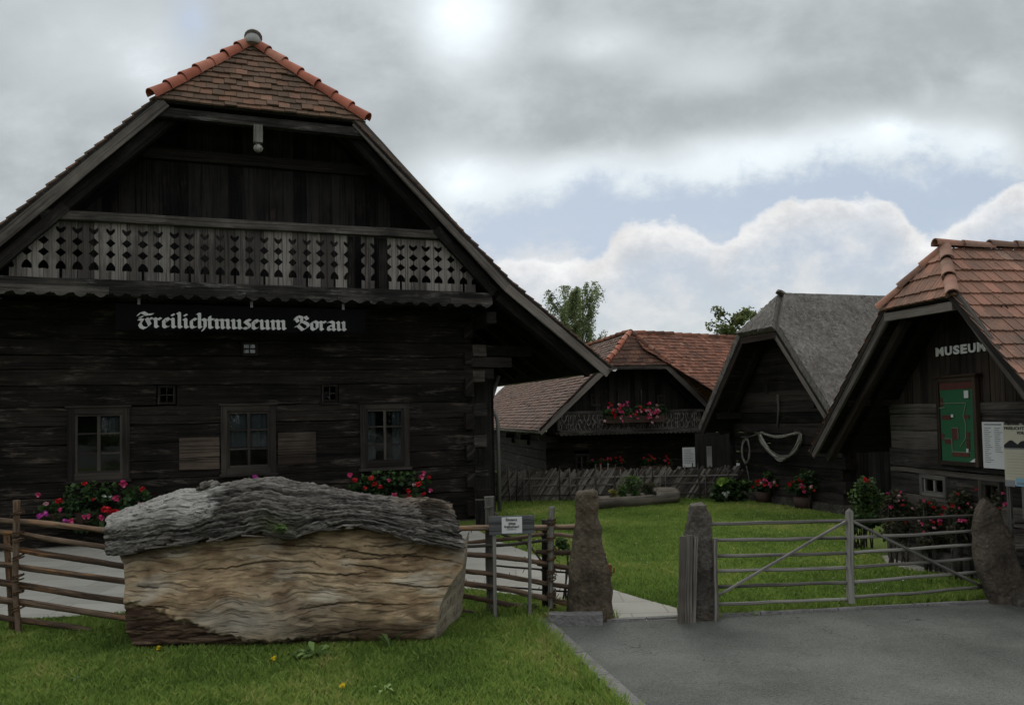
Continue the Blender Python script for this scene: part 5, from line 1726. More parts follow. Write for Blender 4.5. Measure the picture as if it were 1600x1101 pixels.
# rusty bracket on its right flank
p = ground(957, 945); q = at_depth(955, 890, p.y + .05)
root = thing('gate_bracket', 'rusty iron hook on the right flank of the tall brown gate stone', 'bracket', (q.x - .03, q.y, q.z))
mb = MB(); mb.box(-.03, .035, -.03, .03, -.065, .06, long='z', seg=2, wob=.004); mb.build('plate', M['rust'], root)
mb = MB(); mb.tube([(.03, -.02, -.03), (.055, -.03, -.02), (.06, -.03, .03)], .009, 6); mb.build('hook', M['rust'], root)
s2, f2 = stone('gate_stone', 'short grey gate stone clad with planks, at the left end of the pole gate', M['stone_grey'],
               [(1078, 789), (1073, 822), (1070, 850), (1066, 965)], [(1103, 789), (1111, 812), (1115, 855), (1120, 965)], (1094, 965), depth=.28, seed=2, nz=.03)
for k, (x0, x1, yt, yb, dy, lb) in enumerate(((1062, 1072, 836, 961, -.20, 0), (1071.5, 1083, 833, 964, -.185, 0), (1084, 1090, 837, 966, -.19, 0), (1115, 1120.5, 838, 966, -.15, 0))):
    a, b = f2.px(x0, yt, dy), f2.px(x1, yb, dy); a2 = f2.px(x0 - 3.5, yb, dy)
    z0 = -.02
    lx0, lx1 = a[0], f2.px(x1, yt, dy)[0]
    bx0, bx1 = f2.px(x0 - (3.5 if k < 3 else -1), yb, dy)[0], f2.px(x1 - (3.5 if k < 3 else -1), yb, dy)[0]
    mb = MB()
    n = 10
    for i in range(n):
        pass
    mb.beam(((lx0 + lx1) / 2, dy, a[1] - random.uniform(0, .02)), ((bx0 + bx1) / 2, dy, z0), (lx1 - lx0) * .97, .045, up=Y, seg=14, wob=.007, t=.3 + .2 * k)
    o = mb.build('gate_plank', M['plank'])
    o.location = f2.o
    tag(o, ('outermost left grey plank fixed to the short gate stone', 'wide split grey plank on the front of the short gate stone', 'narrow grey plank beside the wide split one on the short gate stone', 'thin grey slat on the gate side of the short gate stone')[k], 'plank', 'planks on the short gate stone')
s3, f3 = stone('gate_stone', 'dark slab stone with a slanting edge at the right end of the pole gate', M['stone_dark'],
               [(1535, 778), (1525, 795), (1521, 824), (1524, 869), (1533, 913), (1542, 934)], [(1540, 778), (1556, 795), (1570, 820), (1580, 840), (1588, 873), (1597, 915), (1602, 934)], (1568, 942), depth=.17, seed=3, nz=.022)
q = ground(1589, 938)
o, _ = stone('kerb_boulder', 'small rounded stone at the foot of the leaning slab', M['stone_grey'], [(1587, 929), (1583, 934), (1582, 942)], [(1602, 930), (1608, 935), (1609, 942)], (1594, 946), depth=.2, seed=5, nz=.02)
o['category'] = 'stone'

# ------------------------------------------------------------------ pole gate
ga = ground(1118, 962); gb = ground(1532, 936)
GA = math.atan2(gb.y - ga.y, gb.x - ga.x)
GF_ = Frame(ga, GA)
gate = fthing('pole_gate', 'long grey pole gate closed between the short stone and the leaning slab', 'gate', GF_)


def g3(x, y, v=0): a = GF_.px(x, y, v); return Vector((a[0], v, a[1]))


def wobbly(a, b, r, name, m, parent, n=14, amp=.006, ends=(1, 1), v=0):
    mb = MB(); pts = []
    o = random.random() * 40
    for i in range(n + 1):
        f = i / n
        p = a.lerp(b, f)
        pts.append(p + Vector((0, noise.noise(Vector((o, f * 3, 0))), noise.noise(Vector((o + 9, f * 3, 0))))) * amp * math.sin(math.pi * f) ** .3)
    rs = [r * (ends[0] + (ends[1] - ends[0]) * i / n) * (1 + .08 * noise.noise(Vector((o, i * .9, 5)))) for i in range(n + 1)]
    mb.tube(pts, rs, 8, wob=r * .12)
    return mb.build(name, m, parent)


for (x0, y0, x1, y1) in ((1110, 818, 1324, 813), (1117, 843, 1324, 840), (1118, 868, 1324, 863.5), (1119, 892, 1325, 886.5), (1120, 916, 1325, 910), (1121, 943.5, 1326, 935.5)):
    wobbly(g3(x0, y0), g3(x1, y1), .0185, 'rail', M['pole'], gate, amp=.012)
for (x0, y0, x1, y1) in ((1331, 814, 1528, 805), (1331, 840, 1526, 829), (1331, 863, 1525, 850), (1332, 885.5, 1528, 872), (1332, 909, 1533, 893), (1332, 933, 1537, 917)):
    wobbly(g3(x0, y0), g3(x1, y1), .019, 'rail', M['pole'], gate, amp=.012, ends=(1, .85))
mb = MB()
a, b = g3(1327, 799, -.02), g3(1329, 942, -.02)
mb.beam(a, b, .062, .05, up=Y, seg=10, wob=.004)
gp = mb.build('post', M['pole'], gate)
mb = MB()
for k in range(4):
    s = a + Vector(((-1, 1, 1, -1)[k] * .031, (-1, -1, 1, 1)[k] * .025, 0)); s2 = a + Vector(((-1, 1, 1, -1)[(k + 1) % 4] * .031, (-1, -1, 1, 1)[(k + 1) % 4] * .025, 0))
    mb.poly([s, s2, a + Z * .04])
mb.build('pointed_tip', M['pole'], gp)
wobbly(g3(1322, 814, -.035), g3(1121, 930, -.035), .016, 'brace', M['pole'], gate)
wobbly(g3(1332, 814, -.035), g3(1536, 917, -.035), .016, 'brace', M['pole'], gate)

# ------------------------------------------------------------------ rustic rail fence, left and right of the giant log
fl_, frr = ground(25, 990), ground(862, 958)
FA = math.atan2(frr.y - fl_.y, frr.x - fl_.x)
RF = Frame(fl_, FA)


def r3(x, y, v=0): a = RF.px(x, y, v); return Vector((a[0], v, a[1]))


fence1 = fthing('rail_fence', 'rustic fence of brown bark rails tied to a post, left of the giant log', 'fence', RF)
for k, pts in enumerate(([(-90, 803), (0, 813), (68, 817), (171, 830), (215, 838)], [(-90, 820), (0, 830), (41, 836), (171, 856), (215, 864)], [(-90, 838), (0, 853), (34, 859), (172, 881), (215, 888)],
            [(-90, 866), (0, 881), (175, 905), (230, 912)], [(-90, 892), (0, 909), (190, 938), (230, 944)], [(-90, 918), (0, 936), (60, 943), (194, 965), (230, 970)], [(-90, 950), (0, 964), (45, 970), (110, 979), (160, 988)])):
    P = spline([r3(x, y, -.05 if k % 2 else -.035) for x, y in pts], 7)
    o_ = random.random() * 30
    P = [p + Z * .008 * noise.noise(Vector((o_, p.x * 2, 0))) for p in P]
    r0 = (.031, .028, .031, .031, .034, .035, .030)[k]
    mb = MB(); mb.tube(P, [r0 * (1 + .12 * noise.noise(Vector((o_, i * .35, 2)))) for i in range(len(P))], 9, wob=.004, t=random.random())
    mb.build('rail', M['branch'], fence1)


def tied_post(parent, pts, r, m, wraps, wr=.012, back=True):
    P = spline(pts, 8)
    mb = MB(); mb.tube(P, [r * (1.0 - .12 * i / len(P)) * (1 + .06 * noise.noise(Vector((i * .5, r * 99, 0)))) for i in range(len(P))], 9, wob=.004, t=.45)
    po = mb.build('post', m, parent)
    for (c, tilt) in wraps:
        mb = MB()
        n = 12
        for rep in range(3):
            zz = random.uniform(-.022, .022); tl_ = tilt + random.uniform(-.35, .35)
            ring = []
            for i in range(n + 1):
                a = 2 * math.pi * i / n
                rr = r + wr * .6 + random.uniform(0, .008)
                ring.append(Vector((c.x + math.cos(a) * rr, c.y + math.sin(a) * (rr + .03) + .03, c.z + zz + math.cos(a) * tl_ * r + random.uniform(-.004, .004))))
            mb.tube(ring, wr * .55, 5)
        for q in range(3):   # loose ends
            a = c + Vector((random.choice((-1, 1)) * (r + .01), -.03, random.uniform(-.02, .02)))
            mb.tube([a, a + Vector((random.uniform(-.05, .05), -.02, random.uniform(-.03, .05)))], .004, 4)
        mb.build('withe_tie', M['withe'], po)
    return po


tied_post(fence1, [r3(26, 781, -.115), r3(25, 850, -.115), r3(24, 920, -.115), Vector((r3(30, 992, -.115).x, -.115, -.03))], .032, M['branch'], [(r3(26, y, -.115), .4) for y in (803, 835, 845, 872, 903, 925, 950)])
mb = MB(); mb.tube([r3(10, 830, .03), r3(20, 990, .03) * 1 + Z * -.02], .03, 8, wob=.005); mb.build('post', M['branch'], fence1)
fence2 = fthing('rail_fence', 'rustic fence of crooked bark rails between giant log and tall gate stone', 'fence', RF)
segs = [([(690, 826), (727, 825), (770, 824), (850, 823.5), (900, 822.5)], .030, -.02), ([(690, 848), (740, 846), (800, 841), (852, 834), (895, 837)], .020, .06), ([(690, 855), (740, 853), (790, 851), (824, 847), (860, 843)], .017, -.05),
        ([(690, 866), (740, 866), (800, 872), (830, 876), (858, 881)], .027, -.05), ([(840, 879), (868, 884), (896, 888)], .030, .0), ([(690, 888), (740, 893), (780, 898), (831, 907), (870, 914), (906, 918)], .026, -.04),
        ([(690, 905), (740, 913), (790, 920), (838, 931), (893, 944)], .031, -.02), ([(690, 924), (740, 933), (795, 944), (840, 950)], .028, .04), ([(770, 883), (820, 887), (890, 895)], .010, .05), ([(770, 914), (830, 920), (890, 924)], .010, .05),
        ([(838, 862), (867, 863), (904, 862)], .026, -.04), ([(700, 951), (740, 957), (800, 960)], .024, .05), ([(838, 829), (860, 850), (880, 868)], .010, .08), ([(784, 834), (815, 845), (835, 862), (846, 876)], .012, .07)]
for k, (pts, r0, v) in enumerate(segs):
    P = spline([r3(x, y, v) for x, y in pts], 6)
    o_ = random.random() * 30
    mb = MB(); mb.tube(P, [r0 * (1 + .15 * noise.noise(Vector((o_, i * .5, 2)))) for i in range(len(P))], 8, wob=.006, t=.95 if k == 0 else random.random() * .8)
    for i in range(5 if r0 > .02 else 2):      # broken twig stubs
        p = random.choice(P[1:-1]); d = Vector((random.uniform(-.03, .03), random.uniform(-.02, .01), random.choice((-1, 1)) * random.uniform(.03, .055)))
        mb.tube([p, p + d], [.006, .003], 4)
    mb.build('rail', M['branch'] if k in (0, 4, 6, 7, 10, 11) else M['stake'] if k in (2, 8, 9) else M['branch'], fence2)
tied_post(fence2, [r3(862, 791, -.10), r3(861, 850, -.10), Vector((r3(860, 960, -.10).x, -.10, -.04))], .032, M['pole'], [(r3(862, y, -.10), .5) for y in (814, 818, 840, 858, 871, 893, 903, 926, 933, 950)])
mb = MB(); mb.tube([r3(851, 812, .07), Vector((r3(852, 950, .07).x, .07, -.03))], .035, 8, wob=.006); mb.build('post', M['eave'], fence2)
mb = MB()
a, b = r3(765, 775, .1), r3(773, 950, .1)
mb.box(a.x - .055, a.x + .05, .03, .12, -.03, a.z, long='z', seg=12, wob=.008)
mb.build('post', M['pole'], fence2)
mb = MB(); mb.box(a.x - .15, a.x - .04, .04, .16, a.z - .3, a.z - .03, long='z', seg=3, wob=.01); mb.build('post_block', M['eave'], fence2)
mb = MB(); mb.tube([r3(757, 793, -.0), r3(770, 791, -.0)], .01, 6); mb.build('peg', M['pole'], fence2)
mb = MB(); mb.tube([r3(771, 798, .1), r3(779, 807, .1)], .011, 6); mb.build('peg', M['pole'], fence2)
# fence going on right of the slab
fr_ = Frame(ground(1590, 938), rad(0))
fence3 = fthing('rail_fence', 'end of a rustic rail fence starting behind the leaning slab at the right edge', 'fence', fr_)
for (x0, y0, x1, y1, r) in ((1583, 814, 1640, 815, .026), (1580, 829, 1640, 831, .024), (1585, 855, 1640, 851, .034), (1586, 866, 1640, 868, .034), (1592, 880, 1640, 884, .03)):
    A = fr_.px(x0, y0, 0); B = fr_.px(x1, y1, 0)
    wobbly(Vector((A[0], 0, A[1])), Vector((B[0], 0, B[1])), r, 'rail', M['stake'], fence3, n=6)
mb = MB(); A = fr_.px(1612, 800, .05); mb.tube([(A[0], .06, A[1]), (A[0], .06, -.05)], .035, 8, wob=.004); mb.build('post', M['stake'], fence3)

# ------------------------------------------------------------------ small notice board at the entrance
sb = ground(800, 957); SF = Frame(sb + Y * -.30, rad(0))
sign = fthing('notice_sign', 'small grey wooden sign with a white paper reading Eingang bitte freihalten, on two stakes', 'sign', SF)


def s3_(x, y, v=0): a = SF.px(x, y, v); return Vector((a[0], v, a[1]))


mb = MB(); mb.prism([s3_(763.7, 807), s3_(835, 804.5), s3_(835, 833), s3_(764.5, 835.6)], (0, .03, 0), .5, grain=0); bd = mb.build('board', M['greyplank'], sign)
mb = MB(); mb.prism([s3_(783.8, 807.8, -.004), s3_(815.5, 806.5, -.004), s3_(816, 832, -.004), s3_(784.2, 833.1, -.004)], (0, .003, 0)); pa = mb.build('paper', M['paper'], sign)
for body, x0, y0, x1, y1, m_, bo in (('Eingang', 790.5, 815, 808, 810.5, 'ink', .02), ('bitte', 794.8, 819.5, 805.5, 815.6, 'ink', .02), ('freihalten!', 788, 824.5, 811, 820.5, 'ink', .015), ('(Zufahrt)', 792, 828.5, 806.5, 825.5, 'inkgrey', 0)):
    a, b = s3_(x0, y0, -.006), s3_(x1, y1, -.006)
    text_obj('line', body, M[m_], pa, (a.x, -.0065, a.z), width=b.x - a.x, height=None, extrude=.001, bold=bo)
for x, yb in ((772.5, 958), (828, 958)):
    a, b = s3_(x, 832, .035), s3_(x - (.5 if x > 800 else -1.5), yb, .035)
    mb = MB(); mb.beam(a + Z * .1, Vector((b.x, .045, -.04)), .036, .025, up=Y, seg=8, wob=.003); mb.build('stake', M['pole'], sign)

# ------------------------------------------------------------------ information panel at the right edge
IP = at_depth(1566, 760, 8.92); IP2 = at_depth(1632, 760, 8.5); IF_ = Frame((IP.x, 8.92), math.atan2(8.5 - 8.92, IP2.x - IP.x))
info = fthing('information_panel', 'cream information panel headed FREILICHTMUSEUM on posts, cut by the right edge', 'sign', IF_)


def i3(x, y, v=0): a = IF_.px(x, y, v); return Vector((a[0], v, a[1]))


a, b = i3(1567, 664), i3(1633, 761)
mb = MB(); mb.box(a.x, b.x, 0, .02, b.z, a.z, long='z'); pn = mb.build('panel', M['cream'], info)
W_ = b.x - a.x
t0 = i3(1569, 671, -.003)
text_obj('heading', 'FREILICHTMUSEUM', M['ink'], pn, (a.x + W_ * .03, -.002, t0.z), width=W_ * .94, height=.034, extrude=.0015, bold=.02)
t0 = i3(1600, 678.5, -.003)
text_obj('heading', 'VORAU', M['ink'], pn, (a.x + W_ * .5, -.002, t0.z), width=W_ * .30, height=.034, extrude=.0015, bold=.02, align='C')
mb = MB()     # picture of dark farm roofs
c0, c1 = i3(1569, 699, -.003), i3(1630, 683, -.003)
pts = [(c0.x, c0.z), (c1.x, c0.z), (c1.x, c0.z + .03)]
for i in range(15):
    f = 1 - i / 14
    pts.append((c0.x + (c1.x - c0.x) * f, c0.z + .03 + .06 * abs(math.sin(f * 9.2)) * (.6 + .4 * math.sin(f * 5))))
mb.prism([Vector((x, -.004, z)) for x, z in pts], (0, .003, 0)); mb.build('picture', M['ink'], pn)
mb = MB(); p = i3(1569, 701, -.003); mb.box(c0.x, c1.x, -.0035, -.0005, p.z, p.z + .012, long='x'); mb.build('picture_caption', M['inkgrey'], pn)
mb = MB()
for i in range(9):
    p = i3(1571, 708 + 4.5 * i, 0); mb.box(a.x + W_ * .06, a.x + W_ * random.uniform(.6, .94), -.002, -.0005, p.z, p.z + .006, long='x')
mb.build('printed_lines', plain('faint_print', (0.33, 0.31, 0.25)), pn)
p, q = i3(1571, 759), i3(1586, 750); mb = MB(); mb.box(p.x, q.x, -.003, -.0005, p.z, q.z, long='x'); mb.build('photo', M['inkgrey'], pn)
p, q = i3(1588, 759), i3(1630, 749); mb = MB(); mb.box(p.x, q.x, -.003, -.0005, p.z, q.z, long='x'); mb.build('blue_strip', M['blue'], pn)
p = i3(1590, 756.5)
mb = MB()
for k in range(5): mb.box(p.x + W_ * .05 * k, p.x + W_ * (.05 * k + .034), -.0045, -.0032, p.z, p.z + .02 + .006 * (k % 2), long='z')
mb.build('strip_print', M['inkgrey'], pn)
for x in (1573, 1597):
    p = i3(x, 700, .03); mb = MB(); mb.box(p.x - .02, p.x + .02, .025, .06, -.05, a.z + .02, long='z', seg=4, wob=.002); mb.build('post', M['pole'], info)

# ------------------------------------------------------------------ woven slat fence at the back of the lawn
wa, wb = ground(776, 785), ground(1140, 779)
WA = math.atan2(wb.y - wa.y, wb.x - wa.x); WF = Frame(wa, WA)
wf = fthing('woven_fence', 'low woven fence of slanting split slats between upright stakes, at the back of the lawn', 'fence', WF)
LEN = (wb - wa).length
mb = MB()
u = -.5; k = 0
while u < LEN + .1:
    h = .71 + random.uniform(-.05, .05)
    dx = h * random.uniform(.62, .8)
    v = (-.03, .03, .0, .05)[k % 4]
    z0 = random.uniform(.02, .06)
    seg = 5
    p0, p1 = Vector((u, v, z0)), Vector((u + dx, v, h + random.uniform(0, .06)))
    if p0.x > -.55 and p1.x < LEN + .35:
        mb.beam(p0, p1, .016, .05, up=Vector((-1, 0, .9)), seg=seg, wob=.006, t=random.random())
    u += .026; k += 1
for z in (.16, .40, .58):
    mb.beam((-.05, -.055, z), (LEN + .2, -.055, z), .014, .035, up=Z, seg=40, wob=.012)
mb.build('slat_weave', M['slat'], wf)
u = 0.02
tops = 0
while u < LEN + .15:
    h = .80 + random.uniform(-.10, .13)
    mb = MB(); lx = random.uniform(-.05, .07)
    v = random.choice((-.08, .06))
    mb.tube([(u, v, -.05), (u + lx * .5, v, h * .5), (u + lx, v, h)], [.02, .018, .012], 6, wob=.004)
    mb.build('stake', M['stake'], wf)
    u += random.uniform(.11, .19)

# hollowed trunk planter with shrubs before the woven fence
ta, tb = ground(915, 797), ground(1058, 786)
TF = Frame((ta + tb) / 2, math.atan2(tb.y - ta.y, tb.x - ta.x))
tr = fthing('trunk_trough', 'hollowed tree trunk lying on the lawn as a planter, before the woven fence', 'planter', TF)
TL = (tb - ta).length * .95
mb = MB()
nL, nA_ = 26, 16
prof = []
for i in range(nL + 1):
    f = i / nL; x = (f - .5) * TL
    R = .255 * (1 - .16 * abs(2 * f - 1) ** 3) * (1 + .07 * noise.noise(Vector((f * 4, 3, 1))))
    for k in range(nA_):
        a = math.pi * (1.12 + .0) + (2 * math.pi - .24 * math.pi) * 0 + 2 * math.pi * k / nA_
        y, z = math.cos(a) * R * 1.05, math.sin(a) * R * .82
        if z > .02 and .10 < f < .74 and abs(y) < R * .82: z = .02
        q = Vector((x, y, z + .19)); q += noise.noise_vector(q * 6) * .014
        mb.v.append(q)
for i in range(nL):
    for k in range(nA_):
        a, b = i * nA_ + k, i * nA_ + (k + 1) % nA_
        x0 = mb.v[a].x; x1 = mb.v[a + nA_].x
        mb.face((a, b, b + nA_, a + nA_), [(x0, k * .08), (x0, (k + 1) * .08), (x1, (k + 1) * .08), (x1, k * .08)], .5, True)
mb.face([k for k in range(nA_)], None, .5); mb.face([nL * nA_ + k for k in range(nA_)], None, .6)
mb.build('trunk', M['trough'], tr)


def px_bush(name, label, cat, x, ybase, blobs_px, n, L, m, dep=0.0, clump=.3, stems=8, group=None, zmin=0.02, heads=(), r=.05, depth_y=None, W=None, base_z=0.0):
    """shrub rooted on the ground below pixel (x, ybase); blobs given as (px, py, rx, ry)"""
    if depth_y is None: g = ground(x, ybase)
    else:
        g = at_depth(x, ybase, depth_y); g.z = base_z
    root = thing(name, label, cat, g, 0, group)
    bl = []
    for (bx, by, rx, ry) in blobs_px:
        p = at_depth(bx, by, g.y); s = g.y / F
        R = (rx * s, max(.06, rx * s * .7), ry * s)
        bl.append(((p.x - g.x, random.uniform(-.3, .3) * R[1], max(p.z - g.z, zmin)), R))
    bush(root, bl, n, L, W or L * .6, m, clump, 6.0, stems=stems)
    for (hx, hy, kind, k) in heads:
        p = at_depth(hx, hy, g.y - .12)
        flower_head(root, (p.x - g.x, p.y - g.y - random.uniform(0, .12), max(.03, p.z - g.z)), kind, r * k)
    return root


TY = TF.o.y
px_bush('shrub', 'dense round green shrub growing out of the trunk planter', 'shrub', 988, 785, [(987, 757, 19, 15), (978, 768, 14, 12), (1000, 770, 16, 10)], 1900, .075, 'leaf_mid', clump=.15, depth_y=TY, base_z=.3)
px_bush('shrub', 'feathery olive plant beside the round green shrub in the trunk planter', 'shrub', 1013, 782, [(1014, 762, 13, 12), (1020, 766, 8, 10)], 700, .07, 'leaf_rose', depth_y=TY, base_z=.3)
px_bush('plant', 'small yellow flowering plant at the left end of the trunk planter', 'plant', 958, 782, [(958, 770, 8, 6)], 260, .06, 'leaf_yellow', depth_y=TY, base_z=.25, stems=3)

# ------------------------------------------------------------------ plants round the barn and the museum building
px_bush('hydrangea', 'dark green hydrangea bush with one lime and one white bloom, left of the barn wall', 'bush', 1140, 785, [(1135, 765, 22, 20), (1155, 768, 18, 17), (1122, 772, 12, 12), (1165, 762, 10, 14)], 2600, .11, 'leaf_dark', clump=.1, W=.08,
        heads=[(1126, 753, 'lime', 2.0), (1131, 750, 'lime', 1.6), (1134, 771, 'white', 1.5), (1161, 752, 'leaf_dark' if False else 'lime', .7)], r=.055)
bl1 = [(1180, 752, 'red', 1.0), (1186, 751, 'red', 1.1), (1190, 754, 'palepink', .8), (1196, 757, 'red', 1.2), (1198, 750, 'pink', 1.1), (1203, 755, 'pink', .8), (1208, 753, 'palepink', .9), (1176, 760, 'red', .9), (1213, 758, 'red', .7), (1206, 759, 'pink', .7), (1192, 748, 'red', .8), (1183, 757, 'red', .8)]


def wall_flowers(label, x, y, blobs, heads, n=900, v=-.2):
    a = BF.px(x, y, v)
    o = BF.o + BF.u * a[0] + BF.v * v + Z * a[1]
    root = thing('flower_tub', label, 'flowers', (o.x, o.y, 0), BF.a, 'red flower tubs by the barn')
    mb = MB(); mb.tube([(0, 0, 0.02), (0, 0, .26)], [.16, .2], 14); mb.build('tub', M['clay'], root)
    bl = []
    for bx, by, rx, ry in blobs:
        q = BF.px(bx, by, v); s = o.y / F
        bl.append(((q[0] - a[0], 0, q[1]), (rx * s * 1.8, .2, ry * s)))
    bush(root, bl, n, .085, .06, 'leaf_dark', .2, 6, stems=5)
    for hx, hy, kind, k in heads:
        q = BF.px(hx, hy, v - .14)
        flower_head(root, (q[0] - a[0], -.14 + random.uniform(-.05, .05), q[1]), kind, .045 * k)


wall_flowers('wide tub of small red and pink flowers below the upright rope coil', 1192, 770, [(1192, 757, 18, 10), (1186, 765, 14, 8), (1200, 748, 8, 12)], bl1)
bl2 = [(1235, 756, 'red', 1.3), (1236, 762, 'pink', .8), (1249, 749, 'red', 1.2), (1252, 750, 'red', 1.0), (1250, 760, 'pink', 1.4), (1253, 762, 'red', 1.1), (1268, 760, 'palepink', .9), (1239, 752, 'red', .9), (1255, 768, 'pink', .8), (1270, 766, 'red', .6)]
wall_flowers('tall dark tub plant with three red flower clusters below the rope loop', 1254, 772, [(1254, 757, 16, 14), (1262, 745, 12, 12), (1244, 764, 12, 9)], bl2, 1200)
px_bush('shrub', 'loose green shrub with a single red bloom at the left corner of the museum building', 'shrub', 1352, 840, [(1355, 760, 18, 17), (1342, 778, 18, 16), (1365, 780, 18, 20), (1350, 800, 20, 16)], 2200, .07, 'leaf_mid', depth_y=12.2, clump=.5, heads=[(1350, 749, 'red', 1.3), (1386, 771, 'pink', .8)], r=.032)
px_bush('plant', 'low dark leafy plant at the foot of the loose green shrub, behind the gate', 'plant', 1345, 845, [(1340, 815, 16, 10), (1362, 812, 16, 12), (1330, 828, 10, 8)], 900, .08, 'leaf_dark', depth_y=12.0, clump=.3)
rng_f = random.Random(3)
for k, (x, dy, bl, nh, lb) in enumerate(((1405, 10.8, [(1400, 785, 18, 22), (1390, 800, 16, 18), (1412, 800, 16, 20)], 11, 'rose bush left of the pale cellar window'),
                                (1455, 10.25, [(1450, 800, 20, 22), (1462, 812, 20, 20), (1445, 822, 16, 14)], 16, 'rose bush with most blooms, directly below the pale cellar window'),
                                (1505, 9.75, [(1500, 782, 20, 20), (1510, 802, 20, 22), (1490, 806, 16, 18)], 12, 'rose bush left of the leaning slab, below the green map'),
                                (1572, 9.35, [(1562, 785, 18, 20), (1580, 800, 20, 24), (1590, 785, 14, 20)], 9, 'rose bush behind the leaning slab, under the cream panel'))):
    heads = []
    for i in range(nh):
        b = rng_f.choice(bl)
        heads.append((b[0] + rng_f.uniform(-1, 1) * b[2], b[1] + rng_f.uniform(-1, .8) * b[3], rng_f.choice(['pink', 'red', 'red', 'palepink', 'pink']), rng_f.uniform(.45, 1.0)))
    px_bush('rose_bush', lb, 'bush', x, 870, bl + [(b[0], b[1] + 30, b[2], b[3]) for b in bl[1:]], 2400, .05, 'leaf_rose', depth_y=dy, clump=.4, heads=heads, r=.028, group='rose bushes along the museum building', stems=10)
px_bush('herb_clump', 'low green weeds at the foot of the tall brown gate stone', 'weeds', 925, 967, [(912, 958, 12, 7), (940, 962, 14, 9), (952, 965, 5, 8)], 320, .05, 'leaf_mid', clump=.1, stems=0)
px_bush('herb_clump', 'dark green weeds round the stake of the small sign', 'weeds', 835, 960, [(828, 950, 16, 7), (850, 955, 14, 6), (808, 955, 12, 5)], 420, .05, 'leaf_mid', clump=.1, stems=0)
px_bush('herb_clump', 'leafy creeper at the back of the fence beside the tall gate stone', 'plant', 878, 868, [(878, 848, 11, 9), (886, 858, 8, 8)], 420, .05, 'leaf_mid', depth_y=9.0, clump=.3, stems=3)

# ------------------------------------------------------------------ the giant log
lo0, lo1 = ground(196, 1020), ground(716, 1004)
LF = Frame(lo0, math.atan2(lo1.y - lo0.y, lo1.x - lo0.x))
glog = fthing('giant_log', 'giant split tree trunk lying on the grass, grey bark above, bare tan wood below', 'log', LF)


def lpx(x, y, v): return LF.px(x, y, v)


def interp(tbl, x):
    if x <= tbl[0][0]: return tbl[0][1]
    for a, b in zip(tbl[:-1], tbl[1:]):
        if x <= b[0]:
            f = (x - a[0]) / (b[0] - a[0]); return a[1] + (b[1] - a[1]) * f
    return tbl[-1][1]


VT = .45     # depth of the skyline ridge
top_t = [lpx(x, y, VT) for x, y in ((172, 804), (200, 795), (240, 780), (275, 767), (300, 762), (316, 765), (345, 757), (385, 748), (430, 748), (470, 754), (520, 762), (560, 770), (600, 775), (640, 779), (693, 782), (704, 787), (728, 800))]
bnd_t = [lpx(x, y, -.04) for x, y in ((172, 869), (246, 854), (304, 846), (345, 841), (370, 836), (413, 832), (440, 840), (463, 840), (502, 827), (556, 821), (607, 829), (649, 845), (690, 850), (724, 854))]
LEFT_B, RIGHT_B = lpx(172, 840, -.02)[0], lpx(727, 850, -.02)[0]
wl_t = [(lpx(x, y, -.06)[1], lpx(x, y, -.06)[0]) for x, y in ((205, 1018), (196, 990), (192, 950), (193, 915), (186, 885), (176, 872))]
wr_t = [(lpx(x, y, -.06)[1], lpx(x, y, -.06)[0]) for x, y in ((678, 1000), (688, 945), (702, 915), (722, 890), (726, 856))]


def fbm(q, o=5):
    s = 0; a = .5
    for i in range(o):
        s += a * noise.noise(q); q = q * 2.03 + Vector((1.7, 3.1, .3)); a *= .55
    return s


def ridged(q, o=3):
    s = 0; a = .55
    for i in range(o):
        s += a * (1 - abs(noise.noise(q)) * 2); q = q * 2.1 + Vector((2.2, .7, 1.1)); a *= .5
    return s


def lerp3(a, b, f): return tuple(a[i] + (b[i] - a[i]) * f for i in range(3))


def col_mesh(name, verts, faces, cols, m, parent, smooth=True):
    me = bpy.data.meshes.new(name)
    me.from_pydata(verts, [], faces)
    ca = me.color_attributes.new('col', 'FLOAT_COLOR', 'POINT')
    ca.data.foreach_set('color', [x for c in cols for x in (*c, 1.0)])
    at = me.attributes.new('tint', 'FLOAT', 'FACE'); at.data.foreach_set('value', [.5] * len(faces))
    if smooth: me.polygons.foreach_set('use_smooth', [True] * len(faces))
    bm = bmesh.new(); bm.from_mesh(me); bmesh.ops.recalc_face_normals(bm, faces=bm.faces); bm.to_mesh(me); bm.free()
    me.materials.append(m)
    o = bpy.data.objects.new(name, me); COL.objects.link(o); o.parent = parent
    return o


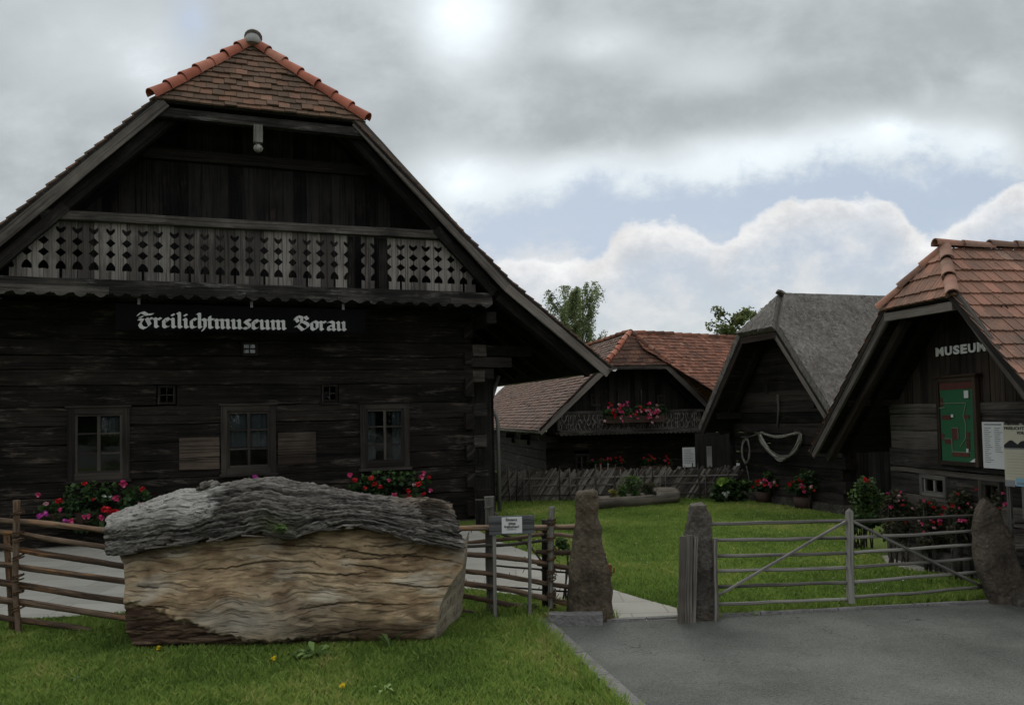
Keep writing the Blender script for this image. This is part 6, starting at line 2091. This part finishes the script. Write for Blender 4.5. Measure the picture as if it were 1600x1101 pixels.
def colwood(name, sx, sy, var, bump, crw=.5):
    m, t = mat(name)
    at = t.n('ShaderNodeAttribute', attribute_name='col').outputs['Color']
    wv = t.n('ShaderNodeTexNoise', {'Vector': t.obj(), 'Scale': 1.7, 'Detail': 3.0}).outputs[1]
    vec = t.n('ShaderNodeVectorMath', {0: t.obj(), 1: t.scale(wv, (.0, .0, .35))}, operation='ADD').outputs[0]
    n1 = t.noise(t.scale(vec, (sx, sy, sy)), 1.0, 8, .68, .1)
    n2 = t.noise(t.scale(vec, (sx * 4, sy * 6, sy * 6)), 1.0, 6, .72)
    cr = t.smooth(t.noise(t.scale(vec, (sx * 1.1, sy * 2.6, sy * 2.6), (3, 7, 1)), 1.0, 5, .65, .1), .36, .46)
    v = t.m('ADD', 1.0 - var, t.m('ADD', t.m('MULTIPLY', n1, var * 1.1), t.m('MULTIPLY', n2, var * .9)))
    v = t.m('MULTIPLY', v, t.m('ADD', 1 - crw, t.m('MULTIPLY', cr, crw)))
    c = t.mix(1.0, at, t.n('ShaderNodeCombineXYZ', {0: v, 1: v, 2: v}).outputs[0], 'MULTIPLY')
    t.out(c, .92, t.m('ADD', t.m('MULTIPLY', n1, .7), t.m('ADD', t.m('MULTIPLY', n2, .4), t.m('MULTIPLY', cr, .8))), bump, .9, .15)
    return m


M['barewood'] = colwood('bare_tan_wood', 1.5, 17, .72, .009, .34)
M['logbark'] = colwood('furrowed_grey_bark', 3.5, 16, .95, .05)
M['logend'] = colwood('sawn_end_wood', 7, 7, .6, .01)

# bare wood face: columns along the trunk, rows from the ground to the bark edge
NX, NW = 330, 150
CRACKS = [(random.uniform(LEFT_B + .2, RIGHT_B - .1), random.uniform(.12, .98), random.uniform(.10, .38), random.uniform(-.09, .05), random.uniform(0, 9)) for _ in range(8)]
CRACKS += [(2.2, .86, .5, -.10, 1.0), (2.5, .80, .5, -.06, 2.0), (1.9, .68, .35, .02, 3.0), (2.7, .55, .4, -.05, 4.0), (1.2, .78, .55, .05, 5.0), (2.1, .40, .5, .0, 6.0)]
V_, C_, F_ = [], [], []
for i in range(NX + 1):
    fi = i / NX
    for j in range(NW + 1):
        fj = j / NW
        u_mid = LEFT_B + (RIGHT_B - LEFT_B) * fi
        wb_ = interp(bnd_t, u_mid) + .03
        w = wb_ * fj
        ul, ur = interp(sorted(wl_t), w), interp(sorted(wr_t), w)
        u = ul + (ur - ul) * fi
        # belly: bulges towards the viewer at a third of the height
        v = .0 - .12 * math.sin(math.pi * min(1, fj * .95 + .06)) ** .8 + .11 * fj + .10 * max(0, 1 - fj / .10) ** 2
        q = Vector((u, v, w))
        flow = w - .10 * math.sin(u * 1.5 + .3) * (1 - abs(fj - .5))      # grain line
        wr = .03 * noise.noise(Vector((u * 3.1, w * 4.3, 17))) + .012 * noise.noise(Vector((u * 9, w * 12, 18)))
        flow += wr
        g1 = fbm(Vector((u * 1.5, flow * 9.0, 2.0)), 5)
        g2 = fbm(Vector((u * 4.5, flow * 40.0, 5.0)), 4)
        chip = fbm(Vector((u * 7, w * 17, 41.0)), 4)
        big = fbm(Vector((u * .9, w * 1.6, 9.0)), 3)
        # the grey polished hollow left of centre, the rotten cavity low on the left
        X0 = fi
        rot_line = interp([(0, .52), (.05, .50), (.07, .44), (.13, .42), (.15, .33), (.22, .27), (.30, .15), (.38, .10), (.45, .11), (.6, .10), (1, .02)], X0) + .05 * noise.noise(Vector((u * 7, w * 5, 0))) + .035 * noise.noise(Vector((u * 23, w * 19, 4)))
        rot = max(0, min(1, (rot_line - fj) / .06 + .5 * noise.noise(Vector((u * 11, w * 21, 6)))))
        pol = math.exp(-(((fi - .36) / .15) ** 2 + ((fj - .24) / .15) ** 2))
        crack = 0.0
        for (cu, cw, cl, cs, ph) in CRACKS:
            du = (u - cu) / cl
            if abs(du) < 1:
                cy = cw + cs * (u - cu) + .018 * math.sin(u * 7 + ph) + .010 * noise.noise(Vector((u * 19, ph, 0)))
                wd = .0085 * (1 - du * du) + .002
                crack = max(crack, max(0, 1 - abs(w - cy) / wd))
        crack *= (1 - .6 * pol)
        right_end = max(0, (fi - .955) / .045)
        disp = g1 * .010 + g2 * .006 * (1 - .8 * pol) + big * .065 + chip * .010 * (1 - pol) - crack * .03
        v -= disp
        v += rot * (.035 + .05 * fbm(Vector((u * 5, w * 16, 3)), 4) + .03 * ridged(Vector((u * 3, w * 14, 4)), 2))
        v += .02 * right_end
        q = Vector((u, v, w))
        base = lerp3((0.20, 0.135, 0.076), (0.47, 0.35, 0.215), max(0, min(1, .50 + g1 * .55 + g2 * .75 + chip * .35)))
        base = lerp3(base, (0.33, 0.29, 0.22), max(0, min(1, big * 1.6 + .2 * (fj > .4))) * .6)
        br2 = max(0, min(1, (fbm(Vector((u * 2.4, flow * 5.5, 27)), 5) - .02) * 3.2)) * (1 - pol)
        base = lerp3(base, (0.155, 0.095, 0.052), br2 * .8)
        pale = max(0, min(1, (fbm(Vector((u * 1.9, flow * 6.5, 29)), 5) - .06) * 4))
        base = lerp3(base, (0.46, 0.42, 0.34), pale * .6)
        br_ = max(0, min(1, (fbm(Vector((u * 1.7, flow * 4.2, 21)), 5) - .03) * 4.0)) * (1 - pol * .9)
        base = lerp3(base, (0.12, 0.072, 0.038), br_ * .72)
        base = lerp3(base, (0.28, 0.26, 0.22), pol * .8)
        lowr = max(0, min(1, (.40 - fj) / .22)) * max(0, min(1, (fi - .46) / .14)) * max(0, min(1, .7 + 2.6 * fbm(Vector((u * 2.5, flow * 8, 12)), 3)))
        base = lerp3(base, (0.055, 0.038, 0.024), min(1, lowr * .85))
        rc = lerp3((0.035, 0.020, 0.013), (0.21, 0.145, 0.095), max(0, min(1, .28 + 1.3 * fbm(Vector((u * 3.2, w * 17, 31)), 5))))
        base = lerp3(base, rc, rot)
        k = (1 - min(.8, crack * .85)) * (1 + .5 * chip) * (1 - .28 * max(0, min(1, (fj - .55) / .4)))  # upper wood darkened towards the bark lip, shade put into the colour
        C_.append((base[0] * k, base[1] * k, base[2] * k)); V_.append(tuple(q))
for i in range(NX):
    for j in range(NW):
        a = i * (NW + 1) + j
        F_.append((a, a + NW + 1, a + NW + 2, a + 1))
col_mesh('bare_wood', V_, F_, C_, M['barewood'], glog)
wood_v = V_
# sawn right end and rotten left end, joining the face to the back
for side_, i in (('right', NX), ('left', 0)):
    V2, C2, F2 = [], [], []
    nd = 16
    for j in range(NW + 1):
        p = Vector(wood_v[i * (NW + 1) + j])
        fj = j / NW
        back = Vector((RIGHT_B + .02 - .10 * (1 - fj), .95 - .1 * fj, p.z)) if side_ == 'right' else Vector((p.x - .06, .95, p.z))
        for k in range(nd + 1):
            f = k / nd
            q = p.lerp(back, f)
            if k: q += Vector(((.012 if side_ == 'right' else .05) * fbm(Vector((q.y * 4, q.z * 9, 3)), 3), 0, 0))
            if side_ == 'left' and fj < .5: q.x += .15 * f * (1 - fj * 2)
            V2.append(tuple(q))
            g_ = fbm(Vector((q.y * 3, q.z * 12, 7)), 4)
            c = lerp3((.20, .165, .12), (.38, .33, .25), max(0, min(1, .5 + g_))) if side_ == 'right' else lerp3((.03, .02, .013), (.10, .075, .05), max(0, min(1, .4 + g_)))
            C2.append(c)
    for j in range(NW):
        for k in range(nd):
            a = j * (nd + 1) + k; F2.append((a, a + nd + 1, a + nd + 2, a + 1))
    col_mesh('sawn_end' if side_ == 'right' else 'rotten_end', V2, F2, C2, M['logend'], glog)
# bark: from a lip overhanging the bare wood, over the ridge, down the back
NB = 150
TOPL, TOPR = lpx(173, 808, VT)[0], lpx(701, 790, VT)[0]
V_, C_, F_ = [], [], []
for i in range(NX + 1):
    fi = i / NX
    for j in range(NB + 1):
        fj = j / NB
        kk = min(1, s_ / .55) if (s_ := fj) else 0
        ul_, ur_ = LEFT_B + (TOPL - LEFT_B) * kk, RIGHT_B + .01 + (TOPR - RIGHT_B) * kk
        u = ul_ + (ur_ - ul_) * fi
        if i in (0, NX): pass
        u += (.03 * noise.noise(Vector((fj * 9, 4 if fi > .5 else 8, 0))) + (.05 * noise.noise(Vector((fj * 31, 6, 0))) if fi > .5 else 0) * min(1, max(0, (fi - .90) * 12))) * (1 if (fi < .03 or fi > .9) else 0)
        wb_, wt_ = interp(bnd_t, u) - .012 + .022 * noise.noise(Vector((u * 4.3, 1, 9))) + .016 * noise.noise(Vector((u * 13, 2, 9))) + .010 * noise.noise(Vector((u * 31, 3, 9))), interp(top_t, u) + .02 * noise.noise(Vector((u * 5, 4, 9))) + .012 * noise.noise(Vector((u * 15, 5, 9)))
        s = fj
        if s < .55:
            f = s / .55
            a = f * math.pi / 2
            v = -.075 + (VT + .075) * (1 - math.cos(a)) ** .85
            w = wb_ + (wt_ - wb_) * math.sin(a) ** .85
        else:
            f = (s - .55) / .45
            a = f * math.pi / 2
            v = VT + .65 * math.sin(a)
            w = wt_ * (math.cos(a) ** .8)
        fl = s * 2.1 + .09 * math.sin(u * 1.9) + .05 * noise.noise(Vector((u * 1.3, s * 4, 0)))
        fl += .02 * noise.noise(Vector((u * 4.1, s * 11, 5)))
        fur = .55 * ridged(Vector((u * .7, fl * 17, 3.0)), 3) + .45 * ridged(Vector((u * .7, fl * 9.0, 8.0)), 2)
        fur2 = fbm(Vector((u * 6.5, fl * 44, 6.0)), 5)
        flk = noise.noise(Vector((u * 17, fl * 60, 16))) + .7 * noise.noise(Vector((u * 31, fl * 80, 19)))
        gash2 = max(0, 1 - abs(noise.noise(Vector((u * .8, fl * 21, 37)))) * 6) * max(0, min(1, .4 + 2.2 * noise.noise(Vector((u * 2.6, fl * 7, 38)))))
        lump = .6 * fbm(Vector((u * 1.5, fl * 3, 14)), 3) + .25 * noise.noise(Vector((u * 4, fl * 6, 24)))
        gash = max(0, 1 - abs(noise.noise(Vector((u * .38, fl * 9.5, 33)))) * 9) * max(0, min(1, .5 + 2.2 * noise.noise(Vector((u * 2.1, fl * 6, 35)))))
        smooth_grey = max(0, min(1, (.33 - fi + .5 * (s - .35) * 0 + .05 * noise.noise(Vector((u * 6, s * 9, 2)))) / .04)) * max(0, min(1, (s - .10 - .5 * max(0, .2 - fi)) / .10))    # pale barkless shoulder at the upper left
        amp = 1 - .75 * smooth_grey
        d = (fur - .45) * .042 * amp + flk * .010 + fur2 * .026 * (1 - .5 * smooth_grey) + lump * .028 - (gash * .026 + gash2 * .016) * amp
        if j == 0: d -= .05
        n = Vector((0, -math.cos(min(1, s / .55) * math.pi / 2) if s < .55 else math.sin((s - .55) / .45 * 1.57), math.sin(min(1, s / .55) * math.pi / 2) if s < .55 else math.cos((s - .55) / .45 * 1.57)))
        q = Vector((u, v, w)) + n * d
        if j == 0: q.y += .05
        g = max(0, min(1, (fur - .25) * 1.0 + fur2 * 1.0 + flk * .28 + .10))
        c = lerp3((0.035, 0.031, 0.026), (0.36, 0.335, 0.295), g * (.8 + .6 * lump))
        c = lerp3(c, lerp3((.26, .25, .225), (.52, .50, .46), max(0, min(1, .5 + fur2 * 1.1 + lump * .4))), smooth_grey * .9)
        c = tuple(x * (1 - min(.85, .78 * gash + .55 * gash2) * amp) for x in c)
        tan = max(0, min(1, (fi - .80) / .12)) * max(0, min(1, (s - .30) / .1)) * (.3 + .7 * max(0, min(1, .5 + 2 * lump)))
        c = lerp3(c, lerp3((.12, .085, .055), (.36, .28, .19), max(0, min(1, .5 + fur2))), tan * .8)
        moss_ = math.exp(-(((fi - .47) / .05) ** 2 + ((s - .05) / .06) ** 2))
        c = lerp3(c, (.05, .065, .02), min(1, moss_ * .8))
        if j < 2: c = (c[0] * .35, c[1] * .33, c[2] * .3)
        V_.append(tuple(q)); C_.append(c)
for i in range(NX):
    for j in range(NB):
        a = i * (NB + 1) + j
        F_.append((a, a + NB + 1, a + NB + 2, a + 1))
n0 = len(V_)
for i in (0, NX):      # close the bark ends
    c0 = len(V_)
    ring = [i * (NB + 1) + j for j in range(NB + 1)]
    cen = sum((Vector(V_[r]) for r in ring), Vector()) / len(ring)
    cen.x = V_[ring[0]][0] + (-.02 if i else .03); cen.z = .85; cen.y = .6; cen.x += (-.2 if i else .2)
    V_.append(tuple(cen)); C_.append((.10, .08, .055))
    for a, b in zip(ring[:-1], ring[1:]): F_.append((a, b, c0))
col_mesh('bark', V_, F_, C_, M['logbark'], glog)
# crumbled knots on the ridge, loose flakes along the bark edge, splinters at the right end
mb = MB()
for k in range(34):
    x = random.choice([random.uniform(308, 352), random.uniform(318, 348), random.uniform(355, 368)])
    p = lpx(x, 757 + random.uniform(-5, 4) + (2 if x > 352 else 0), VT - .02)
    c = Vector((p[0], VT + random.uniform(-.12, .05), p[1] - .02))
    r = random.uniform(.014, .034)
    mb.tube([c - X * r * 1.6, c - X * r * .6, c + X * r * .7 + Z * .01, c + X * r * 1.6], [r * .4, r, r * .9, r * .3], 6, wob=.012, t=random.random(), sm=False)
mb.build('crumbling_knot', M['plank'], glog)
mb = MB()
for k in range(46):
    x = random.uniform(672, 712); y = interp([(660, 780), (694, 786), (700, 805), (720, 828)], x) + random.uniform(-2, 20)
    p = lpx(x, y, .1); L = random.uniform(.08, .26)
    v = random.uniform(.0, .3)
    mb.beam((p[0] - L * .6, v, p[1] + .015), (p[0] + L * .4, v - .01, p[1] - .01), .02, .012, h1=.004, w1=.008, up=Z, seg=3, wob=.006, t=random.random())
mb.build('splinters', M['palewood'], glog)
for k in range(40):
    mb = MB()
    u = random.uniform(LEFT_B + .1, RIGHT_B - .2); w = interp(bnd_t, u)
    L = random.uniform(.06, .22)
    mb.beam((u, -.085 + random.uniform(-.02, .01), w + random.uniform(-.01, .02)), (u + L, -.085 + random.uniform(-.03, .0), interp(bnd_t, u + L) + random.uniform(-.02, .02)), .012, .016, h1=.006, up=Z, seg=3, wob=.008, t=random.random())
    mb.build('bark_flake', M['stake'], glog)
# seedling in the bark and leafy weeds before the log
p = lpx(438, 826, -.12)
o = LF.o + LF.u * p[0] + LF.v * -.10 + Z * (p[1] - .02)
root = thing('seedling', 'tiny green seedling sprouting from the bark edge of the giant log', 'plant', o)
pts, sh = blob_points([((0, 0, .03), (.06, .04, .035))], 46, 0, 3)
np_mesh('leaves', leaf_quads(pts, .05, .022, .3), 4, np.clip(sh + .25, 0, 1), M['leaf_mid'], root)


def leafy_weed(x, y, label, n, size, m='leaf_mid', up=.6):
    g = ground(x, y)
    root = thing('weed', label, 'plant', g)
    vs, ts = [], []
    for i in range(n):
        a = random.uniform(0, 6.28); L = size * random.uniform(.6, 1.2); el = random.uniform(.25, 1.1) * up
        d = Vector((math.cos(a) * math.cos(el), math.sin(a) * math.cos(el), math.sin(el)))
        s = d.cross(Z).normalized() * L * random.uniform(.14, .2)
        b = Vector((math.cos(a) * .02, math.sin(a) * .02, .0)) + Z * random.uniform(0, .06)
        mid = b + d * L * .55; tip = b + d * L - Z * L * .25
        vs += [b, mid + s + Z * .01, tip, mid - s + Z * .01]; ts.append(random.uniform(.55, 1.0))
    np_mesh('leaves', np.array([tuple(v) for v in vs]), 4, ts, M[m], root)


leafy_weed(492, 1030, 'bright green broad-leaved weed in front of the middle of the giant log', 22, .19, 'leaf_bright', .9)
leafy_weed(468, 1034, 'grey-green rosette weed left of the bright broad-leaved one', 12, .14, 'leaf_mid', .9)
leafy_weed(612, 1016, 'single dock leaf standing against the foot of the giant log', 4, .19, 'leaf_mid', 1.4)
leafy_weed(600, 1085, 'pale clover-like tuft near the lower edge of the grass', 10, .09, 'leaf_bright', .8)
leafy_weed(118, 1066, 'low rosette weed in the grass at the lower left', 10, .09, 'leaf_mid', .8)
for k, (x, y, lb) in enumerate(((247, 1026, 'yellow dandelion in the grass before the left end of the giant log'), (427, 1043, 'small orange-yellow dandelion before the middle of the giant log'), (535, 1087, 'yellow dandelion nearest the lower edge of the grass'))):
    g = ground(x, y); root = thing('dandelion', lb, 'flower', g, 0, 'dandelions in the front grass')
    mb = MB(); mb.tube([(0, 0, 0), (.005, 0, .075)], .003, 5); mb.build('stem', M['leaf_mid'], root)
    flower_head(root, (.005, 0, .08), 'yellow', .021)


# ------------------------------------------------------------------ trees behind the roofs
def crown_tree(name, label, x, dep, ztop_px, wpx, m, n, L, lean=0, group=None, dens=.35, seed=0):
    g = at_depth(x, 600, dep); top = at_depth(x, ztop_px, dep).z
    root = thing(name, label, 'tree', (g.x, g.y, 0), 0, group)
    R = wpx / 2 * dep / F
    rr = random.Random(seed)
    mb = MB()
    tk = [Vector((0, 0, -.1)), Vector((.1, 0, top * .3)), Vector((-.05, .1, top * .6)), Vector((.05, 0, top * .95))]
    mb.tube(spline(tk, 6), [.22 * (1 - .92 * i / 18) for i in range(19)], 8)
    mb.build('trunk', M['bark'], root)
    mb = MB(); ends = []
    for i in range(30):
        f = rr.uniform(.35, .97); b = Vector((0, 0, top * f)); a = rr.uniform(0, 6.28)
        Lr = R * (1.15 - .55 * f) * rr.uniform(.6, 1.1)
        e = b + Vector((math.cos(a) * Lr, math.sin(a) * Lr, Lr * rr.uniform(.3, .9)))
        e.z = min(e.z, top * 1.0)
        mb.tube([b, b.lerp(e, .5) + Z * .05, e], [.05, .03, .012], 5); ends.append(e); ends.append(b.lerp(e, .6))
    mb.build('limb', M['bark'], root)
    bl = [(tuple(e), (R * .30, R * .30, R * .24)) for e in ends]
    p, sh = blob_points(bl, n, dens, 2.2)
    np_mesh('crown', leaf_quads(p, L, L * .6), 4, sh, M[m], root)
    return root


def birch(x, dep, ztop_px, wpx, label, seed, n=26):
    g = at_depth(x, 600, dep); top = at_depth(x, ztop_px, dep).z
    root = thing('birch_tree', label, 'tree', (g.x, g.y, 0), 0, 'birches behind the farmhouse')
    R = wpx / 2 * dep / F
    rr = random.Random(seed)
    mb = MB(); tk = [Vector((0, 0, -.1)), Vector((.08, 0, top * .4)), Vector((0, .1, top * .7)), Vector((.03, 0, top * .98))]
    mb.tube(spline(tk, 6), [.15 * (1 - .93 * i / 18) for i in range(19)], 8); mb.build('trunk', M['pale'], root)
    mb = MB(); lv = []; sh = []
    for i in range(n):
        f = rr.uniform(.38, .9); b = Vector((0, 0, top * f)); a = rr.uniform(0, 6.28)
        Lr = R * rr.uniform(.5, 1.2) * (1.3 - .75 * f)
        e = b + Vector((math.cos(a) * Lr, math.sin(a) * Lr, min(top - b.z, Lr * rr.uniform(1.2, 2.4))))
        mid = b.lerp(e, .5) + Z * Lr * .12
        mb.tube([b, mid, e], [.03, .018, .006], 5)
        for q in range(16):
            s = b.lerp(e, rr.uniform(.35, 1.0)) if q else e
            H = rr.uniform(.3, .9) * .8
            dx, dy = math.cos(a) * rr.uniform(0, .3) + rr.gauss(0, .1), math.sin(a) * rr.uniform(0, .3) + rr.gauss(0, .1)
            for w in range(22):
                f2 = w / 21
                p = s + Vector((dx * math.sin(f2 * 1.6) + rr.gauss(0, .055), dy * math.sin(f2 * 1.6) + rr.gauss(0, .055), .10 * math.sin(f2 * 3.1) - H * f2 ** 1.6 + rr.gauss(0, .03)))
                lv.append(tuple(p)); sh.append(min(1, max(0, rr.gauss(.5, .2) + .25 * (p.z / top - .8) + .12 * math.cos(a))))
    mb.build('limb', M['bark'], root)
    np_mesh('crown', leaf_quads(np.array(lv), .115, .05, -.3), 4, sh, M['birch'], root)


birch(884, 38, 452, 70, 'left birch with drooping twigs above the log house eave', 2, 34)
birch(913, 40, 446, 70, 'right birch with drooping twigs, tallest above the farmhouse ridge', 5, 40)
crown_tree('leafy_tree', 'leafy tree top showing between farmhouse ridge and thatched roof', 1146, 46, 488, 80, 'tree', 9000, .19, seed=4, dens=.3)
crown_tree('leafy_tree', 'leafy tree top just breaking over the hip of the thatched roof', 1190, 50, 490, 60, 'tree', 7000, .19, seed=8, dens=.3)
crown_tree('leafy_tree', 'dark tree hidden low behind the farmhouse, hardly showing', 1030, 60, 560, 120, 'tree', 2500, .25, seed=11)


# unseen woods added behind the viewer to darken the window reflections
r6 = np.random.default_rng(66)
n = 16000
aa = r6.uniform(rad(185), rad(355), n); dd = r6.uniform(62, 75, n)
crest = np.array([9 + 3.5 * noise.noise((float(a) * 9, 1, 2)) + 2.5 * noise.noise((float(a) * 31, 4, 2)) for a in aa])
pts = np.stack([np.cos(aa) * dd, np.sin(aa) * dd, crest * r6.uniform(0, 1, n) ** .7], 1)
o = np_mesh('unseen_wood', leaf_quads(pts, 1.7, 1.3, rs=r6), 4, np.clip(r6.normal(.35, .2, n), 0, 1), M['leaf_dark'])
tag(o, 'unseen dark wood edge added behind the viewer for the window reflections', 'wood', kind='stuff')

# ------------------------------------------------------------------ grass
def in_poly(x, y, poly):
    c = np.zeros(len(x), bool); j = len(poly) - 1
    for i in range(len(poly)):
        xi, yi, xj, yj = poly[i][0], poly[i][1], poly[j][0], poly[j][1]
        cond = ((yi > y) != (yj > y)) & (x < (xj - xi) * (y - yi) / (yj - yi + 1e-12) + xi)
        c ^= cond; j = i
    return c


def grass(name, label, region, n, h, w, cut=(), seed=1, patch_s=.9, lo=.25, hi=1.0):
    r = np.random.default_rng(seed)
    xs = [p[0] for p in region]; ys = [p[1] for p in region]
    x = r.uniform(min(xs), max(xs), n); y = r.uniform(min(ys), max(ys), n)
    k = in_poly(x, y, region)
    for c in cut: k &= ~in_poly(x, y, c)
    x, y = x[k], y[k]; n = len(x)
    pn = np.array([noise.noise((a * patch_s, b * patch_s, 3.0)) + .5 * noise.noise((a * 3.3, b * 3.3, 7.0)) + .35 * noise.noise((a * 9.3, b * 9.3, 2.0)) for a, b in zip(x, y)])
    hh = h * r.uniform(.45, 1.25, n) * (1 + .45 * pn); ww = w * r.uniform(.7, 1.3, n)
    a = r.uniform(0, 2 * np.pi, n); la = r.uniform(0, 2 * np.pi, n); lean = hh * r.uniform(.1, .95, n)
    sx, sy = np.cos(a) * ww / 2, np.sin(a) * ww / 2
    z = np.zeros(n)
    v = np.stack([np.stack([x - sx, y - sy, z], 1), np.stack([x + sx, y + sy, z], 1),
                  np.stack([x + sx * .6 + np.cos(la) * lean * .4, y + sy * .6 + np.sin(la) * lean * .4, hh * .65], 1),
                  np.stack([x + np.cos(la) * lean, y + np.sin(la) * lean, hh], 1)], 1)
    kdist = (x - KA.x) * kn.x + (y - KA.y) * kn.y     # drier next to the kerb
    dry = np.where(y < 8.3, .24 * np.exp(-np.abs(kdist) / .55), 0) + .20 * np.clip(np.array([noise.noise((a * .55 + 9, b * .55, 31.0)) for a, b in zip(x, y)]), 0, 1)
    tt = np.clip(.42 + .48 * pn + dry + r.normal(0, .16, n), 0, 1)
    o = np_mesh(name, v.reshape(-1, 3), 4, tt, M['grass'])
    return tag(o, label, 'grass', kind='stuff')


k0 = KA + kd * 3.2
log_foot = [LF.o + LF.u * a + LF.v * b for a, b in ((.1, .12), (2.9, .12), (2.9, .9), (.1, .9))]
front = [ground(-60, 1000), ground(-60, 985) + Y * .6, ground(0, 972), ground(170, 963), ground(400, 948), ground(735, 924), ground(880, 941), ground(945, 965), ground(858, 972), KA - ke * .02, k0 - kn * .07, (k0.x - 4.2, k0.y - .2, 0), (-5.6, 4.9, 0)]
grass('front_grass', 'short green grass in the foreground round the giant log', front, 210000, .052, .010, [log_foot], 1)
lawn = [ground(1062, 957), ground(1057, 949)] + [ground(*p) for p in PATH_PX[2:]] + [ground(745, 800), wa, wb, ground(1180, 785), ground(1318, 806), ground(1330, 842), ground(1376, 870), ground(1386, 884), ground(1430, 893), ground(1538, 909), ground(1545, 931)]
grass('lawn_grass', 'mown green lawn behind the pole gate', lawn, 200000, .05, .018, [], 2, .6)
# rougher tufts along edges and the foot of stones, log and fences
tv = []; tt_ = []
r_ = random.Random(12)
edges = [(KA, k0, 420, -.10), (ground(1124, 963), ground(1540, 937), 520, .05), (lo0, lo1, 330, -.10), (ground(735, 958), ground(890, 964), 260, .0), (ground(0, 985), ground(170, 985), 200, 0), (wa, wb, 420, -.1), (ground(1066, 968), ground(1122, 966), 40, -.05), (ground(890, 968), ground(958, 968), 90, -.12), (ground(1530, 938), ground(1600, 938), 60, -.1)]
for a, b, n, off in edges:
    for i in range(n):
        p = a.lerp(b, r_.random()); d = (b - a).normalized(); nn = Vector((d.y, -d.x, 0))
        p = p + nn * (-off if off > 0 else abs(off) * (1 if off else 0)) * 0 + Vector((r_.gauss(0, .035), r_.gauss(0, .035) + (.05 if off > 0 else -.06 if (a is lo0) else 0.0), 0))
        if a is KA: p = p - kn * (.10 + abs(r_.gauss(0, .03)))
        for q in range(4):
            h = r_.uniform(.05, .13) * (.6 if a is lo0 else 1.0); an = r_.uniform(0, 6.28); l = r_.uniform(.2, .9) * h; w = .0045
            s = Vector((math.cos(an + 1.57), math.sin(an + 1.57), 0)) * w
            e = Vector((math.cos(an) * l, math.sin(an) * l, h))
            tv += [p - s, p + s, p + e * .6 + s * .5 + Z * h * .08, p + e]; tt_.append(r_.uniform(.2, .8))
o = np_mesh('edge_grass', np.array([tuple(v) for v in tv]), 4, tt_, M['grass'])
tag(o, 'longer grass tufts along kerbs, stones and the foot of the log', 'grass', kind='stuff')
# clover heads and daisies scattered in the lawn, far too many to count
n = 170
reg = lawn
r2 = np.random.default_rng(5)
x = r2.uniform(0, 5.6, 4000); y = r2.uniform(8.8, 19, 4000); k = in_poly(x, y, reg); x, y = x[k][:n], y[k][:n]
pts = np.stack([x, y, np.full(len(x), .05)], 1)
o = np_mesh('daisies', leaf_quads(pts, .018, .016), 4, r2.uniform(0, 1, len(x)), M['white'])
tag(o, 'tiny white daisies scattered over the lawn', 'daisies', kind='stuff')
